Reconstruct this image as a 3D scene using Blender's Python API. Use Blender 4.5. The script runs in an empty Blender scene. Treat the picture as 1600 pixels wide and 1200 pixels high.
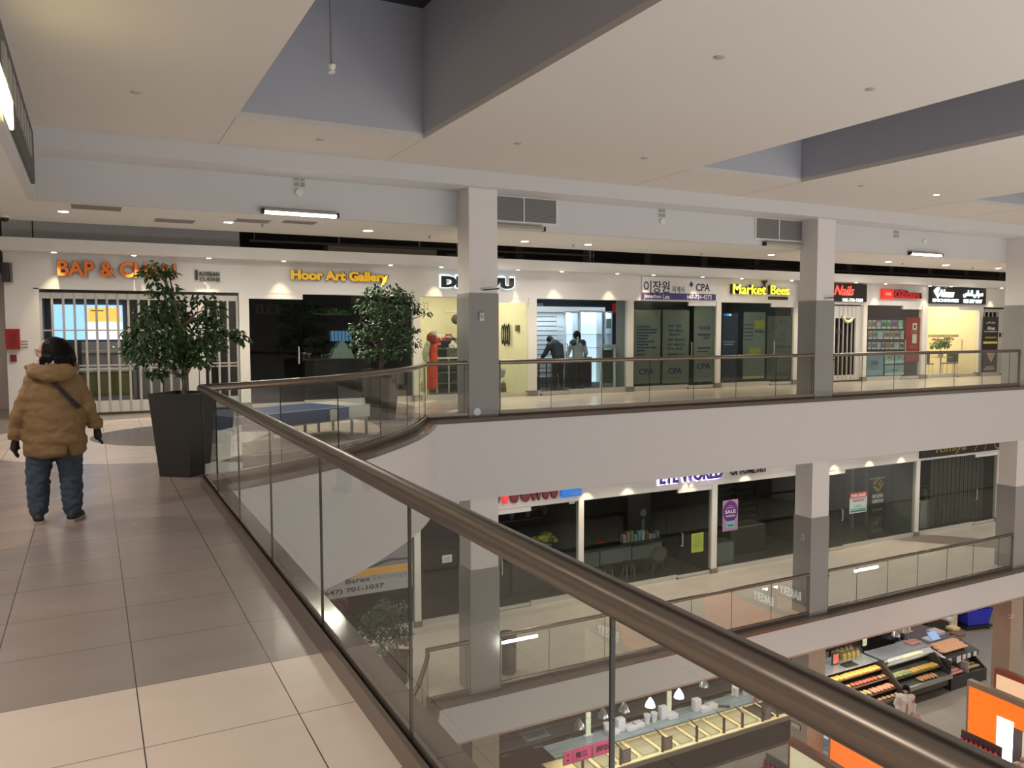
import bpy, bmesh, math, random
from mathutils import Vector, Matrix, noise
PI = math.pi
rnd = random.Random(7)
SC = bpy.context.scene
COL = SC.collection
# ------------------------------------------------------------------ camera
EYE = 1.65
YAW, PIT, ROL, FPX = math.radians(27.59), math.radians(3.75), math.radians(-0.129), 1256.4
fwd = Vector((math.sin(YAW)*math.cos(PIT), math.cos(YAW)*math.cos(PIT), -math.sin(PIT)))
rt0 = Vector((math.cos(YAW), -math.sin(YAW), 0)); up0 = rt0.cross(fwd)
cr, sr = math.cos(ROL), math.sin(ROL)
rgt = cr*rt0 + sr*up0; upv = -sr*rt0 + cr*up0
cam = bpy.data.cameras.new('camera'); cam.sensor_fit = 'HORIZONTAL'; cam.sensor_width = 36
cam.lens = 36*FPX/1600; cam.clip_end = 200
co = bpy.data.objects.new('camera', cam); COL.objects.link(co)
co.matrix_world = Matrix(((rgt.x, upv.x, -fwd.x, 0), (rgt.y, upv.y, -fwd.y, 0), (rgt.z, upv.z, -fwd.z, EYE), (0, 0, 0, 1)))
SC.camera = co
SC.cycles.transparent_max_bounces = 20
SC.cycles.max_bounces = 8
SC.cycles.sample_clamp_indirect = 4
# ------------------------------------------------------------------ world, exposure
w = bpy.data.worlds.new('world'); SC.world = w; w.use_nodes = True
w.node_tree.nodes['Background'].inputs[0].default_value = (1, .94, .90, 1)
w.node_tree.nodes['Background'].inputs[1].default_value = .40
SC.view_settings.view_transform = 'Standard'; SC.view_settings.look = 'None'
SC.view_settings.exposure = 0.42; SC.view_settings.gamma = 1.0
SC.view_settings.use_curve_mapping = False

def lamp(kind, loc, power, color=(1, .86, .7), rot=(0, 0, 0), size=.1, sy=None, spot=None, blend=.6):
    l = bpy.data.lights.new('lamp', kind); l.energy = power; l.color = color
    if kind == 'AREA':
        l.shape = 'RECTANGLE'; l.size = size; l.size_y = sy or size
    else:
        l.shadow_soft_size = size
    if kind == 'SPOT':
        l.spot_size = math.radians(spot or 120); l.spot_blend = blend
    o = bpy.data.objects.new('lamp', l); o.location = loc; o.rotation_euler = rot; COL.objects.link(o)
    return o
ZM, ZG, YW = -5.47, -10.8, 17.9
WARM, NEUT, COOL = (1, .84, .66), (1, .93, .84), (.80, .90, 1)
# ceiling lamps of the supermarket on the ground level (under the middle slab)
for gx in (11, 15.5, 20, 24.5, 29, 33.5):
    lamp('AREA', (gx, 16.4, -6.42), 50, (1, .93, .85), size=3.4, sy=.3)
    lamp('AREA', (gx, 20.0, -6.42), 30, (1, .93, .85), size=3.4, sy=.3)
# unseen area lamps added over the void to brighten ceiling, fascias and market floor
for gx, pw, c in ((7, 430, (.90, .95, 1)), (14, 430, (.98, .955, .93)), (21, 350, (1, .93, .85)), (28, 190, (1, .925, .82)), (35, 150, (1, .92, .80)), (42, 140, (1, .92, .80))):
    lamp('AREA', (gx, -4.2, -4.8), pw*1.18, c, rot=(PI, 0, 0), size=5, sy=4)      # added out of view, brightens the ceiling from below
    lamp('AREA', (gx, -1.5, -4.6), 260, (1, .925, .85), size=5, sy=4)  # added out of view, brightens the market floor and its mirror images
    lamp('AREA', (gx-1, -6.5, -4.2), 110, c, rot=(PI/2, 0, 0), size=5, sy=1.6)      # added out of view, evens out the light on fascias and shopfronts
for gx in (13, 19, 25, 31):
    lamp('AREA', (gx, 3.6, -9.2), 80, (1, .95, .88), rot=(PI*.66, 0, 0), size=1.6, sy=.10)      # added low and out of view to lift the middle fascia
# middle corridor downlights
for gx in range(0, 38, 3):
    lamp('SPOT', (gx+.5, 16.0, -1.62), 130, (1, .95, .86), size=.08, spot=150, blend=.9)
# corridor lamps behind and left of the camera
for gy in (-4, -1.5, 1, 3.5, 6.5, 9.5, 12.5):
    lamp('SPOT', (-2.2, gy, 3.66), 225, (1, .90, .82), size=.1, spot=150, blend=.9)

lamp('SPOT', (-3, 18.5, 3.5), 80, (1, .84, .73), size=.1, spot=150, blend=.9)  # unseen lamp added to brighten the dark corridor at the far left
# ------------------------------------------------------------------ survey: a pixel of the photograph onto a known plane
def ray(x, y): return (x-800)/FPX*rgt + (600-y)/FPX*upv + fwd
def PZ(x, y, z):
    d = ray(x, y); t = (z-EYE)/d.z; return Vector((d.x*t, d.y*t, z))
def PY(x, y, v):
    d = ray(x, y); t = v/d.y; return Vector((d.x*t, v, EYE+d.z*t))
def PX(x, y, v):
    d = ray(x, y); t = v/d.x; return Vector((v, d.y*t, EYE+d.z*t))

# ------------------------------------------------------------------ materials
MATS = {}
def nd(t, kind, **k):
    n = t.nodes.new(kind)
    for a, b in k.items(): setattr(n, a, b)
    return n
def mth(t, op, a, b=None, c=None):
    n = t.nodes.new('ShaderNodeMath'); n.operation = op
    for i, v in enumerate((a, b, c)):
        if v is None: continue
        if isinstance(v, (int, float)): n.inputs[i].default_value = v
        else: t.links.new(v, n.inputs[i])
    return n.outputs[0]
def mixc(t, f, a, b):
    n = t.nodes.new('ShaderNodeMix'); n.data_type = 'RGBA'
    for s, v in ((0, f), (6, a), (7, b)):
        if hasattr(v, 'links'): t.links.new(v, n.inputs[s])
        elif isinstance(v, (int, float)): n.inputs[s].default_value = v
        else: n.inputs[s].default_value = (*v, 1)
    return n.outputs[2]
def mat(name, col, rough=.5, metal=0, emit=0, ecol=None, var=.06, scale=6, bump=0, spec=.5, vscale=(1, 1, 1), coat=0):
    if name in MATS: return MATS[name]
    m = bpy.data.materials.new(name); m.use_nodes = True; t = m.node_tree
    p = t.nodes['Principled BSDF']
    p.inputs['Roughness'].default_value = rough; p.inputs['Metallic'].default_value = metal
    p.inputs['Specular IOR Level'].default_value = spec
    p.inputs['Base Color'].default_value = (*col, 1)
    if coat: p.inputs['Coat Weight'].default_value = coat; p.inputs['Coat Roughness'].default_value = .05
    if var or bump:
        tc = nd(t, 'ShaderNodeTexCoord'); mp = nd(t, 'ShaderNodeMapping'); mp.inputs['Scale'].default_value = vscale
        t.links.new(tc.outputs['Object'], mp.inputs[0])
        nz = nd(t, 'ShaderNodeTexNoise'); nz.inputs['Scale'].default_value = scale; nz.inputs['Detail'].default_value = 4
        t.links.new(mp.outputs[0], nz.inputs['Vector'])
        if var:
            c = mixc(t, nz.outputs[0], [v*(1-var*1.5) for v in col], [min(1, v*(1+var*1.5)) for v in col])
            t.links.new(c, p.inputs['Base Color'])
        if bump:
            b = nd(t, 'ShaderNodeBump'); b.inputs['Strength'].default_value = bump; b.inputs['Distance'].default_value = .02
            t.links.new(nz.outputs[0], b.inputs['Height']); t.links.new(b.outputs[0], p.inputs['Normal'])
    if emit:
        p.inputs['Emission Color'].default_value = (*(ecol or col), 1); p.inputs['Emission Strength'].default_value = emit
    MATS[name] = m; return m
def glass(name, tint, ior=1.45, rough=.0, haze=0, hcol=(.5, .5, .5)):
    if name in MATS: return MATS[name]
    m = bpy.data.materials.new(name); m.use_nodes = True; t = m.node_tree; t.nodes.clear()
    out = nd(t, 'ShaderNodeOutputMaterial'); tr = nd(t, 'ShaderNodeBsdfTransparent'); gl = nd(t, 'ShaderNodeBsdfGlossy')
    tr.inputs[0].default_value = (*tint, 1); gl.inputs['Roughness'].default_value = rough
    fr = nd(t, 'ShaderNodeFresnel'); fr.inputs[0].default_value = ior
    ge = nd(t, 'ShaderNodeNewGeometry')
    f = mth(t, 'MULTIPLY', fr.outputs[0], mth(t, 'SUBTRACT', 1, ge.outputs['Backfacing']))
    mx = nd(t, 'ShaderNodeMixShader'); t.links.new(f, mx.inputs[0]); t.links.new(tr.outputs[0], mx.inputs[1]); t.links.new(gl.outputs[0], mx.inputs[2])
    sh = mx.outputs[0]
    if haze:
        df = nd(t, 'ShaderNodeBsdfDiffuse'); df.inputs[0].default_value = (*hcol, 1)
        m2 = nd(t, 'ShaderNodeMixShader'); m2.inputs[0].default_value = haze
        t.links.new(sh, m2.inputs[1]); t.links.new(df.outputs[0], m2.inputs[2]); sh = m2.outputs[0]
    t.links.new(sh, out.inputs[0]); MATS[name] = m; return m
def tile_mat(name, base, zones, grout, size=(.61, .617), off=(.135, 4.04), rough=.24, streak=.06, gw=.0055):
    """large rectangular tiles in world space; zones: list of (function(t, X, Y) -> mask socket, colour)"""
    m = bpy.data.materials.new(name); m.use_nodes = True; t = m.node_tree; p = t.nodes['Principled BSDF']
    ge = nd(t, 'ShaderNodeNewGeometry'); sx = nd(t, 'ShaderNodeSeparateXYZ'); t.links.new(ge.outputs['Position'], sx.inputs[0])
    X, Y = sx.outputs[0], sx.outputs[1]
    col = None; c = base
    for fn, zc in zones: c = mixc(t, fn(t, X, Y), c, zc)
    mp = nd(t, 'ShaderNodeMapping'); mp.inputs['Scale'].default_value = (1, 2.2, 1); t.links.new(ge.outputs['Position'], mp.inputs[0])
    nz = nd(t, 'ShaderNodeTexNoise'); nz.inputs['Scale'].default_value = 1.3; nz.inputs['Detail'].default_value = 5
    t.links.new(mp.outputs[0], nz.inputs['Vector'])
    ix = mth(t, 'FLOOR', mth(t, 'DIVIDE', mth(t, 'SUBTRACT', X, off[0]), size[0])); iy = mth(t, 'FLOOR', mth(t, 'DIVIDE', mth(t, 'SUBTRACT', Y, off[1]), size[1]))
    cx = nd(t, 'ShaderNodeCombineXYZ'); t.links.new(ix, cx.inputs[0]); t.links.new(iy, cx.inputs[1])
    wn = nd(t, 'ShaderNodeTexWhiteNoise'); wn.noise_dimensions = '3D'; t.links.new(cx.outputs[0], wn.inputs['Vector'])
    v = mth(t, 'ADD', mth(t, 'MULTIPLY', mth(t, 'SUBTRACT', nz.outputs[0], .5), streak*4), mth(t, 'MULTIPLY', mth(t, 'SUBTRACT', wn.outputs[0], .5), streak*.7))
    hs = nd(t, 'ShaderNodeHueSaturation'); t.links.new(mth(t, 'ADD', 1, v), hs.inputs['Value'])
    if hasattr(c, 'links'): t.links.new(c, hs.inputs['Color'])
    else: hs.inputs['Color'].default_value = (*c, 1)
    def line(u, o, s):
        q = mth(t, 'SUBTRACT', u, o); q = mth(t, 'SUBTRACT', q, mth(t, 'MULTIPLY', mth(t, 'ROUND', mth(t, 'DIVIDE', q, s)), s))
        return mth(t, 'LESS_THAN', mth(t, 'ABSOLUTE', q), gw/2)
    g = mth(t, 'MAXIMUM', line(X, off[0], size[0]), mth(t, 'MULTIPLY', line(Y, off[1], size[1]), .75))
    t.links.new(mixc(t, g, hs.outputs[0], grout), p.inputs['Base Color'])
    r = mth(t, 'ADD', rough-.08, mth(t, 'MULTIPLY', nz.outputs[0], .16)); t.links.new(r, p.inputs['Roughness'])
    MATS[name] = m; return m

# ------------------------------------------------------------------ mesh building
class MB:
    def __init__(self): self.bm = bmesh.new()
    def _faces(self, vs, fs):
        vv = [self.bm.verts.new(v) for v in vs]
        for f in fs:
            try: self.bm.faces.new([vv[i] for i in f])
            except ValueError: pass
        return self
    def box(self, x0, x1, y0, y1, z0, z1, bev=0):
        if x1 < x0: x0, x1 = x1, x0
        if y1 < y0: y0, y1 = y1, y0
        if z1 < z0: z0, z1 = z1, z0
        if bev:
            b = min(bev, (x1-x0)/2.01, (y1-y0)/2.01, (z1-z0)/2.01)
            tb = bmesh.new(); bmesh.ops.create_cube(tb, size=1)
            for v in tb.verts: v.co = Vector(((x0+x1)/2+v.co.x*(x1-x0), (y0+y1)/2+v.co.y*(y1-y0), (z0+z1)/2+v.co.z*(z1-z0)))
            bmesh.ops.bevel(tb, geom=tb.edges[:], offset=b, segments=2, affect='EDGES', profile=.6)
            return self.merge(tb)
        return self._faces([(x0, y0, z0), (x1, y0, z0), (x1, y1, z0), (x0, y1, z0), (x0, y0, z1), (x1, y0, z1), (x1, y1, z1), (x0, y1, z1)],
                           [(0, 3, 2, 1), (4, 5, 6, 7), (0, 1, 5, 4), (1, 2, 6, 5), (2, 3, 7, 6), (3, 0, 4, 7)])
    def merge(self, tb):
        me = bpy.data.meshes.new('tmp'); tb.to_mesh(me); tb.free(); self.bm.from_mesh(me); bpy.data.meshes.remove(me); return self
    def mesh(self, me, M=None):
        n = len(self.bm.verts); self.bm.from_mesh(me)
        if M:
            self.bm.verts.ensure_lookup_table()
            for v in self.bm.verts[n:]: v.co = M @ v.co
        return self
    def prism(self, poly, z0, z1):
        n = len(poly); vs = [(p[0], p[1], z0) for p in poly] + [(p[0], p[1], z1) for p in poly]
        return self._faces(vs, [tuple(reversed(range(n))), tuple(range(n, 2*n))] + [(i, (i+1) % n, n+(i+1) % n, n+i) for i in range(n)])
    def prismx(self, poly, x0, x1):
        """profile in (y, z) swept along x"""
        n = len(poly); vs = [(x0, p[0], p[1]) for p in poly] + [(x1, p[0], p[1]) for p in poly]
        return self._faces(vs, [tuple(range(n)), tuple(reversed(range(n, 2*n)))] + [(i, n+i, n+(i+1) % n, (i+1) % n) for i in range(n)])
    def prismy(self, poly, y0, y1):
        """profile in (x, z) swept along y"""
        n = len(poly); vs = [(p[0], y0, p[1]) for p in poly] + [(p[0], y1, p[1]) for p in poly]
        return self._faces(vs, [tuple(reversed(range(n))), tuple(range(n, 2*n))] + [(i, (i+1) % n, n+(i+1) % n, n+i) for i in range(n)])
    def ring(self, rings, closed=True, caps=True):
        """loft of equal-length rings"""
        n = len(rings[0]); vs = [v for r in rings for v in r]; fs = []
        for k in range(len(rings)-1):
            for i in range(n if closed else n-1):
                a, b = k*n+i, k*n+(i+1) % n; fs.append((a, b, b+n, a+n))
        if caps and closed: fs += [tuple(reversed(range(n))), tuple(range((len(rings)-1)*n, len(rings)*n))]
        return self._faces(vs, fs)
    def tube(self, pts, r, n=10, cap=True):
        pts = [Vector(p) for p in pts]; rs = r if isinstance(r, (list, tuple)) else [r]*len(pts); rings = []
        for i, p in enumerate(pts):
            d = (pts[min(i+1, len(pts)-1)]-pts[max(i-1, 0)]).normalized()
            a = Vector((0, 0, 1)) if abs(d.z) < .9 else Vector((1, 0, 0))
            u = d.cross(a).normalized(); v = u.cross(d)
            rings.append([p+rs[i]*(math.cos(2*PI*k/n)*u+math.sin(2*PI*k/n)*v) for k in range(n)])
        return self.ring(rings, True, cap)
    def cyl(self, x, y, z0, z1, r, r2=None, n=20): return self.tube([(x, y, z0), (x, y, z1)], [r, r2 if r2 is not None else r], n)
    def lathe(self, x, y, prof, n=20):
        return self.ring([[(x+r*math.cos(2*PI*k/n), y+r*math.sin(2*PI*k/n), z) for k in range(n)] for r, z in prof])
    def ball(self, c, r, n=12, sc=(1, 1, 1)):
        tb = bmesh.new(); bmesh.ops.create_uvsphere(tb, u_segments=n, v_segments=max(6, n*2//3), radius=1)
        for v in tb.verts: v.co = Vector((c[0]+v.co.x*r*sc[0], c[1]+v.co.y*r*sc[1], c[2]+v.co.z*r*sc[2]))
        return self.merge(tb)
    def quad(self, a, b, c, d): return self._faces([a, b, c, d], [(0, 1, 2, 3)])
    def build(self, name, m, parent=None, smooth=False, angle=35):
        bmesh.ops.recalc_face_normals(self.bm, faces=self.bm.faces[:])
        me = bpy.data.meshes.new(name); self.bm.to_mesh(me); self.bm.free()
        for x in (m if isinstance(m, (list, tuple)) else [m]): me.materials.append(x)
        if smooth:
            me.shade_smooth()
            try: me.set_sharp_from_angle(angle=math.radians(angle))
            except Exception: pass
        o = bpy.data.objects.new(name, me); COL.objects.link(o)
        if parent:
            o.parent = parent
            b = Vector((0, 0, 0)); q = parent
            while q: b += q.location; q = q.parent
            o.location = -b
        return o
def tag(o, label, cat, group=None):
    o['label'] = label; o['category'] = cat
    if group: o['group'] = group
    return o
def struct(o): o['kind'] = 'structure'; return o
def thing(name, label, cat, loc=(0, 0, 0), group=None):
    o = bpy.data.objects.new(name, None); o.empty_display_size = .1; COL.objects.link(o); o.location = loc
    return tag(o, label, cat, group)
def sempty(name, loc=(0, 0, 0)):
    o = bpy.data.objects.new(name, None); COL.objects.link(o); o.location = loc; o['kind'] = 'structure'; return o
def copy_tree(o, loc=None, rz=None, label=None, parent=None):
    c = o.copy(); COL.objects.link(c)
    if parent: c.parent = parent
    for ch in list(o.children): copy_tree(ch, parent=c)
    if loc is not None: c.location = loc
    if rz is not None: c.rotation_euler = (0, 0, rz)
    if label: c['label'] = label
    return c
def box(name, m, x0, x1, y0, y1, z0, z1, parent=None, bev=0): return MB().box(x0, x1, y0, y1, z0, z1, bev).build(name, m, parent)
TXT = {}
def text_mesh(s, depth=.03, bold=0, shear=0):
    k = (s, depth, bold, shear)
    if k not in TXT:
        cu = bpy.data.curves.new('t', 'FONT'); cu.body = s; cu.extrude = depth/2; cu.offset = bold; cu.shear = shear; cu.resolution_u = 3
        o = bpy.data.objects.new('t', cu); COL.objects.link(o); dg = bpy.context.evaluated_depsgraph_get(); dg.update()
        TXT[k] = bpy.data.meshes.new_from_object(o.evaluated_get(dg)); bpy.data.objects.remove(o); bpy.data.curves.remove(cu)
    return TXT[k]
def text(name, s, x0, x1, z0, z1, y, m, parent=None, depth=.02, bold=0, shear=0, stack=None):
    """lettering facing -y, its bounding box fitted to x0..x1, z0..z1, its back at y"""
    me = text_mesh(s, .1, bold, shear); xs = [v.co.x for v in me.vertices]; ys = [v.co.y for v in me.vertices]
    a, b, c, d = min(xs), max(xs), min(ys), max(ys); fx = (x1-x0)/(b-a); fz = (z1-z0)/(d-c)
    M = Matrix(((fx, 0, 0, x0-a*fx), (0, 0, -depth/.1, y-depth/2), (0, fz, 0, z0-c*fz), (0, 0, 0, 1)))
    mb = (stack or MB()).mesh(me, M)
    return mb if stack else mb.build(name, m, parent)
def textp(name, s, bl, br, top, y, m, parent=None, **k):
    """lettering on the plane y: baseline left/right and a top pixel of the photograph measured onto it"""
    a, b, c = PY(*bl, y), PY(*br, y), PY(*top, y)
    return text(name, s, a.x, b.x, a.z, c.z, y, m, parent, **k)
# ------------------------------------------------------------------ setting: floors
GL = [(1.03, 9.18), (1.47, 9.41), (1.97, 9.72), (2.42, 10.02), (2.84, 10.36), (3.3, 10.80), (3.71, 11.25), (4.10, 11.70), (4.46, 12.17), (4.75, 12.60), (5.0, 13.03), (5.22, 13.42), (5.39, 13.75), (5.5, 14.04)]
def offs(pts, d):
    """offset a polyline to its right by d, mitred"""
    out = []
    for i, p in enumerate(pts):
        p = Vector(p[:2]); ns = []
        for a, b in ((i-1, i), (i, i+1)):
            if 0 <= a and b < len(pts):
                t = (Vector(pts[b][:2])-Vector(pts[a][:2])).normalized(); ns.append(Vector((t.y, -t.x)))
        n = sum(ns, Vector((0, 0))).normalized(); out.append(p+n*d/max(.3, n.dot(ns[0])))
    return out
def sweep(mb, pts, prof):
    """closed profile [(offset to the right, z)] swept along a plan polyline"""
    cols = [offs(pts, o) for o, z in prof]
    return mb.ring([[(cols[j][i].x, cols[j][i].y, prof[j][1]) for j in range(len(prof))] for i in range(len(pts))])
EDGE = [(1.03, -8)] + GL + [(45, 14.04)]
c_ceil = mat('ceiling_paint', (.66, .62, .575), .8, var=.01)
c_wall = mat('wall_paint', (.70, .68, .66), .6, var=.015)
c_beam = mat('bulkhead_paint', (.60, .60, .61), .6, var=.01)
c_fasc = mat('fascia_paint', (.60, .585, .58), .55, var=.015)
c_gran = mat('polished_granite', (.12, .10, .085), .10, var=.25, scale=60)
c_clad = mat('column_stone', (.30, .295, .285), .10, var=.05, scale=90)
c_dark = mat('dark_void', (.012, .011, .010), .9)
c_steel = mat('brushed_steel', (.185, .155, .13), .27, .9, var=.08, scale=30, vscale=(1, .05, 1))
c_shoe = mat('rail_shoe_steel', (.155, .125, .105), .28, .55, var=.08)
c_alu = mat('satin_aluminium', (.55, .55, .53), .35, .6, var=.02)
c_blk = mat('black_rubber', (.008, .008, .008), .5, var=0)
CREAM, GREY = (.54, .46, .385), (.235, .20, .18)
def z_disc(cx, cy, r):
    def f(t, X, Y):
        dx = mth(t, 'SUBTRACT', X, cx); dy = mth(t, 'SUBTRACT', Y, cy)
        return mth(t, 'LESS_THAN', mth(t, 'ADD', mth(t, 'MULTIPLY', dx, dx), mth(t, 'MULTIPLY', dy, dy)), r*r)
    return f
def z_less(axis, v, neg=False):
    return lambda t, X, Y: mth(t, 'GREATER_THAN' if neg else 'LESS_THAN', X if axis == 'x' else Y, v)
def z_band(px, py, nx, ny, hw):
    def f(t, X, Y):
        d = mth(t, 'ADD', mth(t, 'MULTIPLY', mth(t, 'SUBTRACT', X, px), nx), mth(t, 'MULTIPLY', mth(t, 'SUBTRACT', Y, py), ny))
        return mth(t, 'LESS_THAN', mth(t, 'ABSOLUTE', d), hw)
    return f
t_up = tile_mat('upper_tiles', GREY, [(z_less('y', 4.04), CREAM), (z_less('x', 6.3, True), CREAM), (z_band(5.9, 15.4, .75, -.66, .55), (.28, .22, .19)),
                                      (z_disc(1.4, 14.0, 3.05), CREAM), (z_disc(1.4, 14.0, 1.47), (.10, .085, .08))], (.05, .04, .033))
t_mid = tile_mat('middle_tiles', (.48, .43, .365), [(z_band(26.3, 16.2, .75, .66, .62), (.22, .18, .155))], (.30, .25, .2), rough=.35, streak=.07)
def slab(name, m, z, sgn):
    inn = offs(EDGE, -.035)
    poly = [(-9, -8)] + [(p.x, p.y) for p in inn] + [(45, 22.5), (-9, 22.5)]
    o = MB().prism(poly, z-.12, z).build(name, m)
    return struct(o)
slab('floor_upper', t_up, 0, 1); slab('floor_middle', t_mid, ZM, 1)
def rect(name, m, x0, x1, y0, y1, z0, z1): return struct(box(name, m, x0, x1, y0, y1, z0, z1))
rect('floor_ground', mat('ground_concrete', (.27, .245, .215), .35, var=.16, scale=1.1), -9, 45, -8, 24, ZG-.1, ZG)
for nm, z, zb in (('upper', 0, -1.57), ('middle', ZM, -6.30)):
    mb = MB(); sweep(mb, EDGE, [(.035, z-.08), (.035, z), (.22, z), (.22, z-.08)]); struct(mb.build('trim_coping_'+nm, c_gran))
    mb = MB(); sweep(mb, EDGE, [(-.3, z-.12), (.195, z-.08), (.195, zb), (-.3, zb)]); struct(mb.build('wall_fascia_'+nm, c_fasc))
    mb = MB(); poly = [(-9, -8)] + [(p.x, p.y) for p in offs(EDGE, -.25)] + [(45, 22.5), (-9, 22.5)]
    mb.prism(poly, zb, zb+.06); struct(mb.build('ceiling_under_'+nm, c_ceil))
# lower edge strip of the middle fascia, light on it painted as a warm colour
mb = MB(); sweep(mb, EDGE, [(.0, -6.34), (.20, -6.30), (.20, -6.34)]); struct(mb.build('trim_fascia_edge', mat('edge_lit_tint', (.42, .30, .24), .35, .3)))
# ------------------------------------------------------------------ columns
for i, cx in enumerate((6.71, 16.0, 24.5)):
    hw, y0, y1 = .30, 14.0, 14.55
    r = sempty('column'); 
    for z0, z1, zc in ((0, 4.40, 2.38), (ZM, -1.5, ZM+2.47)):
        box('shaft', c_wall, cx-hw, cx+hw, y0+.012, y1, zc, z1, r)
        box('stone_cladding', c_clad, cx-hw-.018, cx+hw+.018, y0, y1+.012, z0, zc, r)
        mb = MB(); mb.box(cx-hw-.017, cx-hw+.45*2*hw, y0-.002, y0+.004, z0+1.7, z0+1.703)
        mb.build('joint', c_clad, r)
    mb = MB(); mb.box(cx-hw, cx+hw, y0, y1, ZG, -6.28, .01); mb.build('lower_shaft', mat('column_beige', (.34, .27, .205), .5), r)
# ------------------------------------------------------------------ ceilings
ZC = 4.65
WELL = [(1.9, 4.7), (10.0, 12.85), (18.12, 20.65), (26.2, 29.0)]
WY0, WY1 = -1.5, 11.93
xs = [-.69]
for a, b in WELL: xs += [a, b]
xs.append(45)
mb = MB()
for a, b in zip(xs[0::2], xs[1::2]): mb.box(a, b, WY0, WY1, ZC, ZC+.08)
mb.box(-.69, 45, WY1, 13.8, ZC, ZC+.08); mb.box(-.69, 45, -8, WY0, ZC, ZC+.08)
struct(mb.build('ceiling', c_ceil))
c_well = mat('skylight_well_paint', (.47, .475, .53), .7, var=.01)
sky = mat('night_skylight_glass', (.006, .007, .010), .12, var=0)
for k, (a, b) in enumerate(WELL):
    r = sempty('ceiling_skylight'); mb = MB()
    mb.box(a-.06, a, WY0-.06, WY1+.06, ZC+.08, 6.62); mb.box(b, b+.06, WY0-.06, WY1+.06, ZC+.08, 6.62)
    mb.box(a, b, WY1, WY1+.06, ZC+.08, 6.62); mb.box(a, b, WY0-.06, WY0, ZC+.08, 6.62); mb.build('well_wall', c_well, r)
    box('skylight_pane', sky, a-.1, b+.1, WY0-.1, WY1+.1, 6.62, 6.66, r)
    mb = MB()
    for j in range(1, 9):
        y = WY0+(WY1-WY0)*j/9; mb.box(a, b, y-.03, y+.03, 6.52, 6.62)
    mb.build('glazing_bar', mat('skylight_bar', (.03, .03, .032), .4), r)
# control joints in the plasterboard, in line with the wells
mb = MB()
for a, b in WELL: mb.box(a-.004, a+.004, WY1, 13.75, ZC-.002, ZC+.01); mb.box(b-.004, b+.004, WY1, 13.75, ZC-.002, ZC+.01)
struct(mb.build('ceiling_joint', mat('joint_grey', (.33, .30, .28), .8, var=0)))
# beam on the column line, bulkhead behind it, soffit over the corridor
mb = MB(); mb.box(-.69, 45, 13.8, 14.62, 4.36, ZC+.02); struct(mb.build('ceiling_beam', c_beam))
rect('wall_bulkhead', c_beam, -.80, 45, 14.55, 14.7, 3.70, 4.40)
mb = MB(); mb.box(-9, 45, 14.70, 17.35, 3.70, 3.78); mb.box(-9, -.80, -8, 14.70, 3.70, 3.78); struct(mb.build('ceiling_soffit', mat('soffit_paint', (.74, .72, .69), .8, var=.01)))
rect('wall_bulkhead_left', c_beam, -.80, -.69, -8, 14.55, 3.70, 4.70)
# ------------------------------------------------------------------ walls of the shop row: header band and the projecting light strip
rect('wall_gap_back', mat('void_wall', (.09, .072, .055), .9), -9, 45, 20.0, 20.1, 2.9, 4.3)
rect('ceiling_gap', c_dark, -9, 45, 17.35, 20.1, 4.21, 4.26)
rect('wall_gap_panel', mat('gap_panel', (.30, .28, .265), .7), -1.42, 2.86, 17.95, 18.0, 3.38, 4.2)
rect('trim_gap_panel_joint', c_dark, -.93, -.91, 17.94, 17.96, 3.38, 4.2)
for nm, z, xs_, xe in (('upper', 0, -1.42, 34.0), ('middle', ZM, 2.0, 34.0)):
    h = 2.48 if z == 0 else 2.63
    rect('wall_header_'+nm, c_wall, xs_, xe, YW, YW+.14, z+h, z+3.2)
    rect('trim_light_strip_'+nm, c_wall, xs_, xe, 17.40, YW+.14, z+3.155, z+3.395)
# end of the shop row on the left
rect('wall_left_pier', c_wall, -1.42, -.95, YW, YW+.3, 0, 2.48)
rect('wall_left_return', c_wall, -1.42, -1.2, YW+.3, 20, 0, 3.4)
rect('wall_left_far', mat('far_left_wall', (.50, .44, .40), .7), -9, -1.42, 20.5, 20.6, 0, 3.7)
rect('wall_left', c_wall, -4.6, -4.5, -8, 20.5, 0, 3.7)
rect('baseboard_left', mat('plinth_brown', (.16, .125, .105), .4), -1.30, -.99, YW-.02, YW, 0, .13)
# outer limits of the hall
rect('wall_ground_back', mat('market_wall', (.06, .055, .05), .7), -9, 45, 23.4, 23.5, ZG, -6.3)
rect('wall_end_right', c_wall, 44.9, 45, -8, 22, ZG, 4.7)
rect('wall_hall_back', mat('hall_back', (.10, .09, .08), .6), -9, 70, -8.1, -8.0, ZG, 4.7)
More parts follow.
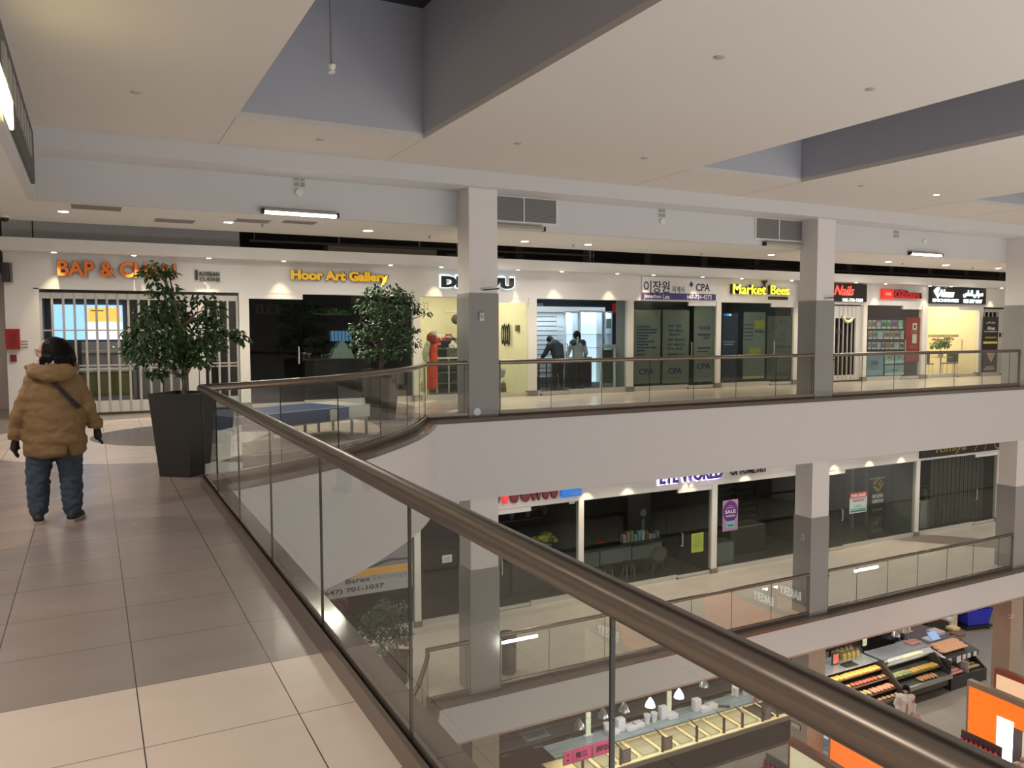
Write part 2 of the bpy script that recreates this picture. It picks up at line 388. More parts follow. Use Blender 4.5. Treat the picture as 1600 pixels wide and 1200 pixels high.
# ------------------------------------------------------------------ glass balustrades
g_rail = glass('rail_glass', (.945, .965, .945), 1.8)
g_joint = mat('glass_edge', (.006, .008, .008), .45, spec=.2, var=0)
def pathlen(pts): return [0]+[sum((Vector(pts[i+1])-Vector(pts[i])).length for i in range(k)) for k in range(1, len(pts))]
def cut(pts, a, b):
    L = [0]
    for i in range(len(pts)-1): L.append(L[-1]+(Vector(pts[i+1])-Vector(pts[i])).length)
    def at(s):
        for i in range(len(pts)-1):
            if s <= L[i+1]+1e-6:
                f = (s-L[i])/(L[i+1]-L[i]); return Vector(pts[i]).lerp(Vector(pts[i+1]), f)
        return Vector(pts[-1])
    return [at(a)] + [Vector(pts[i]) for i in range(len(pts)) if a+1e-4 < L[i] < b-1e-4] + [at(b)], L[-1]
def railing(label, pts, z, joints, r=.043, caps=True, group=None, endpost=()):
    """pts: plan line of the glass; joints: distances along it"""
    t = thing('glass_railing', label, 'railing', (pts[0][0], pts[0][1], z), group)
    total = cut(pts, 0, .01)[1]
    mb = MB(); sweep(mb, pts, [(-.035, z), (-.035, z+.10), (-.014, z+.105), (-.014, z+.02), (.014, z+.02), (.014, z+.105), (.035, z+.10), (.035, z)]); mb.build('base_shoe', c_shoe, t)
    mb = MB(); n = 14
    ph = [(r*math.cos(2*PI*k/n), z+1.048+r*math.sin(2*PI*k/n)) for k in range(n)]
    sweep(mb, pts, ph); mb.build('handrail', c_steel, t, smooth=True, angle=50)
    js = [0]+[j for j in joints if .05 < j < total-.05]+[total]
    for a, b in zip(js[:-1], js[1:]):
        seg, _ = cut(pts, a+(.004 if a else .02), b-(.004 if b < total else .02)); mb = MB()
        sweep(mb, seg, [(-.006, z+.03), (-.006, z+1.01), (.006, z+1.01), (.006, z+.03)]); mb.build('glass_panel', g_rail, t)
    for j in js[1:-1]:
        seg, _ = cut(pts, j-.0028, j+.0028); mb = MB(); sweep(mb, seg, [(-.0065, z+.1), (-.0065, z+1.01), (.0065, z+1.01), (.0065, z+.1)]); mb.build('glass_joint', g_joint, t)
    for s in endpost:
        seg, _ = cut(pts, max(0, s-.012), min(total, s+.012)); mb = MB(); sweep(mb, seg, [(-.014, z+.03), (-.014, z+1.02), (.014, z+1.02), (.014, z+.03)])
        p = seg[0]; mb.ball((p.x, p.y-.03, z+.93), .022, 8); mb.build('end_channel', c_shoe, t)
    return t
near = [(1.03, -6.0), (1.03, 9.18)]
jn = [y+6.0 for y in (-5.12, -3.80, -2.48, -1.16, .16, 1.48, 2.80, 4.12, 5.44, 6.76, 8.06)]
railing('long steel-capped glass railing running away beside the near walkway', near, 0, jn)
railing('curved glass railing around the bowed walkway edge by the blue bench, upper level', GL+[(6.36, 14.04)], 0, [1.085, 2.165, 3.41, 4.60, 5.615, 6.43, 6.74], endpost=(7.57,))
def straight(label, xa, xb, z, jx): return railing(label, [(xa, 14.04), (xb, 14.04)], z, [x-xa for x in jx], endpost=(.02, xb-xa-.02))
def jl(pxs, z):
    return [PY(x, y, 14.04).x for x, y in pxs]
straight('straight glass railing between the two upper white columns', 7.05, 15.66, 0, jl([(861, 600), (940, 600), (1015, 600), (1084, 600), (1150, 600), (1212, 600)], 0))
straight('straight glass railing right of the second upper column', 16.34, 24.16, 0, jl([(1347, 580), (1397, 580), (1446, 580), (1491, 580), (1535, 580), (1577, 575)], 0))
railing('curved glass railing below, at the bend of the middle floor by the mid-level tree', GL+[(6.36, 14.04)], ZM, [1.085, 2.165, 3.41, 4.60, 5.615, 6.43, 6.74], endpost=(7.57,))
straight('straight glass railing of the middle level in front of the dark optician shop', 7.05, 15.66, ZM, jl([(858, 1000), (945, 980), (1080, 970), (1143, 950), (1205, 930)], ZM))
straight('straight glass railing of the middle level in front of the empty shop to let', 16.34, 24.16, ZM, jl([(1339, 900), (1387, 890), (1434, 880), (1480, 870), (1521, 860), (1561, 850)], ZM))
# ------------------------------------------------------------------ lamps of the upper level
e_lens = mat('lamp_lens', (1, .93, .82), .4, emit=14, var=0); e_spot = mat('spot_lens', (1, .90, .74), .4, emit=18, var=0)
e_tube = mat('tube_lens', (1, .97, .86), .4, emit=7, var=0); e_off = mat('tube_off', (.45, .40, .33), .5, var=0)
white_p = mat('white_plastic', (.75, .73, .70), .4, var=0)
def downlight(x, y, z, label, power, group, r=.075, lens=None, col=(1, .95, .86), lampr=.05, spot=150):
    t = thing('recessed_downlight', label, 'ceiling light', (x, y, z), group)
    mb = MB(); mb.lathe(x, y, [(r*1.25, z-.008), (r*1.25, z+.004), (r*.95, z+.004), (r*.95, z-.008)]); mb.build('trim_ring', white_p, t, True)
    mb = MB(); mb.cyl(x, y, z-.010, z+.002, r*.97); mb.build('lens', lens or e_lens, t)
    if power: lamp('SPOT', (x, y, z-.03), power, col, size=lampr, spot=spot, blend=.8)
    return t
lb = ['downlight in the corridor soffit above the orange shop letters', 'downlight in the soffit left of the lit tube lamp', 'bright downlight in the soffit right of the lit tube lamp', 'downlight in the soffit just right of the first column',
      'downlight in the soffit above the white display shop', 'downlight in the soffit left of the second column', 'downlight in the soffit above the red nail salon sign', 'glaring downlight in the soffit below the far lit tube lamp', 'downlight in the soffit nearest the right edge']
for (x, y), l in zip(((99, 330), (357, 347), (575, 360), (820, 377), (919, 382), (1205, 398), (1388, 409), (1478, 414), (1560, 419)), lb):
    p = PZ(x, y, 3.70); big = x in (575, 1478)
    downlight(p.x, p.y, 3.70, l, 190 if big else 125, None, r=.10 if big else .085)
mr = downlight(PZ(1463, 304, ZC).x, PZ(1463, 304, ZC).y, ZC, 'small lit downlight in the high ceiling near the third skylight', 10, None, r=.06)
sp = [(82, 389), (210, 397), (331, 400), (450, 405), (614, 413), (694, 416), (812, 421), (878, 424), (967, 427), (1025, 429), (1101, 432), (1159, 435), (1237, 438), (1344, 441), (1386, 443), (1445, 447), (1482, 448), (1565, 450)]
on = ['left end, above the letter B', 'above the ampersand of the orange sign', 'above the small KOREAN CUISINE sign', 'left of the yellow gallery sign', 'above the last letters of the yellow gallery sign', 'left of the first column', 'right of the first column', 'left part of the unlettered white header',
      'middle of the unlettered white header', 'over the purple sign, its left end', 'over the purple sign, its right end', 'left end of the yellow neon sign', 'right end of the yellow neon sign', 'over the red nail salon sign', 'over the red square of the next sign', 'right end of the red sign', 'over the black exchange sign', 'over the last gate']
for (x, y), l in zip(sp, on):
    p = PZ(x, y, 3.155); downlight(p.x, min(17.70, max(17.5, p.y)), 3.155, 'small spotlight under the white light strip: ' + l, 0, 'spotlights of the upper light strip', r=.045, lens=e_spot)
    lamp('SPOT', (p.x, 17.66, 3.13), 55, (1, .79, .47), size=.012, spot=64, blend=.7)
for x in (925, 990, 1085, 1175, 1315, 1370, 1420):
    p = PY(x, 760-(x-925)*.1, 17.62); lamp('SPOT', (p.x, 17.66, ZM+3.13), 45, (1, .82, .5), size=.02, spot=80, blend=.7)
for x0, x1, lit, l in ((2.70, 4.03, 1, 'lit tube lamp on the bulkhead left of the first column'), (7.05, 8.33, 0, 'unlit tube lamp under the first wide grille'), (14.43, 15.82, 0, 'unlit tube lamp under the second wide grille'), (19.75, 21.1, 1, 'lit tube lamp on the bulkhead right of the second column')):
    t = thing('tube_lamp', l, 'tube lamp', (x0, 14.5, 3.7)); z = 3.725
    mb = MB(); mb.box(x0, x1, 14.44, 14.55, z+.02, z+.06, .008); mb.build('housing', mat('lamp_housing', (.33, .31, .28), .4), t)
    mb = MB(); mb.box(x0+.03, x1-.03, 14.445, 14.53, z-.03, z+.02, .015); mb.build('diffuser', e_tube if lit else e_off, t)
    mb = MB(); mb.box(x0-.01, x0+.03, 14.44, 14.54, z-.03, z+.06); mb.build('end_cap', c_blk, t)
    mb = MB(); mb.box(x1-.03, x1+.01, 14.44, 14.54, z-.03, z+.06); mb.build('end_cap', c_blk, t)
    if lit: lamp('AREA', ((x0+x1)/2, 14.48, z-.05), 60, (1, .92, .76), size=1.25, sy=.08)
# ------------------------------------------------------------------ grilles, sprinklers, detectors
c_gr = mat('grille_grey', (.33, .32, .31), .5, var=0)
for x0, x1, l in ((7.12, 8.63, 'wide return air grille above the unlit lamp beside the first column'), (14.20, 15.70, 'wide return air grille above the unlit lamp beside the second column')):
    t = thing('air_grille', l, 'air grille', (x0, 14.55, 3.87)); z0, z1 = 3.87, 4.35
    mb = MB(); mb.box(x0, x1, 14.545, 14.548, z0, z1); mb.build('backing', mat('grille_back', (.13, .125, .12), .8), t)
    mb = MB()
    for a, b, c, d in ((x0, x1, z0-.03, z0), (x0, x1, z1, z1+.03), (x0-.03, x0, z0-.03, z1+.03), (x1, x1+.03, z0-.03, z1+.03), ((x0+x1)/2-.012, (x0+x1)/2+.012, z0, z1)): mb.box(a, b, 14.52, 14.55, c, d)
    mb.build('frame', white_p, t)
    mb = MB()
    for i in range(20):
        z = z0+(z1-z0)*(i+.5)/20; mb.prismx([(14.530, z-.008), (14.533, z-.008), (14.540, z+.008), (14.537, z+.008)], x0, x1)
    mb.build('slats', c_gr, t)
for (x, y), l in zip(((468, 284), (1034, 333), (1400, 366)), ('square vent plate on the bulkhead above the lit tube lamp', 'square vent plate on the bulkhead between the wide grilles', 'square vent plate on the bulkhead above the right lit lamp')):
    p = PY(x, y, 14.55); t = thing('vent_plate', l, 'vent', (p.x, 14.55, p.z-.1)); mb = MB(); mb.box(p.x-.10, p.x+.10, 14.535, 14.55, p.z-.10, p.z+.10); mb.build('plate', white_p, t)
    for a in (-.05, .05):
        for b in (-.05, .05):
            mb = MB(); mb.box(p.x+a-.04, p.x+a+.04, 14.528, 14.536, p.z+b-.04, p.z+b+.04); mb.build('vent_square', c_gr, t)
for (x, y), l in zip(((467, 301), (1034, 347), (1443, 378)), ('round white siren below the vent plate above the lit lamp', 'round white siren below the middle vent plate', 'small white sensor box above the right lit lamp')):
    p = PY(x, y, 14.55); o = MB().tube([(p.x, 14.55, p.z), (p.x, 14.50, p.z)], [.075, .06], 16).build('siren', white_p, None, True); tag(o, l, 'siren')
dots = [((212, 144), 'top left ceiling'), ((500, 218), 'below the first skylight'), ((809, 224), 'right of the first skylight'), ((1007, 247), 'middle, before the second skylight'), ((1124, 89), 'between the skylights, left one'), ((1360, 139), 'between the skylights, right one'), ((1346, 290), 'right of the second skylight corner')]
for (x, y), l in dots:
    p = PZ(x, y, ZC); o = MB().lathe(p.x, p.y, [(.065, ZC), (.06, ZC-.012), (.02, ZC-.018)]).build('ceiling_cap', mat('cap_grey', (.42, .38, .35), .5, var=0), None, True); tag(o, 'flush round ceiling cap: '+l, 'ceiling cap')
for (x, y), l in zip(((410, 350), (671, 368), (896, 382), (1096, 395), (1410, 411), (1520, 418)), ('left of the tube lamp', 'left of the first column', 'right of the first column', 'middle of the corridor', 'near the second column', 'right end')):
    p = PZ(x, y, 3.70); t = thing('sprinkler_head', 'small pendant sprinkler head in the soffit: '+l, 'sprinkler', (p.x, p.y, 3.7))
    MB().lathe(p.x, p.y, [(.035, 3.70), (.035, 3.692), (.012, 3.69), (.012, 3.65)], 10).build('pipe', c_gr, t); MB().lathe(p.x, p.y, [(.03, 3.65), (.03, 3.645)], 10).build('deflector', mat('brass_dark', (.12, .10, .08), .4, .8), t)
p0 = PY(518, 104, 10.2)
t = thing('pendant_sprinkler', 'white sprinkler on a long drop pipe inside the first skylight well', 'sprinkler', (p0.x, 10.2, p0.z))
mb = MB(); mb.cyl(p0.x, 10.2, p0.z, 6.62, .017, n=8); mb.build('drop_pipe', mat('pipe_grey', (.30, .29, .26), .5), t)
mb = MB(); mb.lathe(p0.x, 10.2, [(.02, p0.z+.03), (.055, p0.z+.02), (.05, p0.z-.01), (.03, p0.z-.05), (.045, p0.z-.06), (.04, p0.z-.08)], 12); mb.build('head', white_p, t, True)
sv = [((151, 319), .37, .10), ((273, 345), .34, .09), ((395, 345), .30, .08), ((468, 347), .3, .07)]
for ((x, y), hw, hy), l in zip(sv, ('above the orange sign', 'left of the second downlight', 'behind the tube lamp', 'right behind the tube lamp')):
    p = PZ(x, y, 3.70); p.y = max(p.y, 15.05); t = thing('soffit_vent', 'flat slot vent in the soffit: '+l, 'vent', (p.x, p.y, 3.7)); hy *= 2.6
    MB().box(p.x-hw, p.x+hw, p.y-hy, p.y+hy, 3.692, 3.70).build('frame', mat('vent_grey', (.34, .31, .29), .6, var=0), t)
    mb = MB()
    for i in range(6): mb.box(p.x-hw+.02, p.x+hw-.02, p.y-hy*.9+i*hy*.32, p.y-hy*.9+i*hy*.32+.03, 3.686, 3.694)
    mb.build('slots', mat('vent_slot', (.26, .235, .22), .6, var=0), t)
p = PZ(7, 337, 3.70); t = thing('dome_camera', 'dark security dome on the soffit at the left edge', 'camera', (p.x, p.y, 3.7)); MB().cyl(p.x, p.y, 3.66, 3.70, .09).build('base', white_p, t); MB().ball((p.x, p.y, 3.66), .07).build('dome', c_blk, t, True)
# ducts and pipes in the open gap above the shops
o = MB().box(4.9, 7.6, 18.5, 18.9, 3.43, 3.66, .02).box(5.2, 5.23, 18.68, 18.71, 3.6, 4.2).box(7.2, 7.23, 18.68, 18.71, 3.6, 4.2).build('duct', mat('duct_beige', (.42, .34, .22), .5)); tag(o, 'beige duct in the open gap above the gallery shop', 'duct')
o = MB().box(7.9, 9.5, 18.6, 18.9, 3.40, 3.58, .02).box(8.2, 8.23, 18.7, 18.73, 3.5, 4.2).box(9.2, 9.23, 18.7, 18.73, 3.5, 4.2).build('duct', mat('duct_grey', (.16, .15, .14), .5)); tag(o, 'grey duct in the open gap right of the first column', 'duct')
for (x0, z0, x1, z1, y, r), l in zip(((3.1, 3.62, 12, 3.66, 18.2, .03), (9.6, 3.55, 24, 3.62, 19.0, .04), (11.6, 3.40, 11.6, 4.0, 17.8, .035), (17.0, 3.5, 19.4, 3.75, 18.8, .025), (20, 3.6, 34, 3.62, 18.6, .04)), ('long thin pipe over the gallery', 'pipe above the white display shop', 'upright post right of the first column', 'slanting pipe above the yellow neon sign', 'pipe above the nail salon')):
    o = MB().tube([(x0, y, z0), (x1, y, z1)], r, 8).box(x0+.1, x0+.12, y-.01, y+.01, z0, 4.2).build('service_pipe', mat('pipe_dark', (.09, .08, .07), .6)); tag(o, l+' in the open gap', 'pipe')
for i in range(12):
    x = 10+i*2.1; struct(MB().box(x, x+.22, 18.9, 19.0, 3.38, 4.2).build('wall_stud', mat('stud', (.14, .11, .085), .8)))
# lit sign board along the left bulkhead, seen at a sliver
t = thing('sign_board', 'dark lit sign board seen edge-on along the left bulkhead', 'sign', (-.69, 11, 3.75)); 
MB().box(-.69, -.64, 6.0, 13.6, 3.78, 4.52, .01).build('board', mat('sign_grey', (.06, .055, .055), .5), t)
for k in range(8): MB().box(-.64, -.615, 8.8+k*.5, 8.8+k*.5+.3, 3.98, 4.30).build('letter_block', mat('sign_letters', (.32, .31, .30), .4), t)
le = PX(6, 150, -.62); MB().box(-.64, -.60, le.y-.55, le.y+.75, le.z-.14, le.z+.16, .02).build('lit_emblem', mat('sign_lit', (1, .85, .3), .4, emit=4, ecol=(1, .85, .35)), t)
# ------------------------------------------------------------------ shopfronts
c_post = mat('post_white', (.70, .67, .62), .5, var=.01)
c_plinth = mat('post_plinth', (.20, .17, .145), .4)
g_shop = glass('shop_glass', (.92, .95, .935), 1.65)
g_dark = glass('shop_glass_dim', (.84, .875, .855), 1.65)
c_sill = mat('sill_rail', (.50, .485, .44), .4, .2, var=.03)
POSTS = {0: [(2.81, 3.01), (6.73, 6.90), (9.83, 10.06), (12.89, 13.08), (16.0, 16.18), (19.10, 19.29), (20.4, 20.58), (22.2, 22.38), (25.13, 25.42), (28.27, 28.5)],
         ZM: [(6.70, 6.86), (11.34, 11.50), (15.94, 16.14), (20.6, 20.8), (25.08, 25.27), (29.70, 29.87)]}
for z, ps in POSTS.items():
    for a, b in ps:
        r = sempty('wall_post'); h = 2.5 if z == 0 else 2.65
        box('post_shaft', c_post, a, b, YW-.02, YW+.12, z, z+h, r); box('post_plinth', c_plinth, a-.02, b+.02, YW-.05, YW+.13, z, z+.14, r)
rect('wall_pier_left', c_wall, -.95, -.86, YW, YW+.2, 0, 2.5)
def room(n, x0, x1, z, depth, wall, fl, ce, h=2.85):
    y0, y1 = YW+.13, YW+depth
    rect('wall_back_%d' % n, wall, x0, x1, y1, y1+.06, z, z+h); rect('wall_side_%d' % n, wall, x0, x0+.04, y0, y1, z, z+h); rect('wall_partition_%d' % n, wall, x1-.04, x1, y0, y1, z, z+h)
    rect('ceiling_shop_%d' % n, ce, x0, x1, y0, y1+.06, z+h, z+h+.05); rect('floor_shop_%d' % n, fl, x0, x1, y0, y1, z, z+.012)
NW = [0]
def front(x0, x1, z, h, joints=(), door=None, handle=None, g=None, headbox=True, cut_door=True):
    """fixed panes between the joints, a glass door leaf between door[0] and door[1]"""
    NW[0] += 1; g = g or g_dark; y0, y1 = YW+.035, YW+.047
    t = sempty('window_%d' % NW[0])
    js = sorted(set([x0]+list(joints)+([door[0], door[1]] if door else [])+[x1]))
    for a, b in zip(js[:-1], js[1:]):
        isd = door and abs(a-door[0]) < .01
        if isd:
            d = sempty('door_%d' % NW[0]); box('door_pane', g, a+.006, b-.006, y0, y1, z+.03, z+h-.13, d)
            if headbox: box('door_head_box', c_wall, a, b, y0-.03, y1+.03, z+h-.12, z+h, d)
            box('door_foot_rail', c_sill, a+.01, b-.01, y0-.01, y1+.01, z+.015, z+.10, d)
            hx = handle or a+.12
            for yy in (y0-.06, ):
                mb = MB(); mb.tube([(hx, y0, z+.95), (hx, yy, z+.95), (hx, yy, z+1.32), (hx, y0, z+1.32)], .016, 8); mb.build('door_handle', mat('handle_chrome', (.75, .74, .70), .2, .8, var=0), d)
            mb = MB(); mb.box(a-.03, a+.03, y0-.02, y1+.02, z+.0, z+.05); mb.build('floor_pivot', c_blk, d)
        else:
            box('glass_pane', g, a+.003, b-.003, y0, y1, z+.12, z+h, t); box('sill_rail', c_sill, a, b, y0-.02, y1+.02, z, z+.13, t)
    box('head_rail', c_sill, x0, x1, y0-.01, y1+.01, z+h-.012, z+h+.012, t)
    return t
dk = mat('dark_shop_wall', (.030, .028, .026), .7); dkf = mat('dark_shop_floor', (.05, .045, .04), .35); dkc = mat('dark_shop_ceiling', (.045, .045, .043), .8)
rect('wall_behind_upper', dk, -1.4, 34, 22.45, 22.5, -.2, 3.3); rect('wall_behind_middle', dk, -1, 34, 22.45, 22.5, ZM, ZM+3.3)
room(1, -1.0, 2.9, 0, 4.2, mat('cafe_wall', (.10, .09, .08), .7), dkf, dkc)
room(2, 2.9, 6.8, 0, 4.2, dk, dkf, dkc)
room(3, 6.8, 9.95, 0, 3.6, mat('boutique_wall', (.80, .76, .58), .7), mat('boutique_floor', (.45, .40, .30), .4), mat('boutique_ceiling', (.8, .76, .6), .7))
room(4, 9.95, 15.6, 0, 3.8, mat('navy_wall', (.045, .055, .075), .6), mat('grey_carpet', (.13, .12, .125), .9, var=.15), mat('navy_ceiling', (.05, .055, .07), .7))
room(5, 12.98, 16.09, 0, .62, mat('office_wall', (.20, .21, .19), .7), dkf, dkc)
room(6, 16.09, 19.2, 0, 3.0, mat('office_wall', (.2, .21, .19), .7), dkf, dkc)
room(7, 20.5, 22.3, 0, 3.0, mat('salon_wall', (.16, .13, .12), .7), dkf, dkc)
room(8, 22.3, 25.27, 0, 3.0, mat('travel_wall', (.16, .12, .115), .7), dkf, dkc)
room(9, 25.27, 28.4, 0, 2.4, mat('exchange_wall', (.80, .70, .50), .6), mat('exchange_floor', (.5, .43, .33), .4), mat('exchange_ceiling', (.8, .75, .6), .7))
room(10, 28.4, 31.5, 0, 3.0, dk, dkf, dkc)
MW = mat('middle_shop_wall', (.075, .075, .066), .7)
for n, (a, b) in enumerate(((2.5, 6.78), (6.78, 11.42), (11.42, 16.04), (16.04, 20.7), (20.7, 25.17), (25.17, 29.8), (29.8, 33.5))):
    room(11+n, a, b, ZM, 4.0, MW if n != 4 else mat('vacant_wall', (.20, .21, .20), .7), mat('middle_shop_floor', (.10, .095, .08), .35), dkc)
# glass fronts, upper level
front(3.01, 6.73, 0, 2.48, (4.9,), (3.01, 4.16), 4.05)
front(6.90, 9.83, 0, 2.48, (8.4,), (8.82, 9.83), None, g_shop)
front(10.06, 12.89, 0, 2.48, (11.3,), (10.2, 11.06), 10.97, g_shop, headbox=False)
front(13.08, 16.0, 0, 2.48, (14.05,), (15.0, 16.0), 15.1)
front(16.18, 19.10, 0, 2.48, (17.05,), (18.17, 19.1), 18.28)
front(22.38, 25.13, 0, 2.48, (23.4,), (24.16, 25.13), 24.28, g_shop)
front(25.42, 28.27, 0, 2.48, (26.3,), (27.2, 28.27), 27.32, g_shop)
# glass fronts, middle level
H2 = 2.62
front(2.6, 6.70, ZM, H2, (4.8,))
front(6.86, 11.34, ZM, H2, (9.9,), (8.7, 9.9), 9.05)
front(11.50, 15.94, ZM, H2, (12.9,), (14.7, 15.94), 14.85)
front(16.14, 20.6, ZM, H2, (18.2,))
front(20.8, 25.08, ZM, H2, (23.9,), (20.8, 21.55), 21.45)
front(25.27, 29.70, ZM, H2, (26.3, 27.4), (28.4, 29.7), 28.5)
front(29.87, 33.4, ZM, H2, (31.6,), (29.87, 30.6), 30.05)
# lights inside the open shops
lamp('AREA', (8.4, 19.4, 2.8), 58, (1, .90, .66), size=2.4, sy=2.6)
lamp('AREA', (11.4, 19.6, 2.8), 16, (.85, .92, 1), size=2, sy=2)
lamp('AREA', (26.9, 19.2, 2.8), 75, (1, .84, .58), size=2.4, sy=1.8)
lamp('AREA', (13.6, 19.6, 2.8), 8, (.8, .9, 1), size=1.6, sy=1.6); lamp('AREA', (17.6, 19.5, 2.8), 4, (.85, 1, .95), size=2, sy=2)
lamp('AREA', (23.8, 19.3, 2.8), 12, (1, .9, .85), size=2, sy=2); lamp('AREA', (1, 20, 2.8), 22, (1, .95, .85), size=2.4, sy=2); lamp('AREA', (23, 19.5, ZM+2.8), 10, (.9, 1, .95), size=3, sy=2)
# ------------------------------------------------------------------ folding gates
c_gate = mat('gate_aluminium', (.50, .48, .45), .4, .4, var=.02); c_gatew = mat('gate_panel', (.55, .53, .50), .5, var=.02)
def gate(label, x0, x1, step, rails, topz, solid_top, solid_bot, y=YW+.10, wide=()):
    t = thing('folding_gate', label, 'folding gate', (x0, y, 0))
    mb = MB(); mb.box(x0, x1, y-.03, y+.03, topz-.015, topz+.02); mb.build('top_track', mat('track_black', (.012, .012, .012), .4, var=0), t)
    mb = MB(); mb.box(x0, x1, y-.012, y+.012, topz-.015-solid_top, topz-.02); mb.build('top_panel', c_gatew, t)
    mb = MB(); mb.box(x0, x1, y-.012, y+.012, .05, solid_bot); mb.build('bottom_panel', c_gatew, t)
    mb = MB(); mb.box(x0, x1, y-.02, y+.02, .0, .05); mb.build('bottom_track', mat('track_brown', (.05, .042, .035), .5, var=0), t)
    n = round((x1-x0)/step)
    for i in range(n+1):
        x = x0+(x1-x0)*i/n
        mb = MB(); mb.box(x-.022, x+.022, y-.024, y+.024, .05, topz-.02, .006); mb.build('bar', c_gate, t)
    for z in rails:
        mb = MB(); mb.box(x0, x1, y-.016, y+.016, z-.014, z+.014); mb.build('rail', c_gate, t)
    for a, b in wide:
        mb = MB(); mb.box(a, b, y-.03, y+.03, .05, topz-.02); mb.build('wide_jamb', c_gatew, t)
    return t
rz = [PY(x, y, YW+.1).z for x, y in ((200, 516), (200, 570), (200, 575))]
gate('wide white folding gate closed across the dark cafe front with the lit screen', -.84, 2.78, .192, rz, 2.44, .12, .28, wide=((1.78, 1.98), (2.0, 2.12)))
g = gate('narrow grey barred gate below the red nail salon sign', 20.6, 22.18, .20, [.85], 2.46, .40, .22, wide=((20.6, 21.0), (21.95, 22.18)))
for (x, y) in ((1308, 518), (1314, 518)):
    p = PY(x, y, YW+.06); MB().box(p.x-.05, p.x+.05, YW+.055, YW+.07, p.z-.08, p.z+.08).build('lock_plate', c_blk, g)
p = PY(1321, 497, YW+.06); mb = MB(); pts = []
for k in range(8): a = PI+PI*.9*k/7; pts.append((p.x+.22*math.cos(a)+.1, YW+.05, p.z+.08+.2*math.sin(a)))
mb.tube(pts, .05, 8); mb.build('round_sticker', mat('sticker_cream', (.7, .62, .4), .5), g)
g = gate('far barred gate right of the tall black and gold banner', 28.5, 31.4, .25, [1.55], 2.44, .12, .22, wide=((29.55, 29.95),))
for x in (29.62, 29.82): MB().box(x, x+.1, YW+.05, YW+.07, 1.4, 1.55).build('lock_plate', c_blk, g)
# ------------------------------------------------------------------ shop signs, upper level
YS = YW
def sign(label, cat='sign', loc=(0, 0, 0), name='shop_sign'): return thing(name, label, cat, loc)
or_ = mat('orange_letter', (.80, .20, .03), .4, var=0); or_d = mat('letter_side_dark', (.10, .03, .02), .5, var=0)
def channel(name, s, bl, br, top, face, side, t, depth=.07, bold=.01, shear=0, gap=.03, edge=.018):
    """raised letters: a darker, slightly fatter body and a coloured face"""
    textp(name+'_returns', s, bl, br, top, YS-gap, side, t, depth=depth, bold=bold+edge, shear=shear)
    textp(name, s, bl, br, top, YS-gap-depth, face, t, depth=.008, bold=bold, shear=shear)
t = sign('large raised orange letters above the folding gate')
channel('letters', 'BAP & CHAN', (90, 431), (276, 441), (91, 406), or_, or_d, t, bold=.03)
t = sign('small dark two-line lettering right of the big orange letters'); kd = mat('letter_black', (.02, .018, .015), .5, var=0)
textp('first_line', 'KOREAN', (312, 431), (343, 433), (312, 424), YS-.04, kd, t, depth=.03, bold=.02); textp('second_line', 'CUISINE', (312, 439), (344, 441), (312, 433), YS-.04, kd, t, depth=.03, bold=.02)
p = PY(307, 436, YS); MB().box(p.x-.02, p.x+.02, YS-.06, YS-.03, p.z-.02, p.z+.19).build('divider_bar', kd, t)
t = sign('rounded yellow letters with dark edges above the dark gallery window')
channel('letters', 'Hoor Art Gallery', (455, 441), (607, 447), (455, 421), mat('yellow_letter', (.85, .50, .02), .4, emit=.12, var=0), or_d, t, bold=.055)
t = sign('big black halo-lit letters partly behind the first column')
halo = mat('halo_light', (.7, .95, 1), .5, emit=1.6, var=0)
textp('halo', 'DEJA VU', (687, 455), (804, 460), (687, 429), YS-.005, halo, t, depth=.02, bold=.085)
textp('letters', 'DEJA VU', (689, 454), (802, 459), (689, 431), YS-.05, mat('letter_pure_black', (.008, .008, .009), .4, var=0), t, depth=.06, bold=.065)
t = sign('white sign board with black Korean characters and a purple phone strip')
a, b = PY(1002, 432, YS), PY(1117, 470, YS)
mb = MB(); mb.box(a.x, b.x, YS-.035, YS-.004, b.z+.0, 3.14); mb.build('board', mat('sign_white', (.72, .71, .69), .5, var=0), t)
pz = PY(1002, 457, YS).z
MB().box(a.x+.003, b.x-.003, YS-.042, YS-.035, b.z+.005, pz).build('purple_strip', mat('strip_purple', (.055, .035, .18), .5, var=0), t)
ink = mat('sign_ink', (.025, .02, .05), .5, var=0); wht = mat('sign_white_ink', (.75, .75, .75), .5, var=0); navy = mat('sign_navy', (.03, .03, .10), .5, var=0)
textp('korean_name', '이장원', (1006, 457), (1046, 458), (1006, 438), YS-.035, ink, t, depth=.006, bold=.012); textp('korean_title', '회계사', (1050, 457), (1070, 457), (1050, 447), YS-.035, ink, t, depth=.006)
textp('initials', 'CPA', (1087, 455), (1109, 456), (1087, 443), YS-.035, navy, t, depth=.006, bold=.02); textp('leaf_mark', '♣', (1077, 448), (1083, 448), (1077, 440), YS-.035, navy, t, depth=.006)
textp('name_word', 'Jonathan', (1006, 467), (1033, 467), (1006, 459.5), YS-.042, wht, t, depth=.005, bold=.012); textp('name_word', 'Lee', (1036, 467), (1046, 467), (1036, 459.5), YS-.042, wht, t, depth=.005, bold=.012); textp('phone_line', '647-724-4272', (1073, 467), (1112, 468), (1073, 460), YS-.042, wht, t, depth=.005, bold=.012)
t = sign('glowing yellow neon-style letters with a small bee mark')
neon = mat('neon_yellow', (1, .9, .05), .4, emit=1.5, ecol=(1, .88, .03), var=0); nb = mat('neon_back', (.03, .025, .012), .5, var=0)
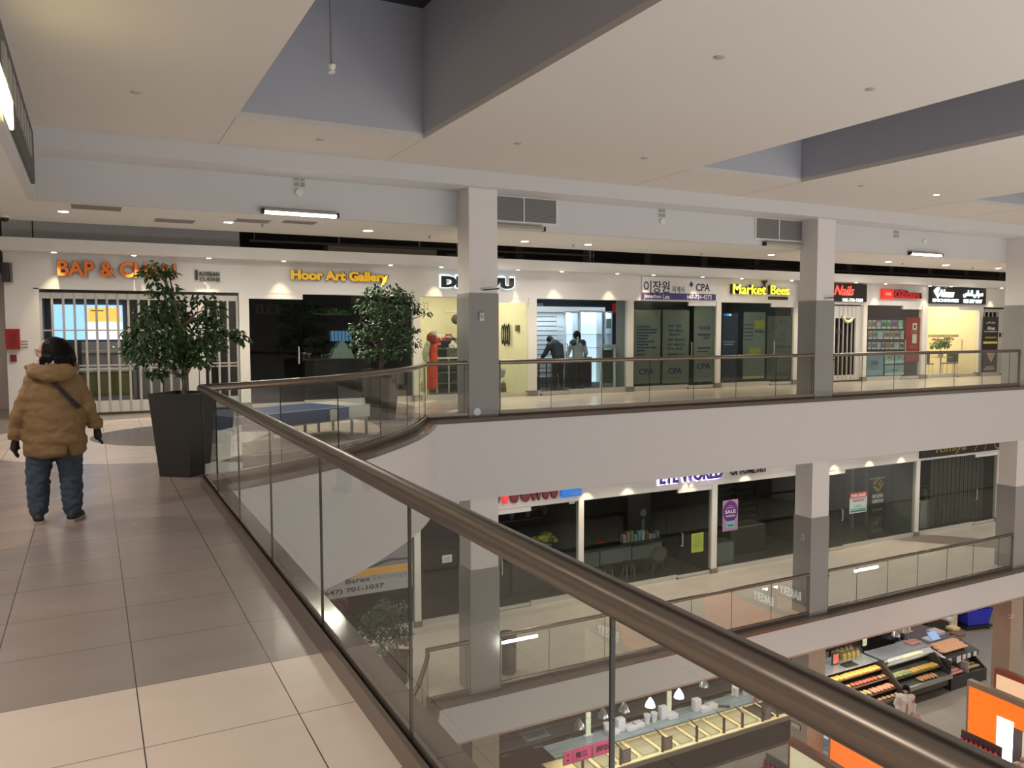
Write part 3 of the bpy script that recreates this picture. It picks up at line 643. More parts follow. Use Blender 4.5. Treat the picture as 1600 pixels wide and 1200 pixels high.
for nm, m, dep, yy, dx, bo in (('letter_backs', nb, .10, YS-.02, -4, .035), ('letters', neon, .03, YS-.13, 0, .0)):
    textp(nm, 'Market', (1145+dx, 459), (1196+dx*.5, 460), (1145, 444), yy, m, t, depth=dep, bold=bo); textp(nm, 'Bees', (1204+dx, 460), (1232+dx*.5, 461), (1204, 446), yy, m, t, depth=dep, bold=bo)
p = PY(1193, 443, YS); mb = MB()
mb.ball((p.x, YS-.05, p.z), .05, 8, (1, .5, 1.2)); mb.ball((p.x-.07, YS-.05, p.z+.05), .045, 8, (1, .4, .8)); mb.ball((p.x+.07, YS-.05, p.z+.06), .045, 8, (1, .4, .8)); mb.ball((p.x, YS-.05, p.z-.08), .04, 8, (1, .5, 1)); mb.build('bee_mark', nb, t, True)
mb = MB(); a, b = PY(1200, 468, YS), PY(1231, 464, YS)
for k in range(9): w_ = (b.x-a.x)/9; mb.box(a.x+k*w_, a.x+k*w_+w_*.78, YS-.03, YS-.005, a.z, a.z+.09)
mb.build('small_line', nb, t)
blk = mat('sign_black', (.012, .011, .011), .35, var=0); red_l = mat('red_lit_letter', (1, .08, .06), .4, emit=1.5, ecol=(1, .05, .04), var=0); whl = mat('white_lit_letter', (1, 1, 1), .4, emit=1.3, var=0)
t = sign('black sign box with red script and a phone number beside the second column')
b = PY(1350, 472, YS); MB().box(20.58, b.x, YS-.10, YS-.004, b.z, 3.13).build('board', blk, t)
textp('script', 'Nails', (1303, 461), (1334, 463), (1303, 446), YS-.10, red_l, t, depth=.02, bold=.01, shear=.35); textp('phone', '905-758-9200', (1316, 471), (1348, 472), (1316, 466), YS-.10, whl, t, depth=.008)
t = sign('red square and red letters on the white header above the photo posters')
rd = mat('sign_red', (.62, .02, .015), .4, var=0); rdd = mat('sign_red_dark', (.20, .005, .008), .4, var=0)
a, b = PY(1375, 467, YS), PY(1393, 452, YS); MB().box(a.x, b.x, YS-.10, YS-.01, a.z, b.z, .01).build('red_square', mat('sign_red_lit', (.75, .03, .02), .4, emit=.35, var=0), t)
text('square_mark', 'OZ', a.x+.14, b.x-.14, a.z+.12, b.z-.12, YS-.10, wht, t, depth=.008, bold=.03)
textp('letters', 'OZtours', (1395, 466), (1436, 467), (1395, 453), YS-.02, rdd, t, depth=.11, bold=.06); textp('letter_faces', 'OZtours', (1397, 466), (1436, 467), (1397, 453.5), YS-.13, rd, t, depth=.012, bold=.03)
t = sign('black sign box with white script, a pale gem mark and foreign lettering')
a, b = PY(1451, 449, YS), PY(1536, 476, YS); MB().box(a.x, b.x, YS-.10, YS-.004, b.z, 3.14).build('board', blk, t)
lit = mat('ice_lit_letter', (.75, .97, 1), .4, emit=1.5, ecol=(.75, .96, 1), var=0)
textp('script', 'Almas', (1465, 464), (1490, 465), (1465, 452), YS-.10, lit, t, depth=.03, bold=.02, shear=.3); textp('second_line', 'EXCHANGE', (1457, 471.5), (1497, 472.5), (1457, 466.5), YS-.10, lit, t, depth=.02, bold=.03)
textp('foreign_script', 'ﺱﺎﻤﻟﺍ ﯽﻓﺍﺮﺻ', (1505, 465), (1535, 463), (1505, 453), YS-.10, lit, t, depth=.03, bold=.02); textp('phone', '905 597 9877', (1505, 473.5), (1534, 474), (1505, 467.5), YS-.10, lit, t, depth=.02, bold=.03)
c_ = PY(1459, 457, YS); mb = MB(); mb.prismy([(c_.x-.16, c_.z+.05), (c_.x, c_.z+.17), (c_.x+.16, c_.z+.17), (c_.x+.05, c_.z-.02), (c_.x+.07, c_.z-.2)], YS-.13, YS-.10); mb.build('gem_mark', lit, t)
# small wall fittings on the left pier
t = thing('fire_cabinet', 'red fire alarm cabinet on the white pier left of the folding gate', 'fire cabinet', (0, YW, 0))
a, b = PY(10, 546, YW), PY(31, 514, YW); MB().box(a.x, b.x, YW-.09, YW, a.z, b.z, .01).build('case', mat('alarm_red', (.30, .012, .015), .4), t)
MB().box(a.x+.07, b.x-.05, YW-.095, YW-.088, a.z+.05, b.z-.09).build('door_panel', mat('alarm_red_dark', (.20, .012, .014), .4), t)
o = thing('notice', 'small white notice beside the red alarm cabinet', 'notice', (0, YW, 0)); a, b = PY(32.5, 545, YW), PY(44, 531, YW); MB().box(a.x, b.x, YW-.008, YW, a.z, b.z).build('paper', mat('paper_grey', (.62, .60, .58), .6, var=0), o)
mb = MB()
for k in range(3): mb.box(a.x+.01, b.x-.01, YW-.010, YW-.008, a.z+.02+k*.055, a.z+.04+k*.055)
mb.build('print', mat('print_brown', (.22, .15, .14), .6, var=0), o)
t = thing('alarm_box', 'small square red break-glass box below the alarm cabinet', 'alarm box', (0, YW, 0)); a, b = PY(16.5, 565, YW), PY(26, 554, YW); MB().box(a.x, b.x, YW-.05, YW, a.z, b.z, .01).build('case', mat('alarm_maroon', (.16, .02, .02), .4), t); MB().box(a.x+.03, b.x-.03, YW-.055, YW-.05, a.z+.03, b.z-.03).build('plate', mat('alarm_red_dark', (.2, .012, .014), .4), t)
t = thing('wall_speaker', 'slim black speaker high on the left pier', 'speaker', (0, YW, 0)); p = PY(12, 427, YW); MB().box(p.x-.09, p.x+.03, YW-.16, YW, p.z-.17, p.z+.19, .02).build('body', mat('speaker_black', (.03, .028, .025), .4), t); MB().box(p.x+.035, p.x+.08, YW-.12, YW, p.z-.17, p.z+.19, .01).build('side', mat('speaker_grey', (.14, .13, .12), .4), t)
# fittings on the columns
for cx, z, l in ((6.71, 1.93, 'first upper column'), (16.0, ZM+1.95, 'second column on the middle level')):
    t = thing('call_box', 'small pale call box on the '+l, 'call box', (cx, 14, z)); x = cx-.06 if cx < 10 else cx-.322
    if cx < 10: MB().box(x-.05, x+.05, 13.96, 14.0, z-.08, z+.08, .01).build('case', c_alu, t); MB().box(x-.025, x+.025, 13.952, 13.962, z-.03, z+.04).build('dial', c_gr, t)
    else: MB().box(x-.03, x+.005, 14.18, 14.30, z-.08, z+.08, .01).build('case', c_alu, t); MB().box(x-.036, x-.028, 14.21, 14.27, z-.03, z+.04).build('dial', c_gr, t)
for cx, l in ((6.71, 'first'), (16.0, 'second')):
    t = thing('wall_hook', 'short black rod sticking out at the top of the stone on the %s column' % l, 'hook', (cx, 14, 2.42)); mb = MB(); mb.tube([(cx-.02, 14.0, 2.44), (cx-.02, 13.93, 2.44)], .02, 8); mb.build('mount', c_alu, t); mb = MB(); mb.tube([(cx-.03, 13.93, 2.44), (cx+.28, 13.90, 2.47)], .013, 8); mb.build('rod', c_blk, t)
o = MB().lathe(0, 0, [(.001, .0), (.075, .0), (.08, .012), (.05, .02)], 20); 
o = o.build('round_socket', mat('socket_blue_white', (.62, .65, .72), .4, var=0)); o.rotation_euler = (PI/2, 0, 0); o.location = (6.55, 14.0, .10); tag(o, 'round white socket cover low on the first upper column', 'socket')
t = thing('side_sign', 'thin black sign edge-on left of the second column', 'sign', (19.3, 17.7, 2.5)); MB().box(19.32, 19.36, 17.42, 17.90, 2.40, 3.1).build('board', blk, t)
# ------------------------------------------------------------------ potted trees
def leaf_mat(name, a, b):
    m = bpy.data.materials.new(name); m.use_nodes = True; t = m.node_tree; p = t.nodes['Principled BSDF']
    ge = nd(t, 'ShaderNodeNewGeometry'); t.links.new(mixc(t, ge.outputs['Random Per Island'], a, b), p.inputs['Base Color'])
    p.inputs['Roughness'].default_value = .38; MATS[name] = m; return m
leaf_m = leaf_mat('ficus_leaf', (.012, .040, .010), (.040, .105, .022))
bark = mat('ficus_bark', (.15, .105, .065), .8, var=.25, scale=25, bump=.4)
soil = mat('pot_soil', (.025, .018, .012), .95, var=.3, scale=40, bump=.5)
pot_m = mat('planter_charcoal', (.022, .022, .021), .45, var=.06)
def leaf(mb, c, d, up, L, W):
    d = d.normalized(); s = d.cross(up).normalized(); n = s.cross(d)
    tip = c+d*L-n*L*.22; mid = c+d*L*.45
    mb._faces([c, mid+s*W-n*.012, tip, mid-s*W-n*.012, mid+n*.004], [(0, 1, 4), (1, 2, 4), (2, 3, 4), (3, 0, 4)])
def foliage(mb, clusters, L, R):
    for (x, y, z, r, n) in clusters:
        for _ in range(n):
            v = Vector((R.gauss(0, 1), R.gauss(0, 1), R.gauss(0, .75))); v = v.normalized()*r*R.random()**.45
            v.z *= .75; c = Vector((x, y, z))+v; o = Vector((v.x, v.y, 0)); o = o.normalized() if o.length > 1e-4 else Vector((1, 0, 0))
            d = o*R.uniform(.3, 1)+Vector((R.uniform(-.6, .6), R.uniform(-.6, .6), R.uniform(-.95, .15)))
            up = Vector((R.uniform(-.4, .4), R.uniform(-.4, .4), 1)); leaf(mb, c, d, up, L*R.uniform(.7, 1.15), L*R.uniform(.22, .3))
def square_pot(t, cx, cy, z, h, rb, rt_, ang, pm=None):
    def sq(r, zz): return [(cx+r*math.cos(ang+k*PI/2), cy+r*math.sin(ang+k*PI/2), zz) for k in range(4)]
    MB().ring([sq(rb, z), sq(rt_, z+h), sq(rt_-.035, z+h), sq(rt_-.06, z+h-.1)]).build('planter', pm or pot_m, t)
    MB().ring([sq(rt_-.06, z+h-.12), sq(rt_-.05, z+h-.05)]).build('soil', soil, t)
def potted_tree(label, cx, cy, z, h, rb, rt_, ang, trunk, clusters, L, seed, tr=.028):
    t = thing('potted_tree', label, 'potted tree', (cx, cy, z)); R = random.Random(seed); square_pot(t, cx, cy, z, h, rb, rt_, ang)
    mb = MB(); mb.tube(trunk, [tr*1.15]+[tr*(1-.5*i/len(trunk)) for i in range(1, len(trunk))], 8)
    tp = [Vector(p) for p in trunk]
    for (x, y, zz, r, n) in clusters:
        e = Vector((x, y, zz)); b = min(tp[1:], key=lambda q: (q-e-Vector((0, 0, -.25))).length); m_ = b.lerp(e, .5)+Vector((0, 0, .05))
        mb.tube([b, m_, e], [tr*.45, tr*.3, tr*.12], 5)
    mb.build('trunk', bark, t, True); mb = MB(); foliage(mb, clusters, L, R); mb.build('foliage', leaf_m, t); return t
def cl(lst, yy, R, k=1.0, spread=.28, zoff=0):
    out = []; D_ = 1.15
    for (px, py, rp, n) in lst:
        y = yy+R.uniform(-spread, spread); p = PY(px, py, y); out.append((p.x, y, p.z+zoff, rp*y/FPX/.886*k, int(n*D_)))
    return out
R1 = random.Random(3)
C1 = cl([(243, 424, 20, 70), (262, 425, 10, 18), (255, 452, 20, 70), (265, 478, 22, 90), (243, 490, 26, 110), (222, 520, 24, 90), (212, 548, 16, 60), (232, 556, 24, 100), (258, 520, 30, 150), (270, 550, 26, 120), (293, 500, 26, 110), (300, 530, 26, 130), (318, 470, 20, 50), (338, 478, 12, 22), (322, 540, 26, 120), (312, 560, 16, 60), (340, 516, 16, 60), (362, 520, 14, 45), (380, 530, 9, 22), (245, 582, 12, 40), (286, 558, 18, 70), (285, 585, 6, 8), (330, 495, 18, 50)], 10.0, R1)
b1 = (.92, 9.98)
potted_tree('tall potted ficus in a charcoal square planter at the near corner of the railing', *b1, 0, .955, .275, .375, .10, [(.93, 9.98, .80), (.945, 10.0, 1.1), (.935, 9.98, 1.4), (.91, 10.0, 1.7), (.86, 10.0, 2.0), (.74, 10.0, 2.3)], C1, .092, 11)
C2 = cl([(585, 456, 18, 90), (612, 456, 20, 100), (632, 462, 14, 45), (578, 480, 22, 120), (610, 486, 26, 160), (640, 480, 16, 70), (565, 515, 20, 110), (560, 535, 14, 70), (590, 520, 24, 140), (620, 520, 26, 150), (640, 515, 14, 60), (655, 485, 10, 25), (668, 490, 6, 12), (575, 550, 16, 80), (602, 552, 16, 70), (628, 548, 16, 70), (648, 535, 12, 30), (600, 500, 20, 100)], 14.5, random.Random(4), 1.0, .3)
p2 = (4.82, 14.55)
potted_tree('bushier potted ficus in a tapered planter behind the bench before the gallery window', *p2, 0, .95, .29, .40, .12, [(4.82, 14.55, .8), (4.85, 14.55, 1.2), (4.9, 14.55, 1.6), (4.86, 14.5, 2.0), (4.8, 14.5, 2.35)], C2, .10, 12, .04)
C3 = cl([(600, 945, 18, 90), (625, 950, 16, 70), (580, 965, 18, 80), (610, 975, 24, 150), (590, 990, 20, 110), (625, 990, 18, 90), (600, 1010, 18, 80), (630, 1000, 12, 50), (575, 985, 12, 50), (606, 1028, 6, 14), (590, 1018, 8, 20)], 15.2, random.Random(5), .95, .3)
pm3 = PZ(622, 1068, ZM)
potted_tree('potted tree down on the middle level seen through the near glass', 5.36, 15.3, ZM, .55, .28, .36, .2, [(5.36, 15.3, ZM+.45), (5.3, 15.25, ZM+.9), (5.2, 15.2, ZM+1.4)], C3, .11, 13)
# ------------------------------------------------------------------ bench
bx, by = Vector((1.67, 11.48)), Vector((3.95, 12.50)); bl_ = (by-bx).length; ba = math.atan2(by.y-bx.y, by.x-bx.x)
t = thing('bench', 'low wide blue and white box bench on thin legs behind the curved railing', 'bench', (bx.x, bx.y, 0)); t.rotation_euler = (0, 0, ba)
def loc(o): o.location = (0, 0, 0); return o
blue = mat('bench_blue', (.018, .055, .20), .35, var=.05); bwh = mat('bench_white', (.62, .62, .56), .35, var=.02); bgy = mat('bench_frame', (.30, .30, .29), .35, .5)
D, s0, s1 = .95, bl_*.62, bl_*.825
def bpart(n, m, x0, x1, y0, y1, z0, z1, bev=.012): o = MB().box(x0, x1, y0, y1, z0, z1, bev).build(n, m, t); o.location = (0, 0, 0); return o
bpart('blue_seat', blue, 0, s1, 0, D, .285, .485); bpart('white_seat', bwh, s1+.001, bl_, 0, D, .285, .487); bpart('front_stripe', bwh, bl_*.675, bl_*.73, -.004, 0, .29, .46, 0)
bpart('seat_edge_line', mat('edge_line', (.30, .55, .68), .4, var=0), .05, bl_, -.005, 0, .474, .486, 0)
bpart('base_frame', bgy, .02, bl_-.02, .03, D-.03, .262, .285, 0)
lg = None
for x in (.03, bl_*.5, bl_*.86, bl_-.05):
    for y in (.04, D-.08):
        if lg is None: lg = bpart('leg', bgy, -.016, .016, -.016, .016, 0, .265, 0); o = lg
        else: o = lg.copy(); COL.objects.link(o); o.parent = t
        o.location = (x, y, 0)
mb = MB()
for k in range(2): mb.ring([[(bl_*(.62+.16*k)+.05*math.cos(a*PI/8), -.006, .37+.06*math.sin(a*PI/8)) for a in range(16)], [(bl_*(.62+.16*k)+.03*math.cos(a*PI/8), -.006, .37+.035*math.sin(a*PI/8)) for a in range(16)]], caps=False)
loc(mb.build('printed_mark', mat('bench_print', (.04, .10, .26), .4, var=0), t))
# ------------------------------------------------------------------ people
def fuse(name, mb, m, parent, voxel=.014, smooth=6, wr=0, wscale=.12, seed=0):
    o = mb.build(name, m, None, True, 180); md = o.modifiers.new('r', 'REMESH'); md.mode = 'VOXEL'; md.voxel_size = voxel; md.use_smooth_shade = True
    if smooth: s = o.modifiers.new('s', 'SMOOTH'); s.iterations = smooth; s.factor = .5
    dg = bpy.context.evaluated_depsgraph_get(); dg.update(); me = bpy.data.meshes.new_from_object(o.evaluated_get(dg))
    old = o.data; o.modifiers.clear(); o.data = me; bpy.data.meshes.remove(old)
    if not me.materials: me.materials.append(m)
    if wr:
        ns = [v.normal.copy() for v in me.vertices]
        for v, n in zip(me.vertices, ns):
            q = v.co/wscale; q = Vector((q.x, q.y, q.z*1.9+seed)); v.co += n*wr*(noise.noise(q)+.5*noise.noise(q*2.3))
    me.shade_smooth()
    if parent: o.parent = parent
    o.location = (0, 0, 0); return o
def limb(mb, pts, rs, n=12):
    pts = [Vector(p) for p in pts]; mb.tube(pts, rs, n)
    for p, r in zip(pts, rs): mb.ball(p, r*.995, 10)
    return mb
def ell(mb, rings, n=24):
    """rings: (z, cx, cy, rx, ry)"""
    return mb.ring([[(cx+rx*math.cos(2*PI*k/n), cy+ry*math.sin(2*PI*k/n), z) for k in range(n)] for z, cx, cy, rx, ry in rings])
skin = mat('skin', (.50, .30, .21), .5, var=.03)
def head(mb, M, s=1.0):
    h = MB(); h.ball((0, 0, .015), .098*s, 16, (.82, 1.0, 1.12)); h.ball((0, .028*s, -.055*s), .062*s, 12, (.88, .95, 1.05)); h.ball((0, .06*s, -.095*s), .026*s, 10)
    h.tube([(0, .085*s, .02*s), (0, .112*s, -.025*s), (0, .09*s, -.035*s)], [.010*s, .016*s, .012*s], 8); h.ball((0, .083*s, -.062*s), .02*s, 8, (1.2, .7, .55))
    for sx in (-1, 1):
        h.ball((sx*.081*s, -.005, -.01), .028*s, 8, (.3, .7, 1.1)); h.ball((sx*.033*s, .078*s, .012*s), .016*s, 8); h.ball((sx*.045*s, .06*s, -.03*s), .03*s, 8)
    me = bpy.data.meshes.new('h'); h.bm.to_mesh(me); h.bm.free(); mb.mesh(me, M); bpy.data.meshes.remove(me)
def hand(mb, w, d, side, s=1.0, curl=.35):
    """palm and five fingers hanging from the wrist w along d; side: direction the thumb points"""
    w = Vector(w); d = Vector(d).normalized(); th = Vector(side); th = (th-d*th.dot(d)).normalized(); n = d.cross(th)
    limb(mb, [w, w+d*.045*s, w+d*.085*s], [.024*s, .032*s, .033*s], 10)
    for i, (o, L) in enumerate(((-.027, .058), (-.009, .072), (.009, .078), (.027, .070))):
        b = w+d*.085*s+th*o*s; k1 = b+d*L*.5*s+n*curl*.02*s; k2 = k1+(d*(1-curl*.6)+n*curl).normalized()*L*.5*s
        limb(mb, [b, k1, k2], [.0105*s, .0095*s, .008*s], 8)
    b = w+d*.03*s+th*.028*s; limb(mb, [b, b+(d*.6+th*.6)*.04*s, b+(d*1.0+th*.45+n*.3)*.062*s], [.013*s, .011*s, .009*s], 8)
def shoe(t, an, yaw, L, m, sole):
    c, s = math.cos(yaw), math.sin(yaw); f = Vector((-s, c, 0)); a = Vector((an[0], an[1], 0))
    mb = MB(); limb(mb, [a-f*.04+Vector((0, 0, .05)), a+f*L*.35+Vector((0, 0, .045)), a+f*L*.62+Vector((0, 0, .035))], [.045, .046, .036]); limb(mb, [a+Vector((0, 0, .05)), a+Vector((0, 0, .11))], [.045, .045])
    fuse('shoe', mb, m, t, .012, 4)
    q = Vector((f.y, -f.x, 0)); mb = MB(); pr = [(-.085, .0, .035), (-.06, .0, .042), (.05, .0, .044), (.13, .0, .05), (.17, .0, .035)]
    lo = [a+f*u+q*w for u, _, w in pr]+[a+f*u-q*w for u, _, w in reversed(pr)]; mb.ring([[(v.x, v.y, .001) for v in lo], [(v.x, v.y, .028) for v in lo]]); mb.build('sole', sole, t).location = (0, 0, 0)
def HM(p, yaw, pitch=0): return Matrix.Translation(Vector(p)) @ Matrix.Rotation(yaw, 4, 'Z') @ Matrix.Rotation(pitch, 4, 'X')
# woman in the tan parka, seen from behind, looking left
t = thing('person', 'person in a tan hooded parka, blue jeans and black gloves standing with back turned', 'person', (-.305, 8.0, 0))
dz = .005
body = MB(); ell(body, [(.80, 0, 0, .16, .12), (.95, 0, 0, .15, .12), (1.1, 0, 0, .14, .11), (1.25, 0, 0, .17, .10), (1.32, 0, 0, .10, .08)])
for sx, an in ((-1, (-.145, .02)), (1, (.115, -.03))): limb(body, [(sx*.08, 0, .82), (an[0], an[1], .43), (an[0], an[1]-.02, .09)], [.085, .055, .042])
wl, wr_ = (-.295, .03, .735), (.325, .03, .80)
limb(body, [(-.15, 0, 1.24), (-.25, -.02, .97), wl], [.05, .042, .03]); limb(body, [(.17, 0, 1.24), (.26, -.02, 1.0), wr_], [.05, .042, .03])
limb(body, [(0, 0, 1.3), (.0, .01, 1.42)], [.055, .05]); head(body, HM((-.005, .02, 1.475), 1.3)); fuse('body', body, skin, t, .010, 2)
jean = mat('denim', (.036, .054, .082), .8, var=.22, scale=14, bump=.3)
mb = MB(); ell(mb, [(.60, 0, 0, .18, .13), (.85, 0, 0, .17, .13)])
for sx, an in ((-1, (-.145, .02)), (1, (.115, -.03))): limb(mb, [(sx*.098, 0, .72), (an[0]+sx*-.004, an[1], .43), (an[0], an[1]-.015, .12)], [.120, .098, .080])
fuse('jeans', mb, jean, t, .013, 5, .012, .07, 3)
coat = mat('parka_tan', (.19, .112, .046), .75, var=.10, scale=9, bump=.25)
mb = MB(); ell(mb, [(.585, -.0, 0, .22, .19), (.62, -.0, 0, .248, .20), (.75, 0, 0, .245, .20), (.90, 0, 0, .235, .185), (1.05, 0, 0, .215, .175), (1.18, 0, 0, .195, .165), (1.26, 0, 0, .165, .14), (1.32, 0, 0, .11, .11)])
limb(mb, [(-.135, 0, 1.25), (-.19, -.01, 1.10), (-.255, -.02, .95), (-.288, .01, .78)], [.075, .078, .070, .060]); limb(mb, [(.145, 0, 1.25), (.215, -.01, 1.10), (.265, -.02, .97), (.315, .015, .845)], [.075, .078, .068, .058])
fuse('parka', mb, coat, t, .014, 5, .017, .13, 1)
mb = MB(); mb.box(.085, .125, -.205, -.15, .56, .70); 
mb = MB(); mb._faces([(.10, -.212, .70), (.085, -.209, .575), (.125, -.205, .575)], [(0, 1, 2)]); mb._faces([(.10, -.19, .70), (.085, -.18, .575), (.125, -.18, .575)], [(0, 2, 1)]); mb.build('vent_slit', mat('parka_lining', (.03, .02, .012), .9, var=0), t).location = (0, 0, 0)
for w_, s_ in ((-.288, -1), (.315, 1)):
    mb = MB(); z0 = .735 if s_ < 0 else .80
    ell(mb, [(z0, w_, .02, .056, .058), (z0+.01, w_, .02, .066, .066), (z0+.075, w_-s_*.006, .015, .068, .068), (z0+.085, w_-s_*.006, .015, .058, .058)]); fuse('cuff', mb, coat, t, .012, 3, .005, .05)
mb = MB(); ell(mb, [(1.225, .0, -.15, .05, .03), (1.25, .0, -.14, .13, .075), (1.29, 0, -.11, .185, .11), (1.335, .005, -.075, .205, .13), (1.375, .01, -.05, .19, .125), (1.39, .01, -.045, .16, .10)])
mb.ball((-.17, .02, 1.35), .05, 10, (1, 1.6, .6)); mb.ball((.17, .02, 1.35), .05, 10, (1, 1.6, .6)); fuse('hood', mb, coat, t, .013, 6, .014, .10, 5)
mb = MB(); pts = [(.015+.135*math.cos(a*PI/12), -.03+.10*math.sin(a*PI/12), 1.392+.006*math.sin(a*2.1)) for a in range(24)]
mb.tube(pts+[pts[0]], .022, 8); fuse('hood_lining', mb, mat('fleece', (.50, .45, .37), .95, var=.15, scale=60, bump=.8), t, .010, 1, .008, .02)
hair = mat('black_hair', (.003, .0026, .0026), .55, spec=.12, var=.2, scale=60, vscale=(1, 1, .08), bump=.2)
mb = MB(); ell(mb, [(1.36, .062, -.045, .10, .075), (1.375, .062, -.04, .125, .10), (1.42, .058, -.03, .132, .12), (1.49, .050, -.012, .128, .125), (1.55, .038, 0, .110, .112), (1.592, .028, .005, .072, .076), (1.612, .025, .005, .025, .025)])
for k in range(5): limb(mb, [(-.06+.05*k, -.12, 1.42), (-.07+.058*k, -.145+.012*abs(k-2), 1.355+.012*(k % 2))], [.034, .018])
fuse('hair', mb, hair, t, .011, 3, .004, .03)
mb = MB(); f_ = Matrix.Rotation(1.3, 4, 'Z')
for sx in (-1, 1): mb.tube([Vector((-.005, .02, 1.487))+f_ @ Vector((sx*.034+.026*math.cos(a*PI/6), .108, .022*math.sin(a*PI/6))) for a in range(13)], .003, 6)
mb.tube([Vector((-.005, .02, 1.49))+f_ @ Vector(v) for v in ((-.06, .105, 0), (-.085, .0, .0))], .003, 6); mb.build('glasses', mat('glasses_rim', (.25, .12, .08), .3, .5, var=0), t).location = (0, 0, 0)
glv = mat('glove_black', (.006, .006, .007), .7, var=0)
for w_, sd in ((wl, (0, 1, 0)), (wr_, (0, 1, 0))):
    mb = MB(); hand(mb, Vector(w_)+Vector((0, 0, .012)), (-.12 if w_[0] < 0 else .08, .05, -1), (.25 if w_[0] < 0 else -.25, 1, 0), 1.05, .45); fuse('glove', mb, glv, t, .006, 1)
mb = MB(); st = [(.0, -.178, 1.245), (.06, -.187, 1.17), (.125, -.178, 1.09), (.175, -.150, 1.03), (.20, -.12, 1.0)]
for a, b in zip(st[:-1], st[1:]):
    a, b = Vector(a), Vector(b); d = (b-a).normalized(); q = d.cross(Vector((0, -1, 0))).normalized()*.017; mb._faces([a+q, b+q, b-q, a-q, a+q+Vector((0, .03, 0)), b+q+Vector((0, .03, 0)), b-q+Vector((0, .03, 0)), a-q+Vector((0, .03, 0))], [(0, 1, 2, 3), (4, 7, 6, 5), (0, 4, 5, 1), (2, 6, 7, 3)])
mb.build('bag_strap', mat('strap_black', (.008, .008, .01), .6, var=0), t).location = (0, 0, 0)
shm, sol = mat('sneaker_black', (.012, .014, .013), .6, var=.1), mat('sneaker_sole', (.32, .31, .29), .6, var=0)
shoe(t, (-.15, -.005), .12, .25, shm, sol); shoe(t, (.12, -.05), -.35, .25, shm, sol)

def simple_person(label, loc_, rz, pel, ch, nk, hd, yaw, pit, arms, legs, top_c, tro_c, shoe_c, hair_c=hair, top_extra=None, hr=1.0, hood=None, bulk=1.0, hands=True, top_len=0):
    """a clothed figure from joints given in its own frame (facing +y)"""
    t = thing('person', label, 'person', loc_); t.rotation_euler = (0, 0, rz); b = bulk
    V = Vector; pel, ch, nk, hd = map(V, (pel, ch, nk, hd))
    body = MB(); limb(body, [pel, pel.lerp(ch, .5), ch, nk], [.12, .115, .11, .06], 14); head(body, HM(hd, yaw, pit))
    limb(body, [nk, nk.lerp(hd, .7)], [.055, .05])
    for sh, el, wr in arms: limb(body, [sh, el, wr], [.048, .04, .028]); 
    for hp, kn, an in legs: limb(body, [hp, kn, an], [.08, .052, .04])
    if hands:
        for sh, el, wr in arms: hand(body, wr, V(wr)-V(el), (0, .4, .6), .95, .5)
    fuse('body', body, skin, t, .011, 2)
    mb = MB(); low = pel-(ch-pel).normalized()*top_len
    limb(mb, [low, pel.lerp(ch, .5), ch, ch.lerp(nk, .6)], [.155*b, .15*b, .155*b, .10*b], 16)
    for sh, el, wr in arms: limb(mb, [ch.lerp(V(sh), .6), sh, el, V(el).lerp(V(wr), .85)], [.09*b, .075*b, .066*b, .05*b])
    fuse('jacket', mb, top_c, t, .015, 5, .010, .11, 2)
    mb = MB(); limb(mb, [pel, pel-V((0, 0, .06))], [.14, .14], 14)
    for hp, kn, an in legs: limb(mb, [hp, kn, V(an)+V((0, 0, .05))], [.105, .078, .062])
    fuse('trousers', mb, tro_c, t, .015, 5, .008, .1, 3)
    for hp, kn, an in legs: shoe(t, an, 0, .2, shoe_c, shoe_c)
    if hair_c:
        mb = MB(); M = HM(hd, yaw, pit)
        for c, r, s in (((0, -.012, .03), .105*hr, (.9, 1.0, 1.08)), ((0, -.045, -.02), .088*hr, (1.0, .75, 1.2))):
            q = MB().ball(c, r, 14, s); me = bpy.data.meshes.new('x'); q.bm.to_mesh(me); q.bm.free(); mb.mesh(me, M); bpy.data.meshes.remove(me)
        fuse('hair', mb, hair_c, t, .012, 3, .004, .03)
    if top_extra: top_extra(t)
    return t
navyj = mat('jacket_navy', (.045, .05, .068), .8, var=.15); blkt = mat('trousers_black', (.012, .010, .009), .8, var=.1); clog = mat('clogs_red', (.16, .035, .025), .5, var=.1)
# two people at the counter in the white display shop
L2 = [((-.09, 0, .80), (-.10, .02, .44), (-.11, -.02, .08)), ((.09, 0, .80), (.10, .02, .44), (.11, -.02, .08))]
simple_person('person in a dark navy jacket bending over the counter in the white display shop', (PY(872, 600, 19.25).x, 19.25, .012), .05, (0, -.02, .90), (0, .16, 1.24), (0, .27, 1.36), (0, .40, 1.38), 0, -1.0,
              [((-.19, .17, 1.24), (-.30, .22, .99), (-.24, .44, .92)), ((.19, .17, 1.24), (.30, .24, 1.0), (.22, .46, .92))], L2, navyj, blkt, clog, bulk=1.12)
whj = mat('jacket_pale', (.42, .46, .45), .7, var=.06)
def yoke(t):
    mb = MB(); limb(mb, [(-.15, .02, 1.305), (.15, .02, 1.305)], [.105, .105]); fuse('dark_yoke', mb, navyj, t, .015, 3)
    mb = MB(); limb(mb, [(-.06, -.115, 1.46), (-.075, -.13, 1.36), (-.085, -.14, 1.26)], [.03, .035, .03]); fuse('pale_hood_tail', mb, whj, t, .012, 3)
simple_person('person in a pale and navy jacket standing with back turned beside the bending person', (PY(903, 600, 19.3).x, 19.30, .012), -.12, (0, 0, .90), (0, .03, 1.22), (0, .05, 1.37), (0, .08, 1.50), .1, -.25,
              [((-.19, .03, 1.26), (-.27, .08, 1.02), (-.20, .30, .92)), ((.19, .03, 1.26), (.25, .0, 1.0), (.24, .12, .80))], L2, whj, blkt, shm, top_extra=yoke, hr=1.12)
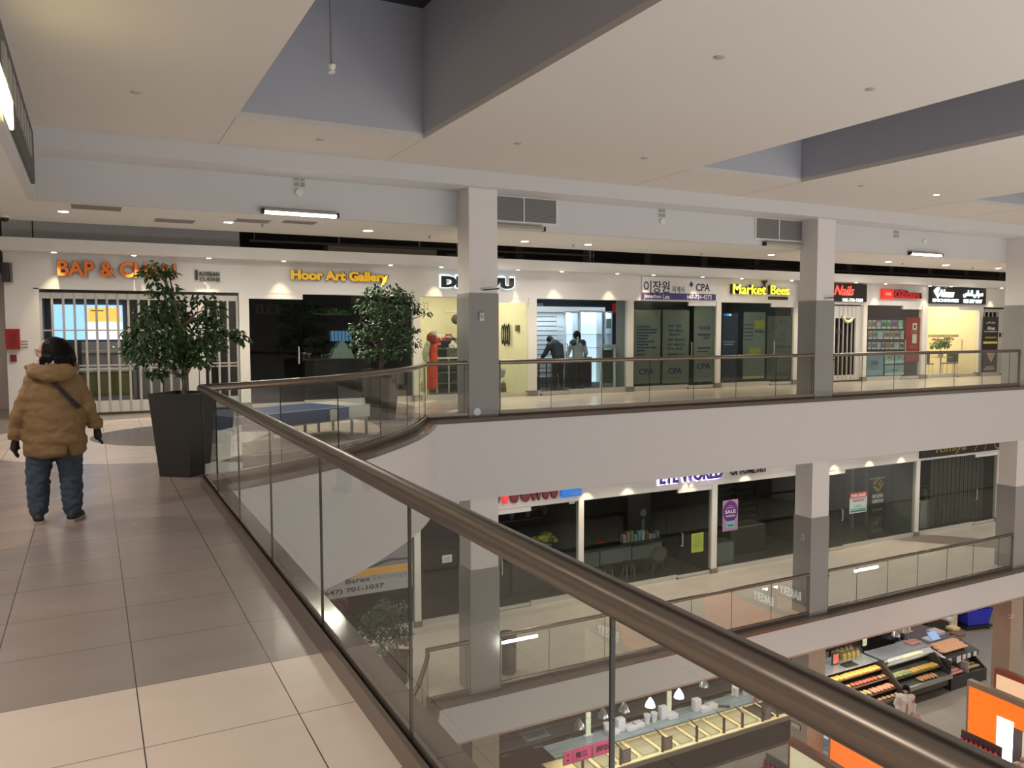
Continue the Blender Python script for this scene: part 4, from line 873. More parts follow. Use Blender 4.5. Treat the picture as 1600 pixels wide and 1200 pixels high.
# ------------------------------------------------------------------ shop contents, upper level
def sheet(name, label, cat, bl, tr, y, m, th=.008):
    a, b = PY(*bl, y), PY(*tr, y); t = thing(name, label, cat, ((a.x+b.x)/2, y, a.z)); MB().box(a.x, b.x, y-th, y, a.z, b.z).build('sheet', m, t); t['w'] = 0; del t['w']
    return t, a, b
def patch(t, name, m, a, b, u0, u1, v0, v1, y, d=.004):
    """a flat patch on a sheet, in fractions of its width and height"""
    return MB().box(a.x+(b.x-a.x)*u0, a.x+(b.x-a.x)*u1, y-d, y, a.z+(b.z-a.z)*v0, a.z+(b.z-a.z)*v1).build(name, m, t)
def ptext(t, name, s, m, a, b, u0, u1, v0, v1, y, **k):
    return text(name, s, a.x+(b.x-a.x)*u0, a.x+(b.x-a.x)*u1, a.z+(b.z-a.z)*v0, a.z+(b.z-a.z)*v1, y, m, t, depth=.004, **k)
def bars(t, name, m, a, b, rows, y, d=.003):
    """illegible small print: short uneven strokes"""
    mb = MB(); R = random.Random(len(rows)*7+int(a.x*10))
    for (u0, u1, v, hgt) in rows:
        u = u0
        while u < u1:
            w_ = min(R.uniform(.04, .11), u1-u); mb.box(a.x+(b.x-a.x)*u, a.x+(b.x-a.x)*(u+w_*.85), y-d, y, a.z+(b.z-a.z)*v, a.z+(b.z-a.z)*(v+hgt)); u += w_
    return mb.build(name, m, t)
def pm(name, col, rough=.5, emit=0, **k): return mat(name, col, rough, emit=emit, var=k.pop('var', 0), **k)
# cafe behind the folding gate
t, a, b = sheet('menu_screen', 'large lit blue menu screen with an orange box behind the folding gate', 'screen', (85, 531), (191, 477), 22.09, pm('screen_blue', (.28, .55, 1), .3, 1.05), .05)
patch(t, 'orange_box', pm('screen_orange', (1, .50, .10), .3, .9), a, b, .49, .97, .52, .93, 22.04); patch(t, 'pale_field', pm('screen_pale', (.72, .76, 1), .3, .9), a, b, .47, .99, .0, .50, 22.04); patch(t, 'title_bar', pm('screen_text', (.5, .3, .15), .4), a, b, .53, .72, .82, .85, 22.036)
t = thing('cafe_counter', 'long cafe counter with an olive front behind the folding gate', 'counter', (.5, 19.6, 0)); a, b = PY(60, 625, 19.6), PY(208, 580, 19.6)
MB().box(-.6, b.x, 19.6, 20.2, .012, .28).build('kick_base', pm('counter_base', (.32, .31, .30)), t); MB().box(-.6, b.x, 19.58, 20.2, .28, b.z).build('olive_front', mat('olive_panel', (.17, .165, .055), .5, var=.12, scale=3, vscale=(1, 1, 6)), t); MB().box(-.62, b.x+.02, 19.55, 20.22, b.z, b.z+.04).build('worktop', pm('counter_top', (.55, .53, .5), .3), t)
t = thing('back_cabinet', 'white back cabinet below the lit menu screen', 'cabinet', (.5, 20.9, 0)); a, b = PY(60, 590, 20.7), PY(190, 534, 20.7)
MB().box(-.2, b.x, 20.68, 21.1, .012, b.z-.25).build('body', pm('cabinet_white', (.33, .32, .31), .4), t); MB().box(-.2, b.x, 20.62, 21.1, b.z-.25, b.z-.20).build('shelf', pm('cabinet_shelf', (.42, .41, .4), .4), t)
MB().box(-.2, b.x, 21.0, 21.1, b.z-.2, b.z).build('splashback', pm('cabinet_white', (.33, .32, .31)), t)
for k in range(4): MB().box(-.15+k*.55, .37+k*.55, 20.66, 20.68, .1, b.z-.3).build('door', pm('cabinet_door', (.36, .35, .34), .4), t)
o = MB().ball(PY(177, 543, 20.75), .05, 10, (1, 1, .8)).build('bell', mat('bell_metal', (.6, .55, .45), .2, .9), None, True); tag(o, 'small metal bell on the white back cabinet', 'bell')
# gallery
for (x0, x1, y0, y1), l in zip(((398, 412, 474, 491), (414, 437, 475, 492)), ('pale framed picture at the left inside the dark gallery', 'framed print with dark figures inside the dark gallery')):
    t, a, b = sheet('framed_picture', l, 'picture', (x0, y1), (x1, y0), 22.09, pm('picture_frame', (.05, .03, .02), .4), .04); patch(t, 'print', pm('picture_paper', (.22, .17, .15), .6), a, b, .08, .92, .12, .88, 22.05); patch(t, 'figure', pm('picture_dark', (.04, .03, .03), .6), a, b, .35, .7, .2, .75, 22.046)
t = thing('display_table', 'dark display table with silver ware in the gallery window', 'table', (4.9, 19.2, 0)); a, b = PY(470, 561, 19.2), PY(580, 561, 19.2); tz = a.z
MB().box(a.x, b.x, 19.0, 19.8, tz-.06, tz, .01).build('table_top', pm('table_dark', (.035, .028, .02), .3), t); MB().box(a.x+.05, b.x-.05, 19.03, 19.75, tz-.6, tz-.06).build('table_skirt', pm('table_skirt', (.02, .017, .015), .8), t)
for x in (a.x+.06, b.x-.1):
    for y in (19.05, 19.7): MB().box(x, x+.05, y, y+.05, .012, tz-.6).build('leg', pm('table_dark', (.035, .028, .02)), t)
crys = mat('crystal', (.40, .50, .46), .12, var=.25, scale=30); slv = mat('silver_ware', (.75, .74, .72), .15, .9)
p = PY(533, 560, 19.3); t = thing('crystal_house', 'pale stepped crystal house ornament on the gallery table', 'ornament', (p.x, 19.3, tz))
for k, (w_, z0, z1) in enumerate(((.30, 0, .16), (.24, .16, .26), (.13, .26, .36), (.06, .36, .42))):
    mb = MB(); mb.prismy([(p.x-w_, tz+z0), (p.x+w_, tz+z0), (p.x+w_*.75, tz+z1), (p.x-w_*.75, tz+z1)], 19.15, 19.45); mb.build('tier', crys, t)
R = random.Random(8)
for k, x in enumerate((475, 483, 503, 509, 515, 519, 545, 552, 559, 566)):
    p = PY(x, 560, 19.25+.2*R.random()); h = R.uniform(.08, .16); o = MB().lathe(p.x, p.y, [(.03, tz), (.012, tz+.02), (.012, tz+h*.5), (.07, tz+h*.8), (.075, tz+h), (.06, tz+h*.9)], 14).build('silver_bowl', slv, None, True)
    tag(o, 'small footed silver bowl on the dark gallery table, number %d from the left of ten' % (k+1) if k not in (2, 4) else ('pair-height silver bowl just left of the crystal house, %s one' % ('outer' if k == 2 else 'inner')), 'bowl', 'silver bowls on the gallery table')
t = thing('plant_box', 'box of bright green leaves high inside the dark gallery', 'plant', PY(517, 485, 20.3)); a, b = PY(487, 492, 20.3), PY(547, 478, 20.3); MB().box(a.x, b.x, 20.2, 20.45, a.z, a.z+.05).box(a.x+.1, a.x+.14, 20.4, 22.1, a.z, a.z+.03).box(b.x-.14, b.x-.1, 20.4, 22.1, a.z, a.z+.03).build('trough', pm('trough_grey', (.16, .16, .16)), t)
mb = MB(); foliage(mb, [(a.x+(b.x-a.x)*k/9, 20.3, a.z+.14, .13, 26) for k in range(10)], .12, random.Random(9)); mb.build('leaves', leaf_mat('bright_leaf', (.02, .10, .01), (.07, .22, .03)), t)
lamp('SPOT', (a.x+.6, 19.9, 2.75), 8, (1, 1, .9), size=.03, spot=70)
t, a, b = sheet('mirrored_screen', 'added glowing blue panel left of the bushier tree, standing in for a mirrored screen', 'screen', (516, 533), (549, 517), 22.09, pm('screen_reflection', (.12, .30, .52), .3, .5), .04)  # reflection in the gallery glass, put in as a glowing panel
for k in range(6): patch(t, 'bar', c_blk, a, b, k/6, k/6+.03, 0, 1, 22.05)
# boutique
skn = pm('mannequin_pale', (.45, .33, .26), .5); org = mat('dress_orange', (.62, .06, .02), .7, var=.1, bump=.3, scale=12); redh = mat('wig_red', (.20, .012, .012), .5, var=.1); fl = mat('shawl_pale', (.42, .48, .36), .8, var=.3, scale=14)
t = thing('mannequin', 'mannequin with red hair in a long orange dress at the boutique counter', 'mannequin', (7.47, 18.55, .0)); mx, my = 7.38, 18.60
mb = MB(); ell(mb, [(.22, mx, my, .13, .10), (.7, mx, my, .14, .11), (1.0, mx, my, .135, .11), (1.15, mx, my, .11, .09), (1.32, mx, my, .14, .09), (1.38, mx, my, .07, .06)]); fuse('dress', mb, org, t, .016, 4, .012, .08).location = (-mx, -my, 0)
mb = MB(); limb(mb, [(mx, my, 1.35), (mx, my, 1.46)], [.04, .045]); mb.ball((mx, my, 1.5), .09, 12, (.85, 1, 1.15)); fuse('body', mb, skn, t, .012, 2).location = (-mx, -my, 0)
mb = MB(); ell(mb, [(1.36, mx-.02, my-.02, .12, .09), (1.46, mx-.02, my-.02, .135, .115), (1.56, mx-.02, my-.01, .12, .11), (1.63, mx-.02, my, .05, .05)]); fuse('hair', mb, redh, t, .014, 4).location = (-mx, -my, 0)
mb = MB(); limb(mb, [(mx-.13, my-.04, 1.36), (mx-.21, my-.05, 1.1), (mx-.16, my-.06, .85)], [.07, .085, .07]); fuse('shawl', mb, fl, t, .016, 4, .01).location = (-mx, -my, 0)
MB().cyl(mx, my, .012, .03, .16).build('base_plate', c_alu, t); MB().cyl(mx, my, .03, .24, .02).build('stand_pole', c_alu, t)
t = thing('glass_showcase', 'glass showcase counter with shelves in the boutique left of the column', 'showcase', (8.2, 18.6, 0)); a, b = PY(681, 604, 18.5), PY(745, 560, 18.5); z1 = b.z
MB().box(a.x, b.x+.5, 18.5, 19.1, .012, .12).build('plinth', pm('showcase_base', (.10, .10, .09)), t); MB().box(a.x, b.x+.5, 18.5, 19.1, z1, z1+.04).build('counter_top', pm('showcase_top', (.68, .66, .58), .3), t)
for z in (.35, .62): MB().box(a.x, b.x+.5, 18.53, 19.1, z, z+.015).build('shelf', pm('showcase_shelf', (.16, .22, .20), .2), t)
for x in (a.x+.02, a.x+.34, b.x+.3): MB().box(x, x+.03, 18.49, 18.53, .12, z1).build('frame_post', c_alu, t)
MB().box(a.x, b.x+.5, 19.05, 19.1, .12, z1).build('back_panel', pm('showcase_back', (.20, .27, .24), .4), t)
R = random.Random(2)
for k in range(9):
    z = (.12, .365, .635)[k % 3]; x = a.x+.15+.35*(k//3); o = MB().box(x, x+R.uniform(.14, .26), 18.65, 18.9, z, z+R.uniform(.05, .10), .02).build('folded_scarf', mat('scarf_dark%d' % (k % 3), ((.03, .04, .04), (.05, .06, .06), (.02, .02, .025))[k % 3], .8, var=.2)); tag(o, 'folded dark scarf in the boutique showcase', 'scarf', 'folded scarves in the boutique showcase')
for (x0, x1, y0, y1), l, s in zip(((696, 706, 522, 531), (683, 693.5, 533, 543)), ('red price card standing higher among the clothes in the boutique', 'red price card standing lower left among the clothes in the boutique'), ('60%', '50%')):
    t, a, b = sheet('price_card', l, 'sign', (x0, y1), (x1, y0), 18.95, pm('card_red', (.32, .02, .03), .5)); ptext(t, 'number', s, wht, a, b, .1, .9, .35, .75, 18.942, bold=.02)
p = PY(707.5, 547, 18.8); t = thing('necklace_bust', 'white necklace bust on the boutique counter', 'bust', (p.x, 18.8, z1+.04)); mb = MB(); mb.prismy([(p.x-.08, p.z-.02), (p.x+.08, p.z-.02), (p.x+.11, p.z+.12), (p.x+.04, p.z+.19), (p.x+.03, p.z+.24), (p.x-.03, p.z+.24), (p.x-.04, p.z+.19), (p.x-.11, p.z+.12)], 18.76, 18.82); mb.build('bust', pm('bust_white', (.75, .73, .6)), t); MB().cyl(p.x, 18.8, z1+.04, p.z, .05).build('foot', pm('bust_white', (.75, .73, .6)), t)
blkc = mat('handbag_black', (.012, .012, .013), .4, var=.1); bpat = mat('handbag_pattern', (.10, .10, .085), .6, var=.5, scale=45)
for x0, x1, y0, m, l in ((684, 697, 544, blkc, 'plain black handbag on the boutique counter'), (696.5, 714, 543, bpat, 'patterned black and grey handbag on the boutique counter'), (690, 703, 531, blkc, 'dark box bag behind the handbags in the boutique')):
    q = 18.65 if m is not blkc or y0 == 544 else 18.9; a, b = PY(x0, 560, q), PY(x1, y0, q); t = thing('handbag', l, 'bag', ((a.x+b.x)/2, q, z1+.04)); MB().box(a.x, b.x, q-.06, q+.08, z1+.041, b.z, .03).build('bag_body', m, t); mb = MB(); c_ = (a.x+b.x)/2; mb.tube([(c_-.08, q, b.z-.01), (c_-.06, q, b.z+.05), (c_+.06, q, b.z+.05), (c_+.08, q, b.z-.01)], .008, 6); mb.build('handle', m, t)
t = thing('clothes_rail', 'low clothes rail along the boutique wall behind the counter', 'clothes rail', (8.3, 20.3, 0)); a, b = PY(670, 524, 20.3), PY(735, 524, 20.3); mb = MB(); mb.tube([(a.x, 20.3, .02), (a.x, 20.3, a.z), (b.x, 20.3, a.z), (b.x, 20.3, .02)], .015, 8); mb.build('frame', c_alu, t)
cc = [(.40, .03, .04), (.55, .05, .12), (.03, .03, .03), (.05, .05, .05), (.02, .03, .03), (.35, .04, .06), (.03, .03, .035)]
for k in range(7):
    x = a.x+.25+k*.22; m = mat('garment%d' % k, cc[k], .8, var=.15); t = thing('garment', ('red', 'pink', 'black', 'charcoal', 'dark green', 'crimson', 'blackish')[k]+' garment on the boutique clothes rail, place %d' % (k+1), 'garment', (x, 20.3, a.z)); mb = MB()
    ell(mb, [(a.z-.75, x, 20.3, .09, .16), (a.z-.3, x, 20.3, .07, .15), (a.z-.08, x, 20.3, .06, .2), (a.z-.04, x, 20.3, .02, .03)], 12); mb.build('cloth', m, t, True); mb = MB(); mb.tube([(x, 20.3, a.z-.04), (x, 20.3, a.z+.03)], .005, 5); mb.build('hanger_hook', c_alu, t)
t = thing('hat_stand', 'grey hats and a hanger on the boutique wall beside the column', 'hats', PY(712, 500, 20.9)); p = PY(711, 499, 20.9); mb = MB(); mb.ball((p.x, 20.8, p.z), .16, 12, (1, .6, .9)); mb.build('hat', mat('hat_grey', (.06, .055, .05), .8), t, True); mb = MB(); mb.tube([(p.x-.3, 20.95, p.z+.22), (p.x+.3, 20.95, p.z+.22)], .015, 6); mb.tube([(p.x-.02, 20.95, p.z+.22), (p.x, 20.85, p.z+.1)], .01, 5); mb.tube([(p.x, 20.95, p.z+.22), (p.x, 21.5, p.z+.22)], .01, 5); mb.build('bar', c_alu, t)
t, a, b = sheet('paper_sign', 'pale blue paper notice on the boutique back wall', 'notice', (672.5, 526), (682.5, 517), 21.498, pm('paper_blue', (.45, .52, .52), .6)); bars(t, 'print', pm('print_grey', (.15, .18, .2)), a, b, [(.2, .8, .3, .1), (.3, .7, .6, .1)], 21.49)
t = thing('unit_number', 'faint outlined unit number at the top left of the boutique glass', 'sign', PY(663, 480, YW)); textp('digits', '32', (660, 484), (670, 484), (660, 472), YW+.03, pm('number_grey', (.30, .30, .22)), t, depth=.004)
t = thing('necklace_board', 'dark necklaces hanging on the yellow boutique wall right of the column', 'necklaces', PX(790, 520, 9.9)); a, b = PX(784, 508, 9.85), PX(797, 510, 9.85); mb = MB(); mb.tube([(9.85, a.y, a.z), (9.85, b.y, a.z)], .012, 6); mb.tube([(9.85, (a.y+b.y)/2, a.z), (9.92, (a.y+b.y)/2, a.z)], .012, 5); mb.build('peg_bar', c_alu, t)
for k in range(4):
    mb = MB(); y = a.y+(b.y-a.y)*(k+.5)/4; r_ = abs(b.y-a.y)/10; n = 12; mb.tube([(9.84, y+r_*math.cos(q*2*PI/n), a.z-.26+(.25+.04*(k % 2))*math.sin(q*2*PI/n)) for q in range(n+1)], .016, 5); mb.build('necklace', blkc, t)
t = thing('door_sensor', 'small dark wall switch on the yellow boutique wall', 'switch', PY(809.5, 513, 21.3)); p = PX(809.5, 513, 9.9); MB().box(9.85, 9.91, p.y-.08, p.y+.08, p.z-.08, p.z+.08, .01).build('case', pm('switch_brown', (.12, .09, .05)), t)
p = PZ(790, 612, .012); t = thing('shopping_bag', 'brown fabric bag on the boutique floor by the column', 'bag', (p.x, p.y, 0)); mb = MB(); ell(mb, [(.013, p.x, p.y, .20, .12), (.12, p.x, p.y, .21, .12), (.22, p.x, p.y, .17, .08), (.26, p.x, p.y, .13, .04)], 14); fuse('bag', mb, mat('bag_brown', (.10, .075, .03), .85, var=.2), t, .016, 3, .012, .07).location = (-p.x, -p.y, 0); mb = MB(); mb.tube([(p.x-.1, p.y, .24), (p.x-.06, p.y, .30), (p.x+.08, p.y, .30), (p.x+.12, p.y, .24)], .01, 6); mb.build('handle', mat('bag_brown', (.1, .075, .03)), t)
t = thing('blue_print_bag', 'tilted blue and white printed bag hanging by the column in the boutique', 'bag', PY(786, 585, 18.9)); a, b = PY(781, 591, 18.9), PY(789, 577, 18.9); mb = MB(); mb.prismy([(a.x, a.z), (b.x-.03, a.z+.03), (b.x+.02, b.z-.03), (a.x+.02, b.z)], 18.88, 18.92); mb.build('sheet', mat('print_blue_white', (.28, .36, .40), .6, var=.4, scale=20), t); mb = MB(); mb.tube([(a.x-.3, 18.9, b.z+.02), (b.x, 18.9, b.z+.02)], .01, 6); mb.tube([(a.x-.3, 18.9, b.z+.02), (a.x-.3, 18.9, .012)], .015, 6); mb.build('stand', c_alu, t)
# white display shop
wd = mat('display_white', (.62, .65, .70), .4, var=.02); glow = mat('display_glow', (.75, .88, 1), .5, emit=.75, ecol=(.70, .88, 1), var=0); glow2 = mat('display_lamp', (.8, .93, 1), .5, emit=5, var=0)
y = 20.4; t = thing('slat_wall', 'white slatted display wall in the white display shop', 'slat wall', (10.8, y, 0)); a, b = PY(830, 552, y), PY(884, 488, y)
MB().box(a.x-.4, b.x, y, y+.05, .3, b.z).build('backing', mat('slat_gap', (.14, .15, .18), .6), t); n = 14; mb = MB()
for k in range(n): h = (b.z-.3)/n; mb.box(a.x-.4, b.x, y-.025, y, .3+k*h+.012, .3+(k+1)*h-.012)
mb.build('slats', wd, t); MB().box(a.x-.4, PY(942, 484, y).x, y-.12, y+.1, b.z, b.z+.16).build('top_cornice', pm('cornice_white', (.75, .77, .8), .4, .25), t)
for k, (xa, xb, ya, l) in enumerate(((870, 882, 490, 'narrow white slatted end panel between slat wall and cabinets'), (883, 904, 489, 'left lit glass cabinet in the white display shop'), (906, 942, 488, 'middle wide lit glass cabinet in the white display shop'), (945, 957, 489, 'right narrow lit glass cabinet with a paper on it'))):
    yy = y-.05 if k == 0 else y-.1-.05*k; a, b = PY(xa, 560, yy), PY(xb, ya, yy); t = thing('display_cabinet', l, 'cabinet', (a.x, yy, 0))
    if k == 0:
        MB().box(a.x, b.x, yy, yy+.03, .3, b.z).build('panel', wd, t); mb = MB()
        for q in range(12): mb.box(a.x, b.x, yy-.012, yy, .35+q*.13, .44+q*.13)
        mb.build('slats', wd, t); continue
    MB().box(a.x, b.x, yy+.30, yy+.33, .10, b.z).build('lit_back', glow, t); MB().box(a.x, b.x, yy, yy+.33, .012, .12).build('plinth', wd, t); MB().box(a.x, b.x, yy, yy+.33, b.z, b.z+.05).build('top', wd, t)
    for x in (a.x, b.x-.03): MB().box(x, x+.03, yy, yy+.33, .12, b.z).build('side_frame', wd, t)
    for z in (.75, 1.15, 1.55): MB().box(a.x+.03, b.x-.03, yy+.02, yy+.3, z, z+.012).build('glass_shelf', pm('cabinet_shelf_glass', (.20, .30, .36), .2), t)
    for q in range(max(1, round((b.x-a.x)/.35))):
        x = a.x+.18+.35*q
        if x < b.x-.05: mb = MB(); mb.ball((x, yy+.2, b.z-.05), .12, 10, (1, .5, .6)); mb.build('cabinet_lamp', glow2, t, True)
    if k == 3: p, q = PY(947, 508, yy), PY(955, 498, yy); MB().box(p.x, q.x, yy-.01, yy, p.z-.1, q.z).build('paper', pm('paper_teal', (.35, .45, .46)), t)
lamp('AREA', (11.6, 19.9, 2.2), 14, (.8, .92, 1), size=1.6, sy=.3)
t = thing('work_table', 'dark blue work table in front of the lit cabinets', 'table', (12.2, 19.9, 0)); a, b = PY(893, 557, 19.75), PY(928, 557, 19.75); MB().box(10.95, b.x, 19.85, 20.15, .86, .90, .01).build('table_top', wd, t); MB().box(a.x, b.x, 19.87, 20.13, .05, .86).build('front_panel', mat('table_navy', (.02, .03, .055), .5), t); MB().box(10.95, 11.15, 19.87, 20.13, .013, .86).build('end_panel', pm('end_grey', (.25, .27, .28)), t)
MB().box(a.x, b.x, 19.87, 20.13, .013, .05).build('foot', c_blk, t)
for xx, l in ((12.45, 'white frame shelf leaning in the glass corner of the display shop'),):
    a, b = PY(940, 604, 18.6), PY(976, 541, 18.6); t = thing('frame_shelf', l, 'frame', (a.x, 18.6, 0)); fw = pm('frame_white', (.55, .58, .56), .4)
    for (u0, u1) in ((a.x+.02, a.x+.32), (b.x-.30, b.x)):
        mb = MB(); mb.tube([(u0-.1, 18.5, .013), (u0+.06, 18.75, b.z)], .05, 4); mb.build('upright', fw, t)
    MB().box(a.x+.05, b.x-.2, 18.70, 18.8, b.z-.05, b.z+.05).build('top_bar', fw, t); mb = MB(); mb.quad((a.x-.02, 18.56, .2), (b.x-.32, 18.56, .2), (b.x-.22, 18.77, b.z-.1), (a.x+.08, 18.77, b.z-.1)); mb.build('mirror_sheet', pm('mirror_grey', (.06, .09, .085), .1), t)
t = thing('shelf_trolley', 'small open black trolley with white trays at the left of the display shop', 'trolley', (10.35, 18.7, 0)); a, b = PY(836, 610, 18.8), PY(848, 553, 18.8)
for x in (a.x, b.x): 
    for yy in (18.6, 19.0): MB().box(x-.012, x+.012, yy-.012, yy+.012, .013, .88).build('leg', c_blk, t)
for z in (.45, .62, .88): MB().box(a.x, b.x, 18.6, 19.0, z-.02, z).build('tray', pm('tray_white', (.6, .62, .62)) if z != .88 else pm('tray_dark', (.10, .10, .11)), t)
t, a, b = sheet('wall_monitor', 'small pale wall box at the top left of the display shop', 'box', (835, 480), (847, 474), 21.69, pm('box_pale', (.4, .42, .45)), .08); o = MB().box(PY(958, 480, 21.66).x, PY(964, 480, 21.66).x, 21.66, 21.7, 2.25, 2.55).build('red_sign', pm('exit_red', (.5, .02, .02), .4, .25)); tag(o, 'small red glowing sign at the top right of the display shop', 'sign')
# accountant: frosted films with print
film = mat('frosted_film', (.19, .21, .185), .55, var=.12, scale=1.5); bl_ink = mat('film_ink', (.018, .026, .12), .6, var=0)
def filmed(label, bl, tr, lines, logo, ko=()):
    t, a, b = sheet('window_film', label, 'window film', bl, tr, YW+.062, film, .006)
    if lines: bars(t, 'small_print', bl_ink, a, b, lines, YW+.056)
    for s, u0, u1, v0, v1 in ko: ptext(t, 'korean_print', s, bl_ink, a, b, u0, u1, v0, v1, YW+.056, bold=.012)
    ptext(t, 'logo', 'CPA', bl_ink, a, b, *logo, YW+.056, bold=.03); return t
yr = lambda v: 1-v
filmed('left frosted window film with many short printed lines at the accountant', (990, 600), (1032, 484), [(.10, .10+w_, .76-k*.0405, .021) for k, w_ in enumerate((.5, .78, .75, .45, .4, .68, .45, .75, .3))]+[(.10, .42, .385, .02)], (.18, .75, .125, .2))
filmed('middle frosted window film with Korean lines at the accountant', (1034.5, 599), (1077, 484.5), [], (.22, .74, .13, .205), [('법인 설립', .22, .68, .765, .80), ('법인 세법사', .22, .76, .70, .735), ('세금신고', .24, .66, .645, .68), ('개인 세금신고', .2, .86, .575, .612), ('비즈 세금신고', .18, .84, .51, .545), ('회사 등록', .18, .74, .455, .485), ('정부보조 신고', .2, .86, .375, .41)])
filmed('frosted film with a phone block on the accountant door', (1083, 597), (1117, 474), [(.22, .8, .42, .02), (.18, .72, .38, .015), (.2, .8, .59, .022)], (.16, .82, .165, .235), [('이장원', .24, .78, .66, .71), ('회계사', .46, .76, .54, .58)])
# bee shop posters
t, a, b = sheet('window_poster', 'tall dark blue window poster at the left of the bee shop', 'poster', (1127.5, 596), (1153, 489), YW+.062, mat('poster_navy', (.018, .035, .075), .5, var=.15)); ptext(t, 'title', 'COMBINED', pm('poster_pale', (.35, .4, .45)), a, b, .0, .8, .565, .59, YW+.054); bars(t, 'small_print', pm('poster_pale', (.35, .4, .45)), a, b, [(.1, .7, .535, .012)], YW+.054)
for k, c in enumerate(((.05, .06, .5), (.02, .2, .9), (.05, .6, .5), (.6, .7, .7))): patch(t, 'colour_dot', pm('dot%d' % k, c, .5, .6), a, b, .05+k*.13, .16+k*.13, .955, .985, YW+.054)
t, a, b = sheet('window_poster', 'pale teal window poster with yellow patches in the middle of the bee shop', 'poster', (1160, 592), (1196, 488), YW+.064, mat('poster_teal', (.16, .20, .19), .5, var=.15)); patch(t, 'yellow_splash', pm('splash', (.32, .30, .05)), a, b, .5, .98, .76, .88, YW+.056); patch(t, 'yellow_foot', pm('splash', (.32, .30, .05)), a, b, .25, .8, .37, .47, YW+.056); patch(t, 'yellow_strip', pm('strip_yellow', (.45, .46, .14)), a, b, .0, .95, .0, .035, YW+.056)
bars(t, 'small_print', pm('poster_dark', (.06, .06, .07)), a, b, [(.02, .45, .80-k*.055, .02) for k in range(5)]+[(.4, .8, .30, .012)], YW+.056)
t, a, b = sheet('window_poster', 'grey window film with a flower of hexagons on the bee shop door side', 'poster', (1197, 593), (1238, 494), YW+.066, mat('film_grey', (.095, .105, .10), .5, var=.1)); hm = pm('hexagon_dark', (.035, .035, .032))
for k in range(7):
    q = k*PI/3; r_ = 0 if k == 6 else .15; c_ = (a.x+(b.x-a.x)*.58+r_*math.cos(q), a.z+(b.z-a.z)*.62+r_*1.25*math.sin(q)); mb = MB(); rg = lambda rr: [(c_[0]+rr*math.cos(PI/6+i*PI/3), YW+.056, c_[1]+rr*math.sin(PI/6+i*PI/3)) for i in range(6)]; mb.ring([rg(.075), rg(.05)], caps=False); mb.build('hexagon', hm, t)
for u, v, r_ in ((.3, .83, .09), (.55, .92, .05), (.74, .9, .045), (.85, .86, .03)):
    mb = MB(); q = (a.x+(b.x-a.x)*u, a.z+(b.z-a.z)*v); mb.ring([[(q[0]+r_*math.cos(i*PI/3), YW+.057, q[1]+r_*math.sin(i*PI/3)) for i in range(6)], [(q[0]+r_*.8*math.cos(i*PI/3), YW+.055, q[1]+r_*.8*math.sin(i*PI/3)) for i in range(6)]], caps=r_ < .06); mb.build('hexagon', hm, t)
textp('name_print', 'Market Bees', (1180, 520), (1203, 521), (1180, 515), YW+.05, hm, t, depth=.003)
# nail salon gate is above; travel agency photo shelves
R = random.Random(21); k = 0
for r_, (y0, y1) in enumerate(((500, 514), (517, 530), (534.5, 546))):
    xs_ = 1355.5
    while xs_ < 1411:
        w_ = R.uniform(5.5, 11); x1 = min(xs_+w_, 1412.5); k += 1; base = [R.uniform(.10, .35) for _ in range(3)]
        t, a, b = sheet('photo_card', '%s travel photo card in the %s row of the red signed shop window' % (('first', 'second', 'third', 'fourth', 'fifth', 'sixth', 'seventh', 'eighth', 'ninth', 'tenth')[k-1], ('top', 'middle', 'bottom')[r_]), 'photo', (xs_+.3, y1), (x1-.3, y0), YW+.075, mat('photo%d_%d' % (r_, k), base, .5, var=.5, scale=14)); patch(t, 'caption', pm('photo_caption', (.42, .42, .40)), a, b, .08, .92, .04, .2, YW+.066); patch(t, 'view', mat('photo_view%d' % (k % 4), ((.05, .11, .07), (.2, .12, .08), (.06, .10, .17), (.3, .3, .28))[k % 4], .5, var=.5, scale=20), a, b, .1, .9, .3, .75, YW+.066); xs_ = x1
    k = 0
for y0 in (515.5, 531.5): 
    a, b = PY(1355, y0+1, YW+.09), PY(1413, y0, YW+.09); o = MB().box(a.x, b.x, YW+.07, YW+.16, a.z-.02, a.z+.02).build('photo_shelf', pm('shelf_maroon', (.10, .025, .03))); tag(o, '%s dark red shelf strip below the travel photos' % ('upper' if y0 < 520 else 'lower'), 'shelf')
for bl, tr, c, l in (((1353, 588), (1380, 549), (.12, .22, .30), 'blue sea poster low in the window of the red signed shop'), ((1382, 569), (1397, 549), (.25, .36, .34), 'pale beach poster low in the same window, left one'), ((1398, 568), (1412, 549), (.22, .36, .38), 'pale beach poster low in the same window, right one'), ((1382, 587), (1412, 570), (.16, .17, .12), 'brownish landscape poster at the foot of the photo window')):
    t, a, b = sheet('travel_poster', l, 'poster', bl, tr, YW+.075, mat('tp%d' % tr[0], c, .5, var=.45, scale=2.2)); patch(t, 'dark_shape', mat('tpd%d' % tr[0], [v*.35 for v in c], .5, var=.3), a, b, .3, .7, .45, .62, YW+.066); patch(t, 'pale_strip', mat('tps%d' % tr[0], [min(1, v*1.6) for v in c], .5, var=.2), a, b, .0, 1, .05, .25, YW+.066)
